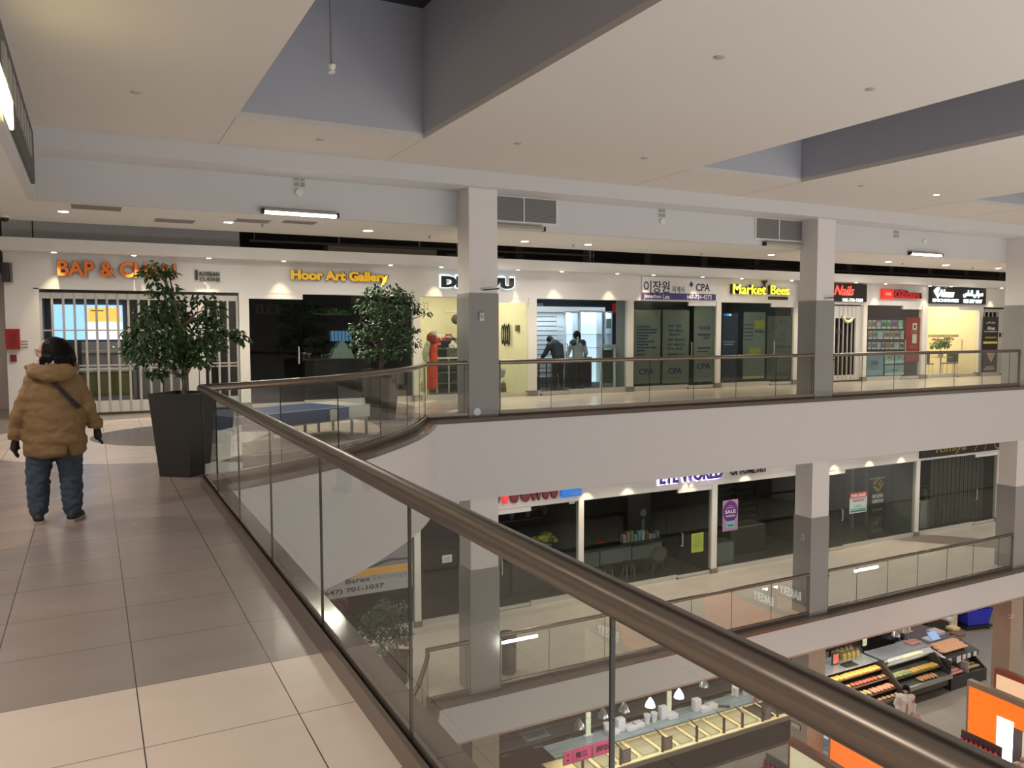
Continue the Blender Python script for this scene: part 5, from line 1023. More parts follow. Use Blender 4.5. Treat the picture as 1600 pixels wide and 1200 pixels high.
t, a, b = sheet('door_poster', 'large red poster filling the glass door of the travel shop', 'poster', (1413.5, 566), (1441.5, 496), YW+.075, mat('poster_red', (.26, .018, .016), .5, var=.08)); patch(t, 'notice', pm('paper_cream', (.55, .52, .45)), a, b, .40, .66, .72, .87, YW+.066); patch(t, 'notice', pm('paper_cream', (.55, .52, .45)), a, b, .40, .66, .42, .62, YW+.066); bars(t, 'small_print', pm('print_pale', (.42, .25, .22)), a, b, [(.25, .75, .68, .012), (.3, .7, .64, .012), (.25, .7, .35, .012), (.25, .7, .31, .012)], YW+.066); patch(t, 'notice_mark', pm('notice_dark', (.1, .08, .08)), a, b, .47, .59, .76, .83, YW+.066)
# exchange office
def chair(label, cx, cy, z, rz, sm, fm):
    t = thing('side_chair', label, 'chair', (cx, cy, z)); t.rotation_euler = (0, 0, rz)
    def add(n, mb, m): o = mb.build(n, m, None); o.parent = t; return o
    add('seat', MB().box(-.21, .21, -.21, .21, .43, .46, .012), sm); mb = MB(); mb.box(-.20, .20, .19, .22, .47, .86, .012); add('backrest', mb, sm)
    for x in (-.18, .18):
        for y in (-.18, .19): add('leg', MB().tube([(x, y, .0), (x*.95, y*.95, .44)], .011, 6), fm)
    return t
blks = mat('chair_black', (.015, .015, .014), .5, var=.05)
a = PZ(1447, 583, .012); ca = PY(1446, 575, 18.6); cb = PY(1484, 575, 18.6); cm = (ca.x+cb.x)/2
chair('black side chair left of the plant table in the exchange office', ca.x, 18.6, .012, PI/2+.3, blks, c_alu)
chair('black side chair right of the plant table in the exchange office', cb.x, 18.6, .012, -PI/2+.2, blks, c_alu)
t = thing('pedestal_table', 'small round pedestal table with a plant in the exchange office', 'table', (cm, 18.5, .012)); MB().cyl(cm, 18.5, .68, .70, .36).build('table_top', pm('table_glass_grey', (.30, .32, .28), .2), t); MB().cyl(cm, 18.5, .03, .68, .03).build('pedestal', c_alu, t); MB().cyl(cm, 18.5, .012, .03, .2).build('foot', c_alu, t)
t = thing('potted_plant', 'small leafy green plant in a white pot on the exchange office table', 'plant', (cm-.02, 18.5, .70)); MB().lathe(cm-.02, 18.5, [(.08, .701), (.11, .88), (.09, .87)], 14).build('pot', pm('pot_white', (.62, .60, .55)), t, True)
mb = MB(); mb.tube([(cm-.02, 18.5, .86), (cm-.02, 18.5, 1.1)], .014, 6); mb.build('stem', bark, t); mb = MB(); foliage(mb, [(cm-.2, 18.5, 1.2, .22, 60), (cm+.15, 18.45, 1.22, .22, 60), (cm, 18.5, 1.3, .2, 50), (cm+.35, 18.5, 1.4, .10, 16), (cm-.35, 18.5, 1.1, .12, 20)], .16, random.Random(6)); mb.build('leaves', leaf_mat('office_leaf', (.03, .10, .015), (.10, .25, .05)), t)
t = thing('window_lettering', 'brownish script line over a red line printed on the exchange office glass', 'lettering', PY(1475, 528, YW)); a, b = PY(1450, 533, YW+.03), PY(1499, 522, YW+.03); bars(t, 'script_line', pm('script_tan', (.38, .29, .15)), a, b, [(.0, .98, .55, .38)], YW+.03); bars(t, 'red_line', pm('red_line', (.5, .09, .06)), a, b, [(.12, .85, .08, .22)], YW+.03)
t, a, b = sheet('wall_panel', 'pale wall notice inside the exchange office', 'notice', (1450, 513), (1459, 497), 20.1, pm('panel_tan', (.45, .38, .26)))
t, a, b = sheet('roll_up_banner', 'tall black banner with white script and a yellow strip right of the exchange office', 'banner', (1533, 583), (1560, 495), YW-.09, mat('banner_black', (.018, .014, .012), .5, var=.1), .012); yb = YW-.102
ptext(t, 'foreign_script', 'ﺱﺎﻤﻟﺍ ﯽﻓﺍﺮﺻ', wht, a, b, .2, .8, .875, .915, yb); ptext(t, 'script', 'Almas', wht, a, b, .25, .78, .765, .83, yb, shear=.3); ptext(t, 'second_line', 'EXCHANGE', wht, a, b, .08, .92, .725, .745, yb); patch(t, 'gold_emblem', pm('gold_ink', (.30, .24, .03)), a, b, .15, .88, .615, .645, yb); patch(t, 'yellow_strip', pm('yellow_ink', (.65, .55, .08)), a, b, .04, .96, .52, .56, yb)
mb = MB(); px = lambda u, v: (a.x+(b.x-a.x)*u, a.z+(b.z-a.z)*v); mb.prismy([px(.18, .40), px(.95, .41), px(.60, .18)], yb-.004, yb); mb.build('hand_picture', mat('hand_tan', (.42, .28, .21), .6, var=.3, scale=9), t); bars(t, 'small_print', wht, a, b, [(.25, .8, .10, .012), (.15, .85, .06, .014)], yb)
MB().box(a.x-.01, b.x+.01, YW-.2, YW-.02, .0, a.z+.02).build('banner_base', c_alu, t)
# ------------------------------------------------------------------ middle level: prints, signs and contents of the shops
yg = YW+.012
t = thing('window_print', 'big pale window print with orange stripe and phone number behind the mid-level tree', 'window print', (5, yg, -4.5))
class _P: pass
def PP(x, z): q = _P(); q.x = x; q.z = z; return q
a, b = PP(2.75, -4.47), PP(6.66, -2.95)
MB().box(a.x, b.x, yg+.01, yg+.02, a.z, b.z).build('sheet', pm('print_paper', (.36, .36, .37), .5), t); MB().box(a.x, b.x, yg+.003, yg+.01, -4.04, -3.87).build('orange_stripe', pm('print_orange', (.62, .34, .09), .5), t); MB().box(a.x, b.x, yg+.004, yg+.01, -3.87, b.z).build('grey_field', pm('print_slate', (.20, .20, .22), .5), t)
mb = MB(); mb.prismy([(5.3, -3.86), (6.1, -3.70), (6.6, -3.74), (6.6, -3.78), (6.1, -3.76), (5.6, -3.86)], yg-.002, yg+.004); mb.build('drawing_line', pm('print_line', (.05, .05, .06)), t)
text('company_word', 'Barex', 5.02, 5.62, -4.17, -4.05, yg+.01, pm('print_dark', (.06, .05, .055)), t, depth=.005, bold=.02); text('second_word', 'Exchange', 5.68, 6.52, -4.20, -4.05, yg+.01, pm('print_mid', (.20, .20, .20)), t, depth=.005)
text('phone_number', '(647) 701-1037', 4.45, 5.95, -4.40, -4.26, yg+.01, pm('print_dark', (.06, .05, .055)), t, depth=.005, bold=.03)
t, a, b = sheet('poster', 'small dark red poster under the phone number at the left of the middle level', 'poster', (516, 956), (544, 933), YW+.02, mat('poster_maroon', (.08, .035, .045), .5, var=.2)); patch(t, 'border', pm('maroon_light', (.14, .07, .08)), a, b, .1, .9, .85, .95, YW+.012)
t, a, b = sheet('paper_notice', 'white paper notice on the dark mid-level window left of the first column', 'notice', (691, 880), (706, 866), YW+.03, pm('paper_white', (.50, .52, .52))); bars(t, 'print', pm('print_grey', (.15, .18, .2)), a, b, [(.2, .8, .6, .07), (.25, .75, .45, .05), (.3, .7, .3, .05)], YW+.022)
# flower shop behind the handrail
def ball_bunch(label, cx, cy, z, cols, n, r, br, seed, vase=None):
    t = thing('bouquet', label, 'bouquet', (cx, cy, z)); R = random.Random(seed); MB().lathe(cx, cy, [(.05, z), (.09, z+.18), (.07, z+.18)], 12).build('vase', vase or pm('vase_grey', (.18, .2, .18)), t, True)
    for k, c in enumerate(cols):
        mb = MB()
        for _ in range(n//len(cols)): v = Vector((R.gauss(0, 1), R.gauss(0, .6), abs(R.gauss(0, .7)))).normalized()*r*R.uniform(.5, 1); mb.ball((cx+v.x, cy+v.y, z+.2+v.z), br*R.uniform(.6, 1.1), 6, (1, 1, .7))
        mb.build('blooms', mat('bloom_%d_%d' % (seed, k), c, .6, var=.2), t, True)
    return t
t = thing('display_stand', 'glass display stand with flowers inside the mid-level flower shop', 'stand', (10.3, 18.9, ZM)); MB().box(9.75, 11.2, 18.7, 19.3, ZM+1.06, ZM+1.10).build('top', pm('stand_teal', (.20, .28, .25), .3), t); MB().box(9.8, 11.15, 18.75, 19.25, ZM+.013, ZM+1.06).build('body', mat('stand_body', (.06, .065, .055), .5), t)
p = PY(851, 830, 18.9); ball_bunch('yellow flower bouquet in the mid-level flower shop', p.x, 18.9, ZM+1.10, ((.55, .50, .05), (.42, .40, .04), (.12, .2, .05)), 42, .32, .09, 31)
t = thing('wall_shelf', 'high shelf of flowers in the mid-level flower shop', 'shelf', (10.2, 19.6, ZM+1.9)); MB().box(8.9, 11.2, 19.45, 19.8, ZM+1.86, ZM+1.9).build('board', mat('shelf_dark', (.05, .05, .045), .5), t); 
for x in (8.95, 11.1): MB().box(x, x+.05, 19.75, 19.8, ZM+.013, ZM+1.86).build('upright', mat('shelf_dark', (.05, .05, .045), .5), t)
for k, (px_, c, l) in enumerate(((800, (.20, .13, .11), 'dusty'), (825, (.28, .22, .18), 'beige'), (852, (.50, .22, .20), 'pink'), (874, (.35, .16, .16), 'dark pink'))): p = PY(px_, 800, 19.6); ball_bunch('%s dried flower bunch on the high shelf of the mid-level flower shop' % l, p.x, 19.62, ZM+1.9, (c, [v*.6 for v in c], (.10, .12, .07)), 30, .25, .06, 40+k)
t = thing('shop_counter', 'black counter in the flower shop below the handrail', 'counter', (9.2, 18.9, ZM))
MB().box(8.7, 9.7, 18.75, 19.2, ZM+.013, ZM+.86).build('body', mat('counter_black', (.03, .03, .027), .4), t); MB().box(8.68, 9.72, 18.72, 19.22, ZM+.86, ZM+.9).build('worktop', mat('counter_top_dark', (.05, .05, .045), .3), t)
for k in range(6):
    o = MB().box(8.8+k*.13, 8.91+k*.13, 18.85, 19.0, ZM+.9, ZM+1.12+.03*(k % 2), .005).build('packed_box', mat('salmon%d' % (k % 2), ((.30, .17, .11), (.42, .34, .27))[k % 2], .6, var=.1)); tag(o, '%s narrow box in the row on the black flower shop counter' % ('salmon' if k % 2 == 0 else 'beige'), 'box', ('salmon' if k % 2 == 0 else 'beige')+' narrow boxes on the flower shop counter')
o = MB().box(PY(890, 790, YW).x, PY(899, 790, YW).x, YW+.02, YW+.03, PY(890, 788, YW).z, PY(890, 782.5, YW).z).build('door_sticker', pm('paper_white', (.5, .52, .52))); tag(o, 'small white sticker at the top corner of the flower shop glass', 'sticker')
t = thing('shop_sign', 'dark red rounded letters half hidden under the big white fascia edge', 'sign', (9.8, YW, -2.6)); mred = mat('mid_red', (.22, .012, .02), .4, var=0)
for k, (x0, x1) in enumerate(((8.72, 8.98), (9.05, 9.2), (9.26, 9.52), (9.56, 9.86), (9.88, 10.0), (10.04, 10.14), (10.2, 10.40), (10.44, 10.66))):
    c_, r_ = (x0+x1)/2, (x1-x0)/2; mb = MB(); mb.prismy([(c_+r_*math.cos(q*PI/8), -2.44+.26*math.sin(q*PI/8)) for q in range(16)], YW-.09, YW-.01); mb.build('letter', mat('mid_red_lit', (.8, .02, .03), .4, emit=.5, ecol=(1, .05, .05)) if k == 1 else mred, t)
t = thing('shop_sign', 'small bright blue sign box under the fascia edge beside the red letters', 'sign', (11.06, YW, -2.5)); a, b = PY(875, 774.5, YW), PY(906, 768, YW); MB().box(a.x, b.x, YW-.09, YW-.01, b.z-.09, b.z+.3, .02).build('box', mat('sign_blue', (.02, .16, .55), .4, emit=.35, ecol=(.02, .22, .9)), t); bars(t, 'small_print', pm('sign_blue_pale', (.3, .5, .8)), PP(a.x, b.z-.09), PP(b.x, b.z+.3), [(.5, .95, .12, .12)], YW-.09)
# optician
t = thing('shop_sign', 'purple halo-lit letters above the optician, cut off by the fascia edge', 'sign', (15.1, YW, -2.5)); text('halo', 'EYE WORLD', 13.93, 16.32, -2.68, -2.22, YW-.005, mat('halo_lilac', (.75, .7, 1), .5, emit=1.6, ecol=(.75, .68, 1), var=0), t, depth=.02, bold=.08); text('letters', 'EYE WORLD', 13.98, 16.27, -2.64, -2.26, YW-.05, mat('letter_purple', (.05, .02, .22), .4, emit=.05, ecol=(.2, .05, 1), var=0), t, depth=.05, bold=.03)
t = thing('shop_sign', 'thin dark letters right of the purple letters, cut off by the fascia edge', 'sign', (17.3, YW, -2.5)); text('letters', 'OPTOMETRY', 16.62, 18.06, -2.62, -2.34, YW-.03, kd, t, depth=.025, bold=.015)
t = thing('reception_desk', 'long reception desk with pale grey front band inside the optician', 'desk', (13.2, 19.0, ZM)); 
for k in range(3): x0 = 11.6+k*1.12; MB().box(x0, x0+1.08, 18.9, 18.93, ZM+.42, ZM+.86).build('front_panel', mat('desk_grey', (.17, .19, .18), .4), t)
MB().box(11.55, 15.0, 18.85, 19.5, ZM+.86, ZM+.92).build('desk_top', mat('desk_black', (.02, .02, .02), .3), t); MB().box(11.6, 14.95, 18.95, 19.45, ZM+.013, ZM+.42).build('base', mat('desk_dark', (.03, .03, .026), .5), t)
t = thing('tall_cupboard', 'tall black cupboard with a round emblem inside the optician', 'cupboard', (13.2, 19.9, ZM)); a, b = PY(981, 850, 19.8), PY(1016, 790, 19.8); MB().box(a.x, b.x, 19.8, 20.3, ZM+.013, ZM+2.4).build('body', mat('cupboard_black', (.012, .012, .012), .35), t); p = PY(1005, 801, 19.8); mb = MB(); mb.tube([(p.x, 19.80, p.z), (p.x, 19.785, p.z)], .12, 20); mb.build('emblem', pm('emblem_grey', (.33, .33, .33)), t); MB().box(p.x-.06, p.x+.06, 19.79, 19.8, p.z-.55, p.z-.2).build('plate', pm('plate_grey', (.2, .2, .2)), t)
desk = ZM+.92; R = random.Random(17); cols = [(.50, .40, .36), (.45, .30, .26), (.25, .30, .10), (.30, .42, .45), (.20, .32, .42), (.5, .55, .5), (.18, .10, .08), (.4, .42, .4), (.3, .35, .4), (.12, .2, .25)]
names = ['pinkish', 'brick red', 'olive', 'pale blue', 'steel blue', 'white green', 'brown', 'grey', 'slate', 'teal']
for k in range(10):
    x = 13.62+k*.135; h = R.uniform(.12, .34); o = MB().box(x, x+.105, 19.05, 19.2, desk, desk+h, .004).build('leaflet_box', mat('leaflet%d' % k, cols[k], .6, var=.12)); tag(o, '%s leaflet box standing on the optician desk' % names[k], 'leaflet box', 'leaflet boxes on the optician desk')
t, a, b = sheet('lime_notice', 'lime green notice on the optician glass door', 'notice', (1080, 864), (1099, 831.5), YW+.03, pm('lime_paper', (.34, .42, .07))); bars(t, 'print', pm('lime_print', (.16, .2, .05)), a, b, [(.2, .85, .9-k*.08, .02) for k in range(9)], YW+.022)
t = thing('shell_chair', 'brown round-backed chair inside the optician', 'chair', (14.3, 18.45, ZM)); br = mat('chair_brown', (.10, .075, .06), .5)
mb = MB(); mb.ball((14.3, 18.45, ZM+.47), .27, 16, (1, .95, .16)); mb.build('seat', br, t, True); mb = MB()
mb.ring([[(14.3+rx*math.cos(q*PI/10), 18.22+.0*q+ (0.02 if s else -.01), ZM+.72+.22*math.sin(q*PI/10)*rx/.27) for q in range(20)] for s, rx in ((0, .27), (1, .27))]); mb.build('backrest', br, t, True)
for x in (-.2, .2):
    for y in (-.2, .18): mb = MB(); mb.tube([(14.3+x*.8, 18.45+y*.8, ZM+.46), (14.3+x*1.15, 18.45+y*1.1, ZM+.013)], .014, 6); mb.build('leg', mat('leg_brass', (.30, .27, .22), .3, .8), t)
for k in range(3):
    t = thing('stool', 'dark stool with chrome legs under the optician desk, %s of three' % ('left', 'middle', 'right')[k], 'stool', (12.0+k*.75, 18.6, ZM)); x = 12.0+k*.75; MB().cyl(x, 18.6, ZM+.44, ZM+.49, .19).build('seat', blks, t)
    for q in range(4): mb = MB(); a_ = q*PI/2+.6; mb.tube([(x+.14*math.cos(a_), 18.6+.14*math.sin(a_), ZM+.44), (x+.2*math.cos(a_), 18.6+.2*math.sin(a_), ZM+.013)], .012, 6); mb.build('leg', c_alu, t)
# dark eyewear shop
t, a, b = sheet('sale_poster', 'purple sale poster in the window of the dark eyewear shop', 'poster', (1128.5, 831), (1153, 779.5), YW+.03, pm('sale_pink', (.36, .22, .38))); c_ = PP(a.x+(b.x-a.x)*.5, a.z+(b.z-a.z)*.63); mb = MB(); mb.prismy([(c_.x+.29*math.cos(q*PI/12), c_.z+.32*math.sin(q*PI/12)) for q in range(24)], YW+.018, YW+.022); mb.build('purple_disc', pm('sale_purple', (.10, .015, .16)), t)
ptext(t, 'sale_word', 'SALE', wht, a, b, .16, .84, .57, .68, YW+.018, bold=.01); bars(t, 'small_print', pm('sale_lilac', (.5, .4, .6)), a, b, [(.25, .75, .74, .02), (.38, .6, .80, .015), (.2, .8, .46, .045)], YW+.017); patch(t, 'teal_ticket', pm('sale_teal', (.22, .42, .48)), a, b, .2, .78, .10, .32, YW+.016); bars(t, 'ticket_print', pm('ticket_dark', (.05, .1, .2)), a, b, [(.35, .7, .15, .05)], YW+.012)
t = thing('window_plinth', 'pale grey cabinet low behind the sale poster', 'cabinet', (16.6, 18.3, ZM)); MB().box(16.3, 17.05, 18.15, 18.6, ZM+.013, ZM+.75).build('body', mat('plinth_grey', (.16, .18, .18), .4), t); MB().box(16.3, 17.05, 18.15, 18.6, ZM+.75, ZM+.79).build('top', mat('plinth_top', (.10, .11, .11), .3), t)
t = thing('eyewear_shelves', 'dark wall of eyewear shelves in the eyewear shop', 'shelves', (18.6, 20.6, ZM)); MB().box(17.4, 20.4, 20.75, 20.85, ZM+.013, ZM+2.3).build('back_panel', mat('shelf_back', (.03, .034, .032), .4), t)
for k in range(8): MB().box(17.4, 20.4, 20.5, 20.75, ZM+.5+k*.22, ZM+.515+k*.22).build('shelf', mat('eyewear_shelf', (.09, .10, .095), .3), t)
for k in range(4): MB().box(17.4+k*.98, 17.46+k*.98, 20.5, 20.75, ZM+.013, ZM+2.3).build('upright', mat('eyewear_post', (.02, .02, .02), .4), t)
t = thing('sales_counter', 'dark sales counter with a pale top in the eyewear shop', 'counter', (18.6, 19.2, ZM)); MB().box(17.7, 19.2, 19.0, 19.6, ZM+.013, ZM+.86).build('body', mat('counter_brown', (.045, .04, .034), .5), t); MB().box(17.75, 19.15, 19.0, 19.6, ZM+.86, ZM+.90).build('pale_top', pm('counter_pale', (.26, .25, .2), .3), t)
t = thing('picture_panel', 'dim orange picture panel high in the eyewear shop', 'picture', (16.9, 21.88, ZM+2)); a, b = PY(1124, 778, 21.89), PY(1144, 764, 21.89); MB().box(a.x, b.x, 21.84, 21.9, a.z, b.z).build('panel', mat('lightbox_orange', (.16, .06, .04), .5), t)
# shop to let
t, a, b = sheet('lease_poster', 'red, white and green notice on the glass of the empty shop', 'poster', (1327, 803), (1354.5, 767.5), YW+.03, pm('lease_white', (.48, .56, .56))); patch(t, 'red_field', pm('lease_red', (.42, .06, .05)), a, b, 0, 1, .76, 1, YW+.022); ptext(t, 'headline', 'FOR LEASE', wht, a, b, .08, .92, .80, .93, YW+.018, bold=.02); bars(t, 'phone_line', pm('lease_ink', (.35, .15, .2)), a, b, [(.15, .85, .56, .08), (.05, .95, .68, .05)], YW+.022); bars(t, 'small_print', pm('lease_teal', (.15, .38, .36)), a, b, [(.2, .75, .28, .04), (.3, .6, .36, .03)], YW+.022); patch(t, 'green_strip', pm('lease_green', (.02, .16, .12)), a, b, .05, .95, .06, .13, YW+.022); patch(t, 'green_strip', pm('lease_green', (.02, .16, .12)), a, b, .05, .95, .17, .2, YW+.022)
t, a, b = sheet('roll_up_banner', 'tall black banner with a gold house logo in the empty shop', 'banner', (1357, 842), (1383.5, 746), YW+.25, mat('banner_slate', (.022, .022, .021), .5), .012); yb = YW+.236; gold = mat('gold_print', (.36, .27, .08), .4, .3)
text('name_line', 'NILOUFAR', a.x+.12, b.x-.12, a.z+1.37, a.z+1.50, yb, wht, t, depth=.005, bold=.02); text('name_line', 'NAMOUN', a.x+.12, b.x-.12, a.z+1.20, a.z+1.33, yb, wht, t, depth=.005, bold=.02); text('phone', '416 732 9978', a.x+.15, b.x-.15, a.z+.92, a.z+1.0, yb, pm('banner_grey', (.3, .3, .3)), t, depth=.004)
cx = (a.x+b.x)/2; z0 = a.z+1.62
for pl in ([(-.26, .22), (.0, .50), (.06, .44), (-.14, .22)], [(-.26, .16), (.0, -.06), (.06, .0), (-.12, .16)], [(.0, .50), (.27, .2), (.2, .2), (.02, .40)], [(.27, .2), (.02, -.06), (.02, .03), (.2, .2)], [(-.03, .26), (.1, .12), (.14, .17), (.02, .3)]): mb = MB(); mb.prismy([(cx+u, z0+v) for u, v in pl], yb-.005, yb); mb.build('logo_stroke', gold, t)
bars(t, 'small_print', pm('banner_dim', (.16, .15, .14)), a, b, [(.3, .8, .34-k*.022, .01) for k in range(4)]+[(.2, .85, .14-k*.02, .008) for k in range(3)], yb); mb = MB()
for k in (-1, 0, 1): mb.ball((cx+k*.16, yb-.002, a.z+.50), .035, 8, (1.5, .1, .5 if k else 1.2))
mb.build('small_emblem', gold, t, True); MB().box(a.x-.02, b.x+.02, YW+.15, YW+.36, ZM+.013, ZM+.07).build('banner_base', c_alu, t); MB().box(a.x-.01, b.x+.01, YW+.24, YW+.26, b.z-.02, b.z+.02).build('top_bar', c_alu, t)
if a.z > ZM+.07: MB().box(a.x, b.x, yb+.002, yb+.012, ZM+.06, a.z).build('lower_sheet', MATS['banner_slate'], t)
t = thing('door_frame_panel', 'pale door frame leaning inside the empty shop', 'door frame', (24.3, 19.0, ZM)); 
for x in (24.0, 24.75): MB().box(x, x+.08, 19.6, 19.7, ZM+.013, ZM+2.2).build('jamb', pm('frame_pale', (.25, .26, .24)), t)
MB().box(24.0, 24.83, 19.6, 19.7, ZM+2.2, ZM+2.28).build('head', pm('frame_pale', (.25, .26, .24)), t)
t = thing('track_lights', 'row of small dark track lights under the ceiling of the empty shop', 'track light', (22.8, 18.6, ZM+2.8)); MB().box(21.4, 24.6, 18.58, 18.62, ZM+2.80, ZM+2.85).build('track', c_blk, t)
for k in range(6): mb = MB(); mb.tube([(21.7+k*.5, 18.6, ZM+2.8), (21.7+k*.5, 18.55, ZM+2.66)], [.03, .05], 8); mb.build('spot_head', c_blk, t)
# black signed shop
t = thing('shop_sign', 'long black sign strip with gold and white script, cut off by the fascia edge', 'sign', (27.8, YW, -2.5)); MB().box(25.2, 33, YW-.06, YW-.004, -2.76, -2.22).build('board', blk, t); text('script', 'Kimiya', 26.0, 27.7, -2.72, -2.30, YW-.06, gold, t, depth=.01, bold=.01, shear=.3); mb = MB()
for u in (28.2, 28.75): mb.prismy([(u, -2.7), (u+.1, -2.5), (u+.14, -2.5), (u+.04, -2.7)], YW-.07, YW-.06)
mb.build('script_stroke', gold, t); mb = MB(); rg = lambda r_: [(29.6+r_*math.cos(q*PI/10), YW-.065, -2.48+r_*math.sin(q*PI/10)) for q in range(20)]; mb.ring([rg(.26), rg(.2)], caps=False); mb.build('ring_emblem', gold, t)
t = thing('slatted_screen', 'white slatted low screen inside the black signed shop', 'screen', (25.9, 18.4, ZM)); a, b = PY(1437, 828, 18.4), PY(1462, 779, 18.4); MB().box(a.x, b.x, 18.42, 18.45, ZM+.013, a.z+1.05).build('panel', pm('screen_panel', (.10, .11, .10)), t)
for k in range(10): x = a.x+(b.x-a.x)*k/10; MB().box(x, x+(b.x-a.x)*.06, 18.39, 18.42, ZM+.03, a.z+1.05).build('slat', pm('screen_slat', (.42, .44, .42)), t)
t = thing('vase_figure', 'dark vase on the slatted screen inside the black signed shop', 'vase', (26, 18.5, ZM+1.3)); p = PY(1441, 776, 18.5); zt = a.z+1.05; MB().lathe(p.x, 18.44, [(.08, zt), (.16, zt+.2), (.08, zt+.42), (.11, zt+.5)], 14).build('vase', mat('vase_dark', (.02, .02, .018), .3), t, True)
MB().box(a.x-.3, b.x, 18.40, 18.50, zt-.03, zt).build('ledge', pm('screen_slat', (.42, .44, .42)), t)
t = thing('vertical_blind', 'grey-green vertical blind strips behind the glass of the black signed shop', 'blind', (28, 18.3, ZM+1.4)); MB().box(26.4, 29.6, 18.28, 18.36, ZM+2.55, ZM+2.6).build('head_rail', c_alu, t); mb = MB()
for k in range(26): x = 26.45+k*.121; mb.box(x, x+.085, 18.31+.01*(k % 2), 18.315+.01*(k % 2), ZM+.05, ZM+2.55)
mb.build('strips', mat('blind_strip', (.085, .09, .07), .6, var=.2), t)
# bin behind the mid railing
t = thing('litter_bin', 'dark steel litter bin behind the mid-level glass beside the first column', 'bin', (7.50, 14.62, ZM)); MB().lathe(7.50, 14.62, [(.19, ZM), (.205, ZM+.06), (.205, ZM+.72), (.20, ZM+.74)], 24).build('body', mat('bin_steel', (.085, .085, .082), .3, .4), t, True); MB().lathe(7.50, 14.62, [(.215, ZM+.72), (.215, ZM+.80), (.15, ZM+.84), (.13, ZM+.80)], 24).build('lid', mat('bin_lid', (.035, .03, .028), .35), t, True)
# ------------------------------------------------------------------ supermarket on the ground level
blkp = mat('counter_panel_black', (.022, .018, .014), .45, var=.1); trim = mat('counter_trim', (.26, .225, .17), .3, .5, var=.1); cglow = mat('case_glow', (1, .80, .45), .5, emit=.05, ecol=(1, .85, .6), var=0)
g_case = glass('case_glass', (.93, .96, .95), 1.25)
steel2 = mat('counter_steel', (.42, .46, .50), .25, .6, var=.08)
# hot food counter on the left
fy, fx0, fx1 = 17.0, 10.3, 18.36; zc_ = ZG+.9
t = thing('food_counter', 'long black hot food counter with a lit glass case and steel edge', 'counter', ((fx0+fx1)/2, fy, ZG))
MB().box(fx0, fx1, fy+.06, fy+1.05, ZG, ZG+.10).build('kick_base', mat('kick_grey', (.18, .165, .14), .4), t); MB().box(fx0, fx1, fy, fy+1.1, ZG+.10, ZG+.77).build('front_panel', blkp, t); MB().box(fx0, fx1, fy-.05, fy+1.1, ZG+.77, zc_).build('steel_edge', trim, t)
MB().box(fx0+.02, fx1-.02, fy-.02, fy+1.05, zc_, zc_+.012).build('lit_bed', cglow, t)
px_ = [10.95, 12.15, 13.55, 14.75, 15.75, 16.45, 17.25, 17.85, 18.30]
for k, x in enumerate(px_[:-1]):
    mb = MB(); mb.box(x-.03, x+.03, fy+.02, fy+.07, zc_, ZG+1.36); mb.tube([(x, fy+.05, ZG+1.35), (x, fy+.40, ZG+1.42)], .02, 6); mb.build('case_post', mat('post_bronze', (.13, .10, .07), .35, .5), t)
MB().box(fx0, fx1, fy+.32, fy+1.0, ZG+1.40, ZG+1.42).build('top_glass_shelf', mat('top_glass_pale', (.30, .37, .38), .08, var=.35, scale=2, vscale=(.3, 4, 1)), t)
MB().box(fx0, fx1, fy+.04, fy+.052, zc_+.02, ZG+1.35).build('sneeze_glass', g_case, t)
for k, (a, b) in enumerate(zip(px_[:-1], px_[1:])):
    for q in range(2):
        if a > 17.5 or q == 0 or b-a > .9:
            x0 = a+.08+q*(b-a)/2; mb = MB(); x1 = x0+(b-a)/2-.16 if b-a > .9 else b-.08
            mb.box(x0, x1, fy+.12, fy+.95, zc_+.012, zc_+.03); mb.box(x0, x0+.02, fy+.12, fy+.95, zc_+.03, zc_+.07); mb.box(x1-.02, x1, fy+.12, fy+.95, zc_+.03, zc_+.07); mb.build('food_pan', mat('pan_steel', (.50, .43, .31), .35, .2) if a < 17.2 else mat('pan_dark', (.06, .05, .04), .4), t)
lamp('AREA', (14.3, 17.6, ZG+1.37), 24, (1, .90, .70), size=7.5, sy=.3)
foam = mat('foam_white', (.74, .72, .74), .5, var=.02)
def cup(x, y, kind, label):
    z = ZG+1.42
    if kind == 'stack': o = MB().lathe(x, y, [(.07, z), (.10, z+.24), (.105, z+.26), (.03, z+.27)], 14)
    elif kind == 'tall': o = MB().box(x-.12, x+.12, y-.10, y+.10, z, z+.36, .03)
    else: o = MB().box(x-.17, x+.17, y-.12, y+.12, z, z+.13, .02)
    o = o.build('foam_container', foam, None, True, 40); tag(o, label, 'container')
for (px, py, kd_, l) in ((1164, 1081, 'stack', 'short stack of white foam cups left of the pink card'), (1150, 1083, 'stack', 'white foam cup stack at the foot of the far lit post'), (1088, 1106, 'tall', 'tall white foam box in the middle of the glass top'), (1101, 1106, 'box', 'low white foam box just right of the tall one'), (1111, 1102, 'box', 'low white foam tray pile before the brown tongs'), (1036, 1118, 'tall', 'large white foam box at the foot of the second lit post'), (1049, 1117, 'box', 'low white foam box right of the second lit post'),
                       (1022, 1123, 'stack', 'white foam cup stack, right one of the close pair'), (1011, 1126, 'stack', 'white foam cup stack, left one of the close pair'), (996, 1131, 'box', 'white foam box left of the close cup pair'), (985, 1135, 'box', 'beige-lit white foam box in the row behind the glass'), (969, 1137, 'tall', 'white foam box tower above the pink banner end'), (957, 1142, 'box', 'white foam box just behind the pink banner'), (948, 1140, 'stack', 'thin white cup stack behind the pink banner')):
    p = PZ(px, py, ZG+1.5); cup(p.x, min(17.9, max(17.4, p.y)), kd_, l)
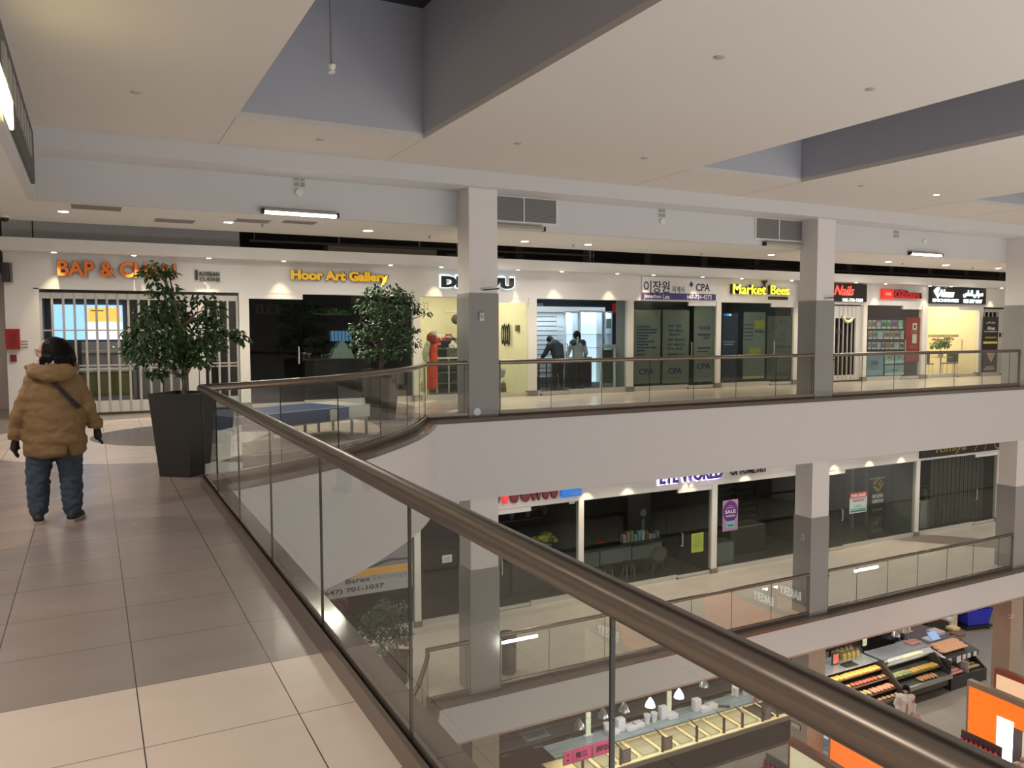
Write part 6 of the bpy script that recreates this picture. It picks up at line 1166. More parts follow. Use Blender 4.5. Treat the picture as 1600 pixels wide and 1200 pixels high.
for px, py, l in ((1149, 1072, 'far lit green-white menu post on the food counter'), (1040, 1095, 'second lit menu post on the food counter'), (913, 1128, 'lit menu post behind the pink banner')):
    p = PZ(px, py, ZG+1.7); t = thing('menu_post', l, 'menu post', (p.x, 17.75, ZG+1.42)); MB().box(p.x-.07, p.x+.07, 17.93, 17.98, ZG+1.43, ZG+2.05).build('lit_panel', mat('menu_lit', (.62, .66, .46), .5, emit=.30, var=.45, scale=7), t); MB().box(p.x-.12, p.x+.12, 17.9, 18.0, ZG+1.42, ZG+1.43).build('foot', foam, t)
t = thing('tongs', 'brown wooden paddle lying on the glass top of the food counter', 'utensil', (16.0, 17.5, ZG+1.42)); mb = MB(); mb.tube([(15.55, 17.9, ZG+1.46), (16.25, 17.35, ZG+1.46)], .03, 6); mb.build('handle', mat('paddle_brown', (.12, .06, .03), .5), t); MB().box(15.4, 15.7, 17.8, 17.98, ZG+1.42, ZG+1.52, .03).build('blade', mat('paddle_brown', (.12, .06, .03), .5), t)
pink = mat('card_pink', (.80, .09, .24), .5, var=.04)
t = thing('pink_card', 'square magenta card standing near the far end of the food counter', 'card', (17.5, 17.35, ZG+1.42)); MB().box(17.2, 17.58, 17.33, 17.35, ZG+1.42, ZG+1.75).build('card', mat('card_magenta', (.50, .02, .13), .5), t); MB().box(17.25, 17.3, 17.3, 17.42, ZG+1.42, ZG+1.46).build('stand', c_alu, t)
for px, l in ((1190, 'price board on the post near the far end of the food counter'), (1055, 'price board on the middle post of the food counter'), (955, 'price board on the post right of the pink banner')):
    a = PY(px, 1100, fy); t = thing('price_board', l, 'price board', (a.x, fy, ZG+1)); x = min(px_, key=lambda q: abs(q-a.x)); MB().box(x+.03, x+.30, fy+.0, fy+.015, ZG+.95, ZG+1.32).build('board', pm('board_brown', (.16, .12, .10), .5), t); bars(t, 'print', pm('board_print', (.40, .36, .32)), PP(x+.03, ZG+.95), PP(x+.30, ZG+1.32), [(.1, .9, .8-k*.16, .05) for k in range(5)], fy-.001)
t = thing('pink_banner', 'long pink paper banner with black Chinese characters on the food counter', 'banner', (11.1, fy, ZG+1.36)); z0, z1 = ZG+1.36, ZG+1.72
for k, (x0, x1, s) in enumerate(((10.36, 10.62, None), (10.63, 11.20, '隆江'), (11.25, 11.90, '脚饭'))):
    MB().box(x0, x1, fy+.02, fy+.035, z0, z1).build('sheet', pink, t)
    if s: text('characters', s, x0+.10, x1-.12, z0+.10, z1-.10, fy+.02, mat('brush_black', (.02, .005, .01), .6, var=0), t, depth=.005, bold=.015)
    else: bars(t, 'small_print', mat('brush_black', (.02, .005, .01), .6, var=0), PP(x0, z0), PP(x1, z1), [(.4, .6, .62, .12), (.35, .65, .25, .1)], fy+.018)
MB().box(10.36, 11.9, fy+.035, fy+.06, z0-.02, z1-.1).build('backing_strip', trim, t)
t = thing('cash_register', 'cash register with a blue screen at the left end of the food counter', 'cash register', (10.1, 17.1, ZG+.9)); MB().box(9.75, 10.30, 16.98, 17.3, ZG+.9, ZG+1.02, .02).build('base', c_blk, t); a, b = PY(870, 1199, 17.0), PY(886, 1187, 17.0); MB().box(9.98, 10.30, 16.95, 17.0, ZG+1.05, ZG+1.32, .01).build('monitor', c_blk, t); MB().box(10.0, 10.28, 16.94, 16.951, ZG+1.07, ZG+1.30).build('screen', mat('register_blue', (.05, .05, .8), .4, emit=.7, ecol=(.08, .10, 1), var=.3, scale=9), t); MB().box(10.1, 10.16, 17.0, 17.08, ZG+1.0, ZG+1.2).build('stand', c_blk, t)
MB().box(9.6, 9.85, 16.95, 17.0, ZG+1.02, ZG+1.3).build('paper_card', pm('paper_white2', (.6, .6, .55)), t); MB().box(9.5, 10.31, 16.95, 17.6, ZG+.001, ZG+.9).build('till_stand', blkp, t)
# back kitchen wall
t = thing('kitchen_cupboards', 'dark brown kitchen cupboards with steel handles behind the food counter', 'cupboard', (11.0, 19.1, ZG)); dbr = mat('cupboard_brown', (.035, .026, .020), .45, var=.12)
MB().box(9.3, 18.5, 19.2, 19.8, ZG+.001, ZG+.86).build('body', dbr, t); MB().box(9.3, 18.5, 19.15, 19.8, ZG+.86, ZG+.92).build('worktop', mat('worktop_grey', (.10, .085, .075), .3), t)
for k in range(9): MB().box(9.35+k*1.0, 10.3+k*1.0, 19.18, 19.2, ZG+.06, ZG+.82).build('door', dbr, t); MB().box(9.7+k*1.0, 9.95+k*1.0, 19.15, 19.18, ZG+.72, ZG+.74).build('handle', mat('handle_steel', (.55, .52, .45), .3, .8, var=0), t)
MB().box(10.5, 11.3, 19.25, 19.75, ZG+.915, ZG+.935).build('sink_rim', mat('sink_steel', (.50, .55, .62), .2, .6), t); MB().box(10.58, 11.22, 19.32, 19.7, ZG+.925, ZG+.94).build('sink_bowl', mat('sink_inner', (.20, .22, .25), .3, .5), t)
rect('wall_kitchen', mat('kitchen_wall', (.030, .022, .018), .5, var=.15), 9.2, 19.5, 19.82, 19.9, ZG, -6.4)
rect('wall_ground_pier', mat('pier_beige', (.22, .18, .13), .5), 6.4, 9.25, 18.7, 19.9, ZG, -6.4)
t = thing('wall_dial', 'round steel wall fitting on the beige ground-level pier', 'fitting', (8.3, 18.7, ZG+1.9)); p = PY(763, 1187, 18.7); mb = MB(); mb.tube([(p.x, 18.7, p.z), (p.x, 18.62, p.z)], [.11, .09], 18); mb.build('cap', c_alu, t, True); mb = MB(); mb.tube([(p.x, 18.66, p.z), (p.x+.45, 18.66, p.z+.06)], .02, 6); mb.build('arm', c_blk, t)
# spot lamps hanging under the slab
for px, py, litl, l in ((942, 1116, 0, 'left unlit bell lamp'), (975, 1107, 0, 'second unlit bell lamp'), (1016, 1100, 1, 'left glowing bell lamp'), (1061, 1086, 1, 'right glowing bell lamp'), (1100, 1068, 0, 'unlit bell lamp right of the glowing ones'), (1400, 990, 0, 'unlit bell lamp above the long pastry case'), (905, 1133, 0, 'unlit bell lamp left of the glass joint')):
    p = PY(px, py, 15.6); t = thing('bell_lamp', l+' hanging above the food counters', 'lamp', (p.x, 15.6, p.z)); MB().cyl(p.x, 15.6, p.z+.16, -6.3, .012, n=6).build('stem', c_blk, t)
    MB().lathe(p.x, 15.6, [(.13, p.z-.06), (.10, p.z+.04), (.05, p.z+.12), (.02, p.z+.17), (.015, p.z+.165), (.045, p.z+.11), (.095, p.z+.03), (.125, p.z-.06)], 16).build('shade', mat('lamp_shade_lit', (.7, .85, 1), .4, emit=2.6, ecol=(.75, .9, 1), var=0) if litl else mat('lamp_shade_steel', (.45, .47, .47), .2, .7, var=0), t, True)
    if litl: mb = MB(); mb.ball((p.x, 15.6, p.z-.02), .09, 12); mb.build('bulb', mat('bulb_cool', (.85, .95, 1), .4, emit=11, var=0), t, True); lamp('POINT', (p.x, 15.6, p.z-.15), 25, (.85, .93, 1), size=.08)
t = thing('lamp_rail', 'dark lamp rail under the white slab above the food counter', 'rail', (13, 15.7, -6.5)); MB().box(8.5, 17, 15.85, 15.95, -6.75, -6.66).build('bar', c_blk, t)
for x in (9, 12.5, 16.5): MB().box(x, x+.03, 15.88, 15.91, -6.66, -6.3).build('hanger', c_blk, t)
# pastry cases
gold_b = [(.62, .36, .08), (.55, .20, .08), (.60, .42, .14), (.50, .16, .12), (.40, .30, .12)]
t = thing('pastry_case', 'open stepped pastry case with steel top left of the long glass case', 'display case', (22.1, 17.6, ZG)); x0, x1 = 20.6, 23.28; cs = mat('case_dark', (.030, .026, .022), .45, var=.1)
MB().box(x0, x1, 16.75, 18.6, ZG+.001, ZG+.45).build('base', cs, t); MB().box(x0, x1, 17.95, 18.6, ZG+.45, ZG+1.27).build('back_body', cs, t); MB().box(x0, x1, 17.80, 18.75, ZG+1.27, ZG+1.31).build('steel_top', steel2, t)
steps = [(17.60, 1.10), (17.35, .88), (17.05, .66), (16.80, .48)]
for k, (y, z) in enumerate(steps): MB().box(x0+.06, x1-.04, y, 18.0, ZG+z-.03, ZG+z).build('shelf', mat('case_shelf', (.16, .13, .10), .35, .3), t)
pr = [(16.72, ZG+.4), (18.1, ZG+.4), (18.1, ZG+1.3), (17.62, ZG+1.3), (17.2, ZG+.95), (16.72, ZG+.6)]
for x in (x0, x1-.04): MB().prismx(pr, x, x+.04).build('end_panel', mat('case_end', (.045, .032, .024), .4), t)
lamp('AREA', (22, 17.3, ZG+1.9), 26, (1, .90, .70), size=2.6, sy=.4)
def food(name, lab, grp, m, fn, spots):
    o0 = None
    for (x, y, z, rz) in spots:
        if o0 is None: o0 = fn().build(name, m, None, True, 40); tag(o0, lab, name.replace('_', ' '), grp); o = o0
        else: o = o0.copy(); COL.objects.link(o)
        o.location = (x, y, z); o.rotation_euler = (0, 0, rz)
Rf = random.Random(5)
def bun(): q = MB(); q.ball((0, 0, .049), .085, 10, (1, 1, .55)); return q
def loaf(): q = MB(); q.ball((0, 0, .0535), .16, 12, (.5, 1, .32)); return q
def slab_(): return MB().box(-.10, .10, -.12, .12, 0, .07, .025)
def row(x0, x1, n, y, z, j=.012): return [(x0+(x1-x0)*(k+.5)/n, y+Rf.uniform(-j, j), z, Rf.uniform(-.15, .15)) for k in range(n)]
bm_ = lambda n, c: mat(n, c, .45, var=.18, scale=25)
food('pastry', 'yellow square pastry on the top step of the stepped pastry case', 'yellow pastries on the top step', bm_('pastry_yellow', (.68, .42, .10)), slab_, row(x0+.12, x1-.1, 11, 17.72, ZG+1.10))
food('bun', 'yellow bun on the left of the second step', 'yellow buns on the second step', bm_('bun_yellow', (.62, .45, .14)), bun, row(x0+.1, x0+.9, 4, 17.47, ZG+.88))
food('tart', 'red glazed tart on the second step of the pastry case', 'red tarts on the second step', bm_('tart_red', (.55, .10, .05)), bun, row(x0+.95, x1-.5, 7, 17.47, ZG+.88)); food('roll', 'brown roll at the right of the second step', 'brown rolls on the second step', bm_('roll_brown', (.35, .2, .09)), bun, row(x1-.45, x1-.08, 2, 17.47, ZG+.88))
food('bread_stick', 'yellow oblong bread on the third step', 'oblong yellow breads on the third step', bm_('stick_yellow', (.55, .40, .15)), loaf, row(x0+.1, x0+1.5, 7, 17.2, ZG+.66)); food('sausage_bun', 'pinkish long bun at the right of the third step', 'pinkish long buns on the third step', bm_('bun_pink', (.60, .25, .16)), loaf, row(x0+1.55, x1-.1, 6, 17.2, ZG+.66))
food('dark_roll', 'dark seeded roll on the lowest step', 'dark rolls on the lowest step', bm_('roll_dark', (.32, .20, .10)), bun, row(x0+.1, x1-.1, 12, 16.92, ZG+.48))
t = thing('card_stand', 'red card in a black frame on the steel top of the pastry case', 'card', (21.0, 18.0, ZG+1.31)); p = PZ(1306, 1030, ZG+1.5); MB().box(p.x-.17, p.x+.17, p.y, p.y+.03, ZG+1.31, ZG+1.72).build('frame', c_blk, t); MB().box(p.x-.13, p.x+.13, p.y-.006, p.y, ZG+1.35, ZG+1.68).build('card', pm('card_coral', (.55, .14, .10)), t)
jarm = mat('jar_amber', (.30, .24, .07), .15, var=.3, scale=12); p = PZ(1328, 1020, ZG+1.45); k = 0
for dx in range(4):
    for dy in range(2):
        x, y = p.x-.42+dx*.22, p.y-.1+dy*.26; o = MB().lathe(x, y, [(.08, ZG+1.31), (.085, ZG+1.5), (.05, ZG+1.56)], 12).build('jar', jarm, None, True); tag(o, 'amber jar in the cluster on the steel top of the pastry case', 'jar', 'amber jars on the pastry case'); l = MB().cyl(x, y, ZG+1.56, ZG+1.59, .06, n=12).build('lid', mat('jar_lid', (.25, .2, .1), .3, .5), o)
t = thing('dark_tray', 'dark tray on the steel top of the pastry case', 'tray', (21.9, 18.0, ZG+1.31)); p = PZ(1326, 1038, ZG+1.32); MB().box(p.x-.28, p.x+.28, 17.86, 18.1, ZG+1.31, ZG+1.33).build('base', c_blk, t); MB().box(p.x-.28, p.x+.28, 18.1, 18.12, ZG+1.31, ZG+1.37).build('rim', c_blk, t)
t = thing('lit_menu_post', 'lit strip post with pictures behind the pastry case', 'menu post', (23, 19, ZG)); p = PY(1351, 1010, 18.9); MB().box(p.x-.09, p.x+.09, 18.88, 18.92, ZG+1.3, ZG+2.1).build('lit_strip', MATS['menu_lit'], t); MB().box(p.x-.03, p.x+.03, 18.9, 18.95, ZG, ZG+1.3).build('pole', c_blk, t)
t = thing('pastry_case', 'long glass pastry case with sloped front and polished steel top', 'display case', (24.6, 17.6, ZG)); x0, x1 = 23.34, 25.86
MB().box(x0, x1, 17.0, 18.45, ZG+.22, ZG+.55).build('body', mat('case_brown', (.06, .045, .03), .45), t); MB().box(x0, x1, 16.9, 18.4, ZG+.55, ZG+.62).build('bed', mat('case_bed', (.10, .09, .08), .3), t); MB().box(x0, x1, 17.2, 18.3, ZG+.001, ZG+.22).build('kick', cs, t)
MB().box(x0, x1, 16.84, 16.90, ZG+.52, ZG+.66).build('steel_bumper', mat('bumper_steel', (.5, .5, .5), .15, .8, var=0), t); MB().box(x0-.02, x1+.02, 17.70, 18.42, ZG+1.33, ZG+1.37).build('steel_top', steel2, t); MB().box(x0, x1, 18.35, 18.42, ZG+.6, ZG+1.33).build('back_panel', cs, t)
MB().ring([[(x, 16.88, ZG+.66), (x, 16.90, ZG+.66), (x, 17.72, ZG+1.34), (x, 17.70, ZG+1.34)] for x in (x0+.02, x1-.02)]).build('sloped_glass', g_case, t)
for x in (x0, x1-.03): MB().prismx([(16.86, ZG+.6), (18.4, ZG+.6), (18.4, ZG+1.33), (17.68, ZG+1.33)], x, x+.03).build('end_frame', cs, t)
for y, z in ((17.25, .80), (17.75, 1.02)): MB().box(x0+.04, x1-.04, y, 18.3, ZG+z-.015, ZG+z).build('inner_shelf', mat('case_shelf2', (.14, .13, .11), .3), t)
lamp('AREA', (24.6, 18.0, ZG+1.32), 9, (1, .9, .72), size=2.4, sy=.15)
food('cream_roll', 'pale green roll on the lower shelf of the long glass case', 'pale rolls in the long glass case', bm_('roll_pale', (.42, .42, .18)), loaf, row(x0+.1, x0+1.0, 6, 17.42, ZG+.80)); food('cake_slice', 'orange-yellow cake slice in the long glass case', 'yellow cake slices in the long glass case', bm_('cake_yellow', (.75, .42, .08)), slab_, row(x0+1.05, x1-.1, 6, 17.42, ZG+.80)); food('glazed_loaf', 'orange glazed loaf at the front of the long glass case', 'glazed loaves at the front', bm_('loaf_orange', (.60, .28, .12)), loaf, row(x0+1.05, x0+1.95, 5, 17.1, ZG+.62))
food('dessert_cup', 'small grey dessert cup on the upper shelf of the long glass case', 'dessert cups in the long glass case', bm_('cup_grey', (.20, .19, .17)), bun, row(x0+.15, x0+1.3, 8, 17.95, ZG+1.02)); food('fruit_cup', 'yellow fruit cup on the upper shelf of the long glass case', 'fruit cups in the long glass case', bm_('cup_yellow', (.48, .42, .10)), bun, row(x0+1.4, x1-.1, 7, 17.95, ZG+1.02))
# bread rack at the end
t = thing('bread_rack', 'dark sloped bread rack with price tags at the end of the pastry cases', 'rack', (26.9, 17.5, ZG)); x0, x1 = 25.95, 27.95; rk = mat('rack_dark', (.032, .030, .029), .4, var=.1)
MB().box(x0, x1, 16.95, 18.2, ZG+.001, ZG+.42).build('base', rk, t); MB().box(x0, x1, 17.9, 18.2, ZG+.42, ZG+1.15).build('back', rk, t); MB().box(x0, x0+.05, 17.0, 17.95, ZG+.42, ZG+1.05).build('end_panel', rk, t); MB().prismx([(16.95, ZG+.42), (17.95, ZG+.42), (17.95, ZG+1.15)], x1-.05, x1).build('end_panel', rk, t)
MB().ring([[(x, 17.30, ZG+.98), (x, 17.32, ZG+.96), (x, 18.2, ZG+1.18), (x, 18.2, ZG+1.21)] for x in (x0, x1)]).build('top_shelf', rk, t); MB().box(x0, x1, 17.27, 17.30, ZG+.80, ZG+.98).build('tag_strip', mat('tag_strip', (.05, .05, .052), .4), t); MB().box(26.95, 26.99, 17.0, 17.9, ZG+.42, ZG+.8).build('divider', c_alu, t)
for k, u in enumerate((.28, .75, 1.08, 1.35, 1.7)): MB().box(x0+u, x0+u+(.22 if k == 1 else .16), 17.25, 17.27, ZG+.80-(.06 if k == 1 else 0), ZG+.96).build('price_tag', pm('tag_white', (.62, .64, .62)), t)
food('sandwich', 'wrapped long sandwich on the top shelf of the bread rack', 'sandwiches on the bread rack', bm_('sandwich_tan', (.62, .34, .20)), loaf, [(x0+.35+.15*k, 17.55+.17*r, ZG+1.075+.045*r, .5) for r in range(3) for k in range(9)])
food('pink_pack', 'small pink pack in the left bin of the bread rack', 'pink packs in the bread rack', bm_('pack_pink', (.55, .24, .22)), bun, [(x0+.15+.13*k, 17.15+.15*r, ZG+.43+.02*r, .3*k) for r in range(3) for k in range(6)]); food('baguette', 'olive brown loaf in the right bin of the bread rack', 'loaves in the right bin', bm_('loaf_olive', (.30, .23, .10)), loaf, [(x0+1.15+.15*k, 17.2+.2*r, ZG+.43+.02*r, 1.2) for r in range(3) for k in range(5)])
t = thing('white_tray', 'white tray under the sandwiches at the left of the bread rack', 'tray', (26.1, 17.6, ZG+1.02)); MB().ring([[(x, 17.34, ZG+.995), (x, 17.36, ZG+.985), (x, 17.9, ZG+1.12), (x, 17.9, ZG+1.14)] for x in (x0+.03, x0+.26)]).build('tray', foam, t); MB().box(x0+.03, x0+.05, 17.36, 17.88, ZG+1.02, ZG+1.15).build('rim', foam, t)
t = thing('side_counter', 'grey counter running back behind the bread rack', 'counter', (27.4, 19.6, ZG)); MB().box(26.4, 28.2, 18.3, 21.0, ZG+.001, ZG+1.0).build('body', mat('side_body', (.06, .05, .05), .5), t); MB().box(26.35, 28.25, 18.25, 21.05, ZG+1.0, ZG+1.05).build('top', mat('side_top', (.13, .11, .12), .35), t)
for px, py, c, w_, l, n_ in ((1462, 988, (.48, .42, .44), .5, 'pale flat carton on the counter behind the bread rack', 'carton'), (1489, 981, (.60, .46, .22), .38, 'yellow patterned box on the counter behind the bread rack', 'carton'), (1496, 991, (.20, .07, .07), .42, 'maroon flat box at the edge of the counter behind the bread rack', 'carton'), (1480, 966, (.58, .52, .50), .35, 'small white boxes pile at the far end of the counter', 'carton')):
    p = PZ(px, py, ZG+1.1); o = MB().box(p.x-w_/2, p.x+w_/2, p.y-w_*.45, p.y+w_*.45, ZG+1.05, ZG+1.05+w_*.25, .01).build('carton', mat('carton%d' % px, c, .6, var=.15, scale=18)); tag(o, l, n_)
t = thing('tablet_scale', 'blue lit tablet scale behind the bread rack', 'scale', (26.9, 18.5, ZG+1.05)); p = PZ(1470, 1001, ZG+1.15); MB().box(p.x-.26, p.x+.26, 18.35, 18.75, ZG+1.05, ZG+1.12, .01).build('base', foam, t); MB().ring([[(p.x-.2, 18.33, ZG+1.12), (p.x+.25, 18.33, ZG+1.12), (p.x+.25, 18.36, ZG+1.12), (p.x-.2, 18.36, ZG+1.12)], [(p.x-.2, 18.58, ZG+1.34), (p.x+.25, 18.58, ZG+1.34), (p.x+.25, 18.61, ZG+1.33), (p.x-.2, 18.61, ZG+1.33)]]).build('screen', mat('tablet_blue', (.22, .36, .62), .3, emit=.35, var=0), t)
t = thing('bag_rack', 'steel rack with paper bags at the back of the pastry cases', 'rack', (25.9, 18.9, ZG)); mb = MB()
for x in (25.7, 26.2): mb.tube([(x, 18.8, ZG), (x, 18.8, ZG+1.75)], .02, 6)
mb.build('frame', c_alu, t)
for k in range(3): MB().box(25.7, 26.2, 18.62, 18.98, ZG+.6+k*.45, ZG+.63+k*.45).build('wire_shelf', c_alu, t)
for k in range(4): o = MB().box(25.74+k*.11, 25.82+k*.11, 18.7, 18.9, ZG+1.53, ZG+1.75).build('paper_bag', mat('paper_bag%d' % k, ((.50, .40, .28), (.42, .38, .33), (.3, .26, .22), (.55, .48, .38))[k], .7, var=.1)); tag(o, ('tan', 'beige', 'dark', 'cream')[k]+' paper bag on the steel rack behind the pastry cases', 'paper bag')
food('meat_pack', 'pinkish pack on the steel top of the long glass case', 'pinkish packs on the long glass case', bm_('pack_meat', (.42, .22, .18)), slab_, [(25.35+.17*k, 18.2-.06*r*2, ZG+1.37, .5) for r in range(2) for k in range(3)])
t = thing('dark_fridge', 'black cabinet behind the long glass case', 'cabinet', (25.3, 19.4, ZG)); a, b = PY(1376, 1000, 19.1), PY(1414, 985, 19.1); MB().box(a.x, b.x, 19.1, 19.7, ZG+.001, ZG+2.1).build('body', mat('fridge_black', (.014, .014, .015), .3), t); MB().box(a.x+.05, b.x-.05, 19.085, 19.1, ZG+.3, ZG+2.0).build('door', mat('fridge_door', (.02, .02, .022), .2), t)
t = thing('prep_table', 'dark prep table with pinkish trays behind the stepped case', 'table', (22.6, 20.2, ZG)); MB().box(21.0, 24.2, 19.9, 20.6, ZG+.85, ZG+.9).build('table_top', cs, t)
for x in (21.05, 24.1):
    for y in (19.95, 20.5): MB().box(x, x+.06, y, y+.06, ZG+.001, ZG+.85).build('leg', cs, t)
food('pink_tray', 'pink topped bun on the prep table at the back', 'pink topped buns at the back', bm_('bun_back', (.50, .22, .17)), bun, [(21.2+.2*k, 20.1+.2*r, ZG+.9, 0) for r in range(2) for k in range(13)])
rect('wall_grey_partition', mat('partition_grey', (.20, .20, .20), .6), 25.6, 27.0, 21.2, 21.3, ZG, -6.4)
# blue cart and far shelf
t = thing('shopping_cart', 'blue plastic cart on a black base on the ground floor', 'cart', (32.2, 20.2, ZG)); bl2 = mat('cart_blue', (.025, .03, .42), .4, var=.05); cx, cy = 32.45, 20.35; t.rotation_euler = (0, 0, -.25)
def cpart(n, mb, m): o = mb.build(n, m, None); o.parent = t; return o
t.location = (cx, cy, ZG); cpart('base', MB().box(-.65, .65, -.38, .38, .10, .18, .02), c_blk)
cpart('basket', MB().ring([[(-.50, -.30, .2), (.50, -.30, .2), (.50, .30, .2), (-.50, .30, .2)], [(-.62, -.38, .85), (.62, -.38, .85), (.62, .38, .85), (-.62, .38, .85)], [(-.56, -.33, .85), (.56, -.33, .85), (.56, .33, .85), (-.56, .33, .85)], [(-.44, -.25, .25), (.44, -.25, .25), (.44, .25, .25), (-.44, .25, .25)]]), bl2); cpart('rim', MB().box(-.66, -.60, -.4, .4, .83, .9).box(.60, .66, -.4, .4, .83, .9), mat('cart_blue_light', (.05, .07, .55), .35)) 
for x in (-.5, .5):
    for y in (-.3, .3): cpart('wheel', MB().tube([(x, y-.02, .05), (x, y+.02, .05)], .05, 10), c_blk)
t = thing('display_stand', 'dark leafy display stand with a lit poster beside the blue cart', 'stand', (30.8, 20.9, ZG)); MB().box(29.7, 31.1, 20.5, 21.4, ZG+.001, ZG+1.15).build('body', mat('stand_brown', (.03, .022, .015), .6, var=.3), t); MB().box(31.1, 31.5, 20.4, 20.5, ZG+.1, ZG+1.35).build('poster', mat('poster_warm', (.62, .50, .34), .5, var=.5, scale=5), t); mb = MB(); foliage(mb, [(30.0+.25*k, 20.8, ZG+1.25, .2, 40) for k in range(5)], .16, random.Random(14)); mb.build('leaves', MATS['bright_leaf'], t)
t = thing('wall_shelf_unit', 'low brown shelf unit along the far ground-level wall', 'shelf unit', (34, 22.3, ZG)); MB().box(30.5, 42, 22.0, 23.2, ZG+.001, ZG+.3).build('dark_plinth', c_blk, t); MB().box(30.5, 42, 21.9, 23.2, ZG+.3, ZG+1.0).build('wood_front', mat('shelf_wood', (.12, .075, .045), .5, var=.2, scale=3, vscale=(.3, 1, 6)), t); MB().box(30.5, 42, 21.85, 23.2, ZG+1.0, ZG+1.08).build('ledge', mat('shelf_ledge', (.25, .21, .16), .5), t)
for k in range(9): x = 31.2+k*.75+.2*(k % 2); o = MB().box(x, x+.32, 22.0, 22.2, ZG+1.08, ZG+1.36, .01).build('price_card', pm('card_white', (.70, .70, .72))); tag(o, 'white card standing on the far brown shelf ledge', 'card', 'white cards on the far shelf ledge')
# lit divider panels of the tills
ora = mat('panel_orange', (.85, .16, .015), .45, emit=.55, ecol=(1, .20, .02), var=.05); wood = mat('panel_wood', (.26, .10, .06), .45, var=.2, scale=3, vscale=(1, 8, 1)); topb = mat('panel_top', (.34, .28, .20), .4); wl_ = mat('panel_white_light', (.9, .93, 1), .4, emit=4, ecol=(.88, .92, 1), var=0); crm = mat('panel_cream', (.75, .68, .48), .5, emit=.30, ecol=(1, .85, .55), var=.06)
def panel(label, x, y0, y1, h, face, edge, patches):
    t = thing('divider_panel', label, 'divider panel', (x, (y0+y1)/2, ZG)); n = 24
    top = lambda y: ZG+h-.35*math.sin(PI*(y0-y)/(y0-y1))**2*0+.0-.22*(1-math.cos(2*PI*(y0-y)/(y0-y1)*.75))*.5
    ys = [y0+(y1-y0)*k/n for k in range(n+1)]
    MB().ring([[(x+.0, y, ZG+.05), (x+.06, y, ZG+.05), (x+.06, y, top(y)-.16), (x, y, top(y)-.16)] for y in ys]).build('lit_face', face, t)
    MB().ring([[(x-.02, y, top(y)-.16), (x+.16, y, top(y)-.16), (x+.16, y, top(y)), (x-.02, y, top(y))] for y in ys]).build('top_beam', edge, t, True)
    MB().box(x-.02, x+.16, y0, y0+.05, ZG+.05, top(y0)).build('end_post', edge, t); MB().box(x-.05, x+.2, y1, y0+.05, ZG, ZG+.05).build('foot', c_blk, t)
    for (ya, yb, za, zb, m, nm) in patches: MB().box(x-.012, x, ya, yb, ZG+za, ZG+zb).build(nm, m, t)
    return t
bread_p = mat('bread_print', (.62, .50, .42), .5, emit=.15, var=.5, scale=4)
def leafp(x, y, z, r): return None
P1 = [(13.0, 12.55, .35, 1.75, wl_, 'white_light'), (12.55, 12.3, .35, 1.62, pm('panel_grey', (.25, .24, .26)), 'grey_strip'), (12.3, 11.45, .35, 1.6, crm, 'cream_picture'), (11.45, 11.05, .35, 1.55, wl_, 'white_light'), (11.9, 10.7, 1.66, 2.0, bread_p, 'bread_picture'), (10.9, 7.5, .35, 1.5, crm, 'cream_picture')]
panel('tall orange lit divider panel with white lights and a bread picture', 22.0, 13.83, 3.0, 2.44, ora, topb, P1)
panel('orange lit divider panel partly under the handrail by the second column', 16.33, 13.81, 4.0, 2.44, ora, topb, [(12.85, 12.45, .9, 1.75, wl_, 'white_light'), (12.45, 12.15, .9, 1.6, pm('panel_grey', (.25, .24, .26)), 'grey_strip'), (12.35, 11.5, 1.72, 2.08, bread_p, 'bread_picture')])
def dots(x, lst): return [(y, y-.22, z, z+.28, mat('panel_dot', (.80, .22, .04), .5, emit=.2), 'orange_dot') for y, z in lst]
panel('cream lit divider panel with a red wood top by the second column', 14.9, 13.8, 5.0, 2.44, crm, wood, dots(14.9, [(13.6, 1.05), (12.9, .8)]))
panel('cream lit divider panel with a reddish top before the third column', 23.5, 13.96, 5.0, 2.44, crm, wood, dots(23.5, [(13.3, 1.3)]))
# red-capped jars on racks by the panels
def rack(label, x, y, n, m, rows, seed, grp, capm, z0=.6):
    t = thing('bottle_rack', label, 'rack', (x, y, ZG)); L = .13*n+.06
    for k in range(rows): MB().box(x-.02-.12*(rows-1-k), x+.24-.12*(rows-1-k), y-L, y, ZG+z0+.34*k-.03, ZG+z0+.34*k).build('rack_shelf', pm('rack_board', (.16, .04, .035)), t)
    MB().box(x+.2, x+.24, y-L, y, ZG+.001, ZG+z0+.34*rows).build('rack_back', pm('rack_back', (.10, .09, .08)), t)
    MB().box(x-.02-.12*(rows-1), x+.2, y-L, y-L+.03, ZG+.001, ZG+z0).build('rack_side', pm('rack_back', (.1, .09, .08)), t); MB().box(x-.02-.12*(rows-1), x+.2, y-.03, y, ZG+.001, ZG+z0).build('rack_side', pm('rack_back', (.1, .09, .08)), t)
    o0 = None
    for k in range(rows):
        for j in range(n):
            p = (x+.08-.12*(rows-1-k), y-.1-.13*j, ZG+z0+.34*k)
            if o0 is None:
                o0 = MB().lathe(0, 0, [(.05, 0), (.055, .12), (.025, .18), (.025, .21)], 10).build('bottle', m, None, True); tag(o0, grp[0], 'bottle', grp[1]); MB().cyl(0, 0, .21, .245, .032, n=10).build('cap', capm, o0); o = o0
            else: o = copy_tree(o0)
            o.location = p
redb = mat('bottle_red', (.30, .025, .03), .25, var=.2); capd = mat('cap_dark', (.06, .01, .015), .35, var=0)
p = PZ(1232, 1172, ZG+1.5); rack('stepped rack of dark red bottles at the end of the cream panel', 14.45, 14.35, 5, redb, 4, 1, ('dark red bottle on the stepped rack beside the second column', 'dark red bottles by the second column'), capd, .55)
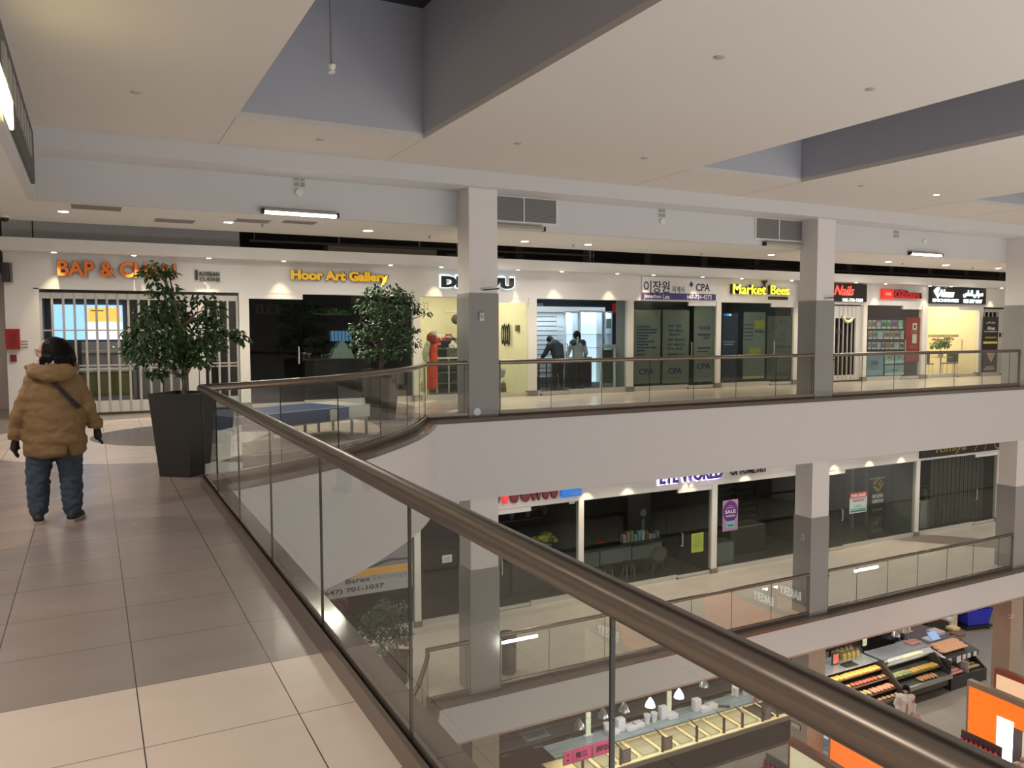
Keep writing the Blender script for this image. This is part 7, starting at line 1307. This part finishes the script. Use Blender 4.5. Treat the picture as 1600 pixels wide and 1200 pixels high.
o = MB(); foliage(o, [(14.25, 13.95, ZG+.75, .16, 60)], .12, random.Random(3)); o = o.build('green_bunch', MATS['bright_leaf']); tag(o, 'green leafy bunch on the rack of dark red bottles', 'greens')
redl = mat('pack_red_bright', (.70, .04, .03), .35, emit=.06, var=.15)
rack('rack of bright red packs in front of the tall orange panel', 20.6, 13.25, 8, redl, 2, 2, ('bright red bottle on the rack before the tall orange panel', 'bright red bottles before the tall orange panel'), mat('cap_purple', (.10, .02, .10), .4, var=0), .85)
t = thing('till_shelf', 'pale lilac lit shelf of packs in front of the tall orange panel', 'shelf', (21.2, 12, ZG)); lil = mat('shelf_lilac', (.45, .42, .68), .3, emit=.25, var=.2, scale=12)
MB().box(20.9, 21.75, 9.0, 12.1, ZG+.93, ZG+.98).build('shelf_board', lil, t); MB().box(20.95, 21.7, 9.05, 12.05, ZG+.001, ZG+.93).build('body', mat('till_body', (.10, .10, .12), .5), t); MB().box(20.9, 20.93, 9.0, 12.1, ZG+.80, ZG+.93).build('price_strip', mat('strip_lilac', (.5, .45, .7), .3, var=.4, scale=20), t)
cold = [(.55, .48, .36), (.62, .55, .60), (.45, .30, .25), (.30, .28, .5), (.6, .4, .3)]
for k in range(16):
    for r in range(2):
        o = MB().box(21.05+r*.3, 21.25+r*.3, 12.0-.18*k-.13, 12.0-.18*k, ZG+.98, ZG+1.14+.04*((k+r) % 3), .02).build('snack_pack', mat('snack%d' % ((k+r*2) % 5), cold[(k+r*2) % 5], .4, var=.3, scale=20)); tag(o, '%s snack pack on the lilac shelf before the orange panel' % ('beige', 'lilac', 'brown', 'violet', 'peach')[(k+r*2) % 5], 'snack pack', ('beige', 'lilac', 'brown', 'violet', 'peach')[(k+r*2) % 5]+' snack packs on the lilac shelf')
t = thing('sign_plate', 'small pale plate on the lower part of the second column', 'plate', (15.69, 14.2, ZG+2.2)); p = PX(1241, 1132, 15.7); MB().box(15.68, 15.70, p.y-.22, p.y+.10, p.z-.07, p.z+.07).build('frame', c_blk, t); MB().box(15.672, 15.68, p.y-.20, p.y+.08, p.z-.055, p.z+.055).build('plate', pm('plate_pale', (.5, .47, .38)), t)
o = textp('number_mark', '2', (1575, 967), (1585, 966), (1575, 961), 14.0, pm('number_pale', (.55, .47, .38)), None, depth=.004); tag(o, 'pale number painted on the third column at ground level', 'number')
t = thing('water_pack', 'pale blue water bottles pack standing right of the second column foot', 'water pack', (17.0, 15.0, ZG)); p = PZ(1291, 1165, ZG+.6); wat = mat('water_blue', (.20, .33, .45), .15, var=.5, scale=14); MB().box(p.x-.25, p.x+.25, p.y-.25, p.y+.25, ZG+.001, ZG+.95, .03).build('body', wat, t); MB().box(p.x-.26, p.x+.26, p.y-.26, p.y+.26, ZG+.5, ZG+.6, .02).build('band', pm('water_band', (.5, .55, .6)), t)
# bakery board hanging on the near side of the hall (reflected in the middle glass)
# customer walking on the ground floor
puf = mat('puffer_white', (.62, .59, .54), .55, var=.06); leg = mat('leggings_black', (.012, .012, .014), .7, var=0)
def puffer(t):
    mb = MB(); limb(mb, [(0, .02, 1.52), (0, -.02, 1.36)], [.125, .115]); fuse('dark_hood', mb, mat('hood_black', (.012, .011, .012), .85, var=.1), t, .014, 4)
    mb = MB(); mb.tube([(0, .165, 1.33), (.01, .20, 1.0), (.02, .21, .72)], .010, 6); mb.build('zip', c_blk, t).location = (0, 0, 0)
pp = PZ(1412, 1128, ZG+.65)
simple_person('customer in a white puffer jacket with a dark scarf walking on the ground floor', (21.75, 15.65, ZG), PI*.80, (0, 0, .88), (0, .02, 1.22), (0, .03, 1.37), (.01, .05, 1.50), -.5, -.1,
              [((-.19, .02, 1.27), (-.26, -.02, 1.0), (-.23, .10, .78)), ((.19, .02, 1.27), (.26, -.02, 1.0), (.24, .12, .78))], [((-.09, 0, .80), (-.10, .10, .45), (-.10, .05, .08)), ((.09, 0, .80), (.10, .0, .44), (.10, -.12, .10))], puf, leg, shm, top_extra=puffer, bulk=1.18, top_len=.16, hr=1.05)
t = thing('shopping_bag', 'red bag carried by the customer in the white puffer jacket', 'bag', (21.5, 15.5, ZG)); p = PZ(1430, 1106, ZG+.75); q = Vector((21.75, 15.65, 0))+Matrix.Rotation(PI*.80, 3, 'Z') @ Vector((-.36, .10, 0)); MB().box(q.x-.06, q.x+.06, q.y-.16, q.y+.16, ZG+.30, ZG+.62, .03).build('bag_body', mat('bag_red', (.50, .03, .03), .5), t); mb = MB(); mb.tube([(q.x, q.y-.1, ZG+.6), (q.x, q.y, ZG+.74), (q.x, q.y+.1, ZG+.6)], .012, 6); mb.build('handle', mat('bag_red', (.5, .03, .03)), t)
# ------------------------------------------------------------------ bakery boards and produce stands on the near side of the market (seen mirrored in the middle-level glass)
for (xa, ya, xb, yb_, l) in ((1218, 925, 1251, 938, 'first'), (1177, 934, 1208, 947, 'second'), (987, 975, 1022, 990, 'third'), (934, 988, 966, 1003, 'fourth')):
    A, B_ = PZ(xa, ya, -8.2), PZ(xb, yb_, -8.2)
    A, B_ = Vector((A.x, 28.08-A.y, 0)), Vector((B_.x, 28.08-B_.y, 0)); d = A-B_; L = d.length; ang = math.atan2(d.y, d.x); c = (A+B_)/2
    t = thing('hanging_sign', 'dark hanging bakery board over the near side of the market, %s of four' % l, 'sign', (c.x, c.y, 0))
    bd = MB().box(-L*.62, L*.62, .0, .05, -8.35, -7.75).build('board', blk, None); bd.parent = t
    tx = text('letters', 'BAKERY', -L*.5, L*.5, -8.22, -7.9, -.001, mat('bakery_lit', (1, .98, .95), .4, emit=2.2, var=0), None, depth=.01, bold=.01); tx.parent = t
    rd_ = MB()
    for x in (-L*.5, L*.5): rd_.tube([(x, .025, -7.75), (x, .025, -3.5)], .012, 6)
    r_ = rd_.build('hanger_rods', c_blk, None); r_.parent = t
    n = Vector((-math.sin(ang), math.cos(ang)))
    t.rotation_euler = (0, 0, ang)
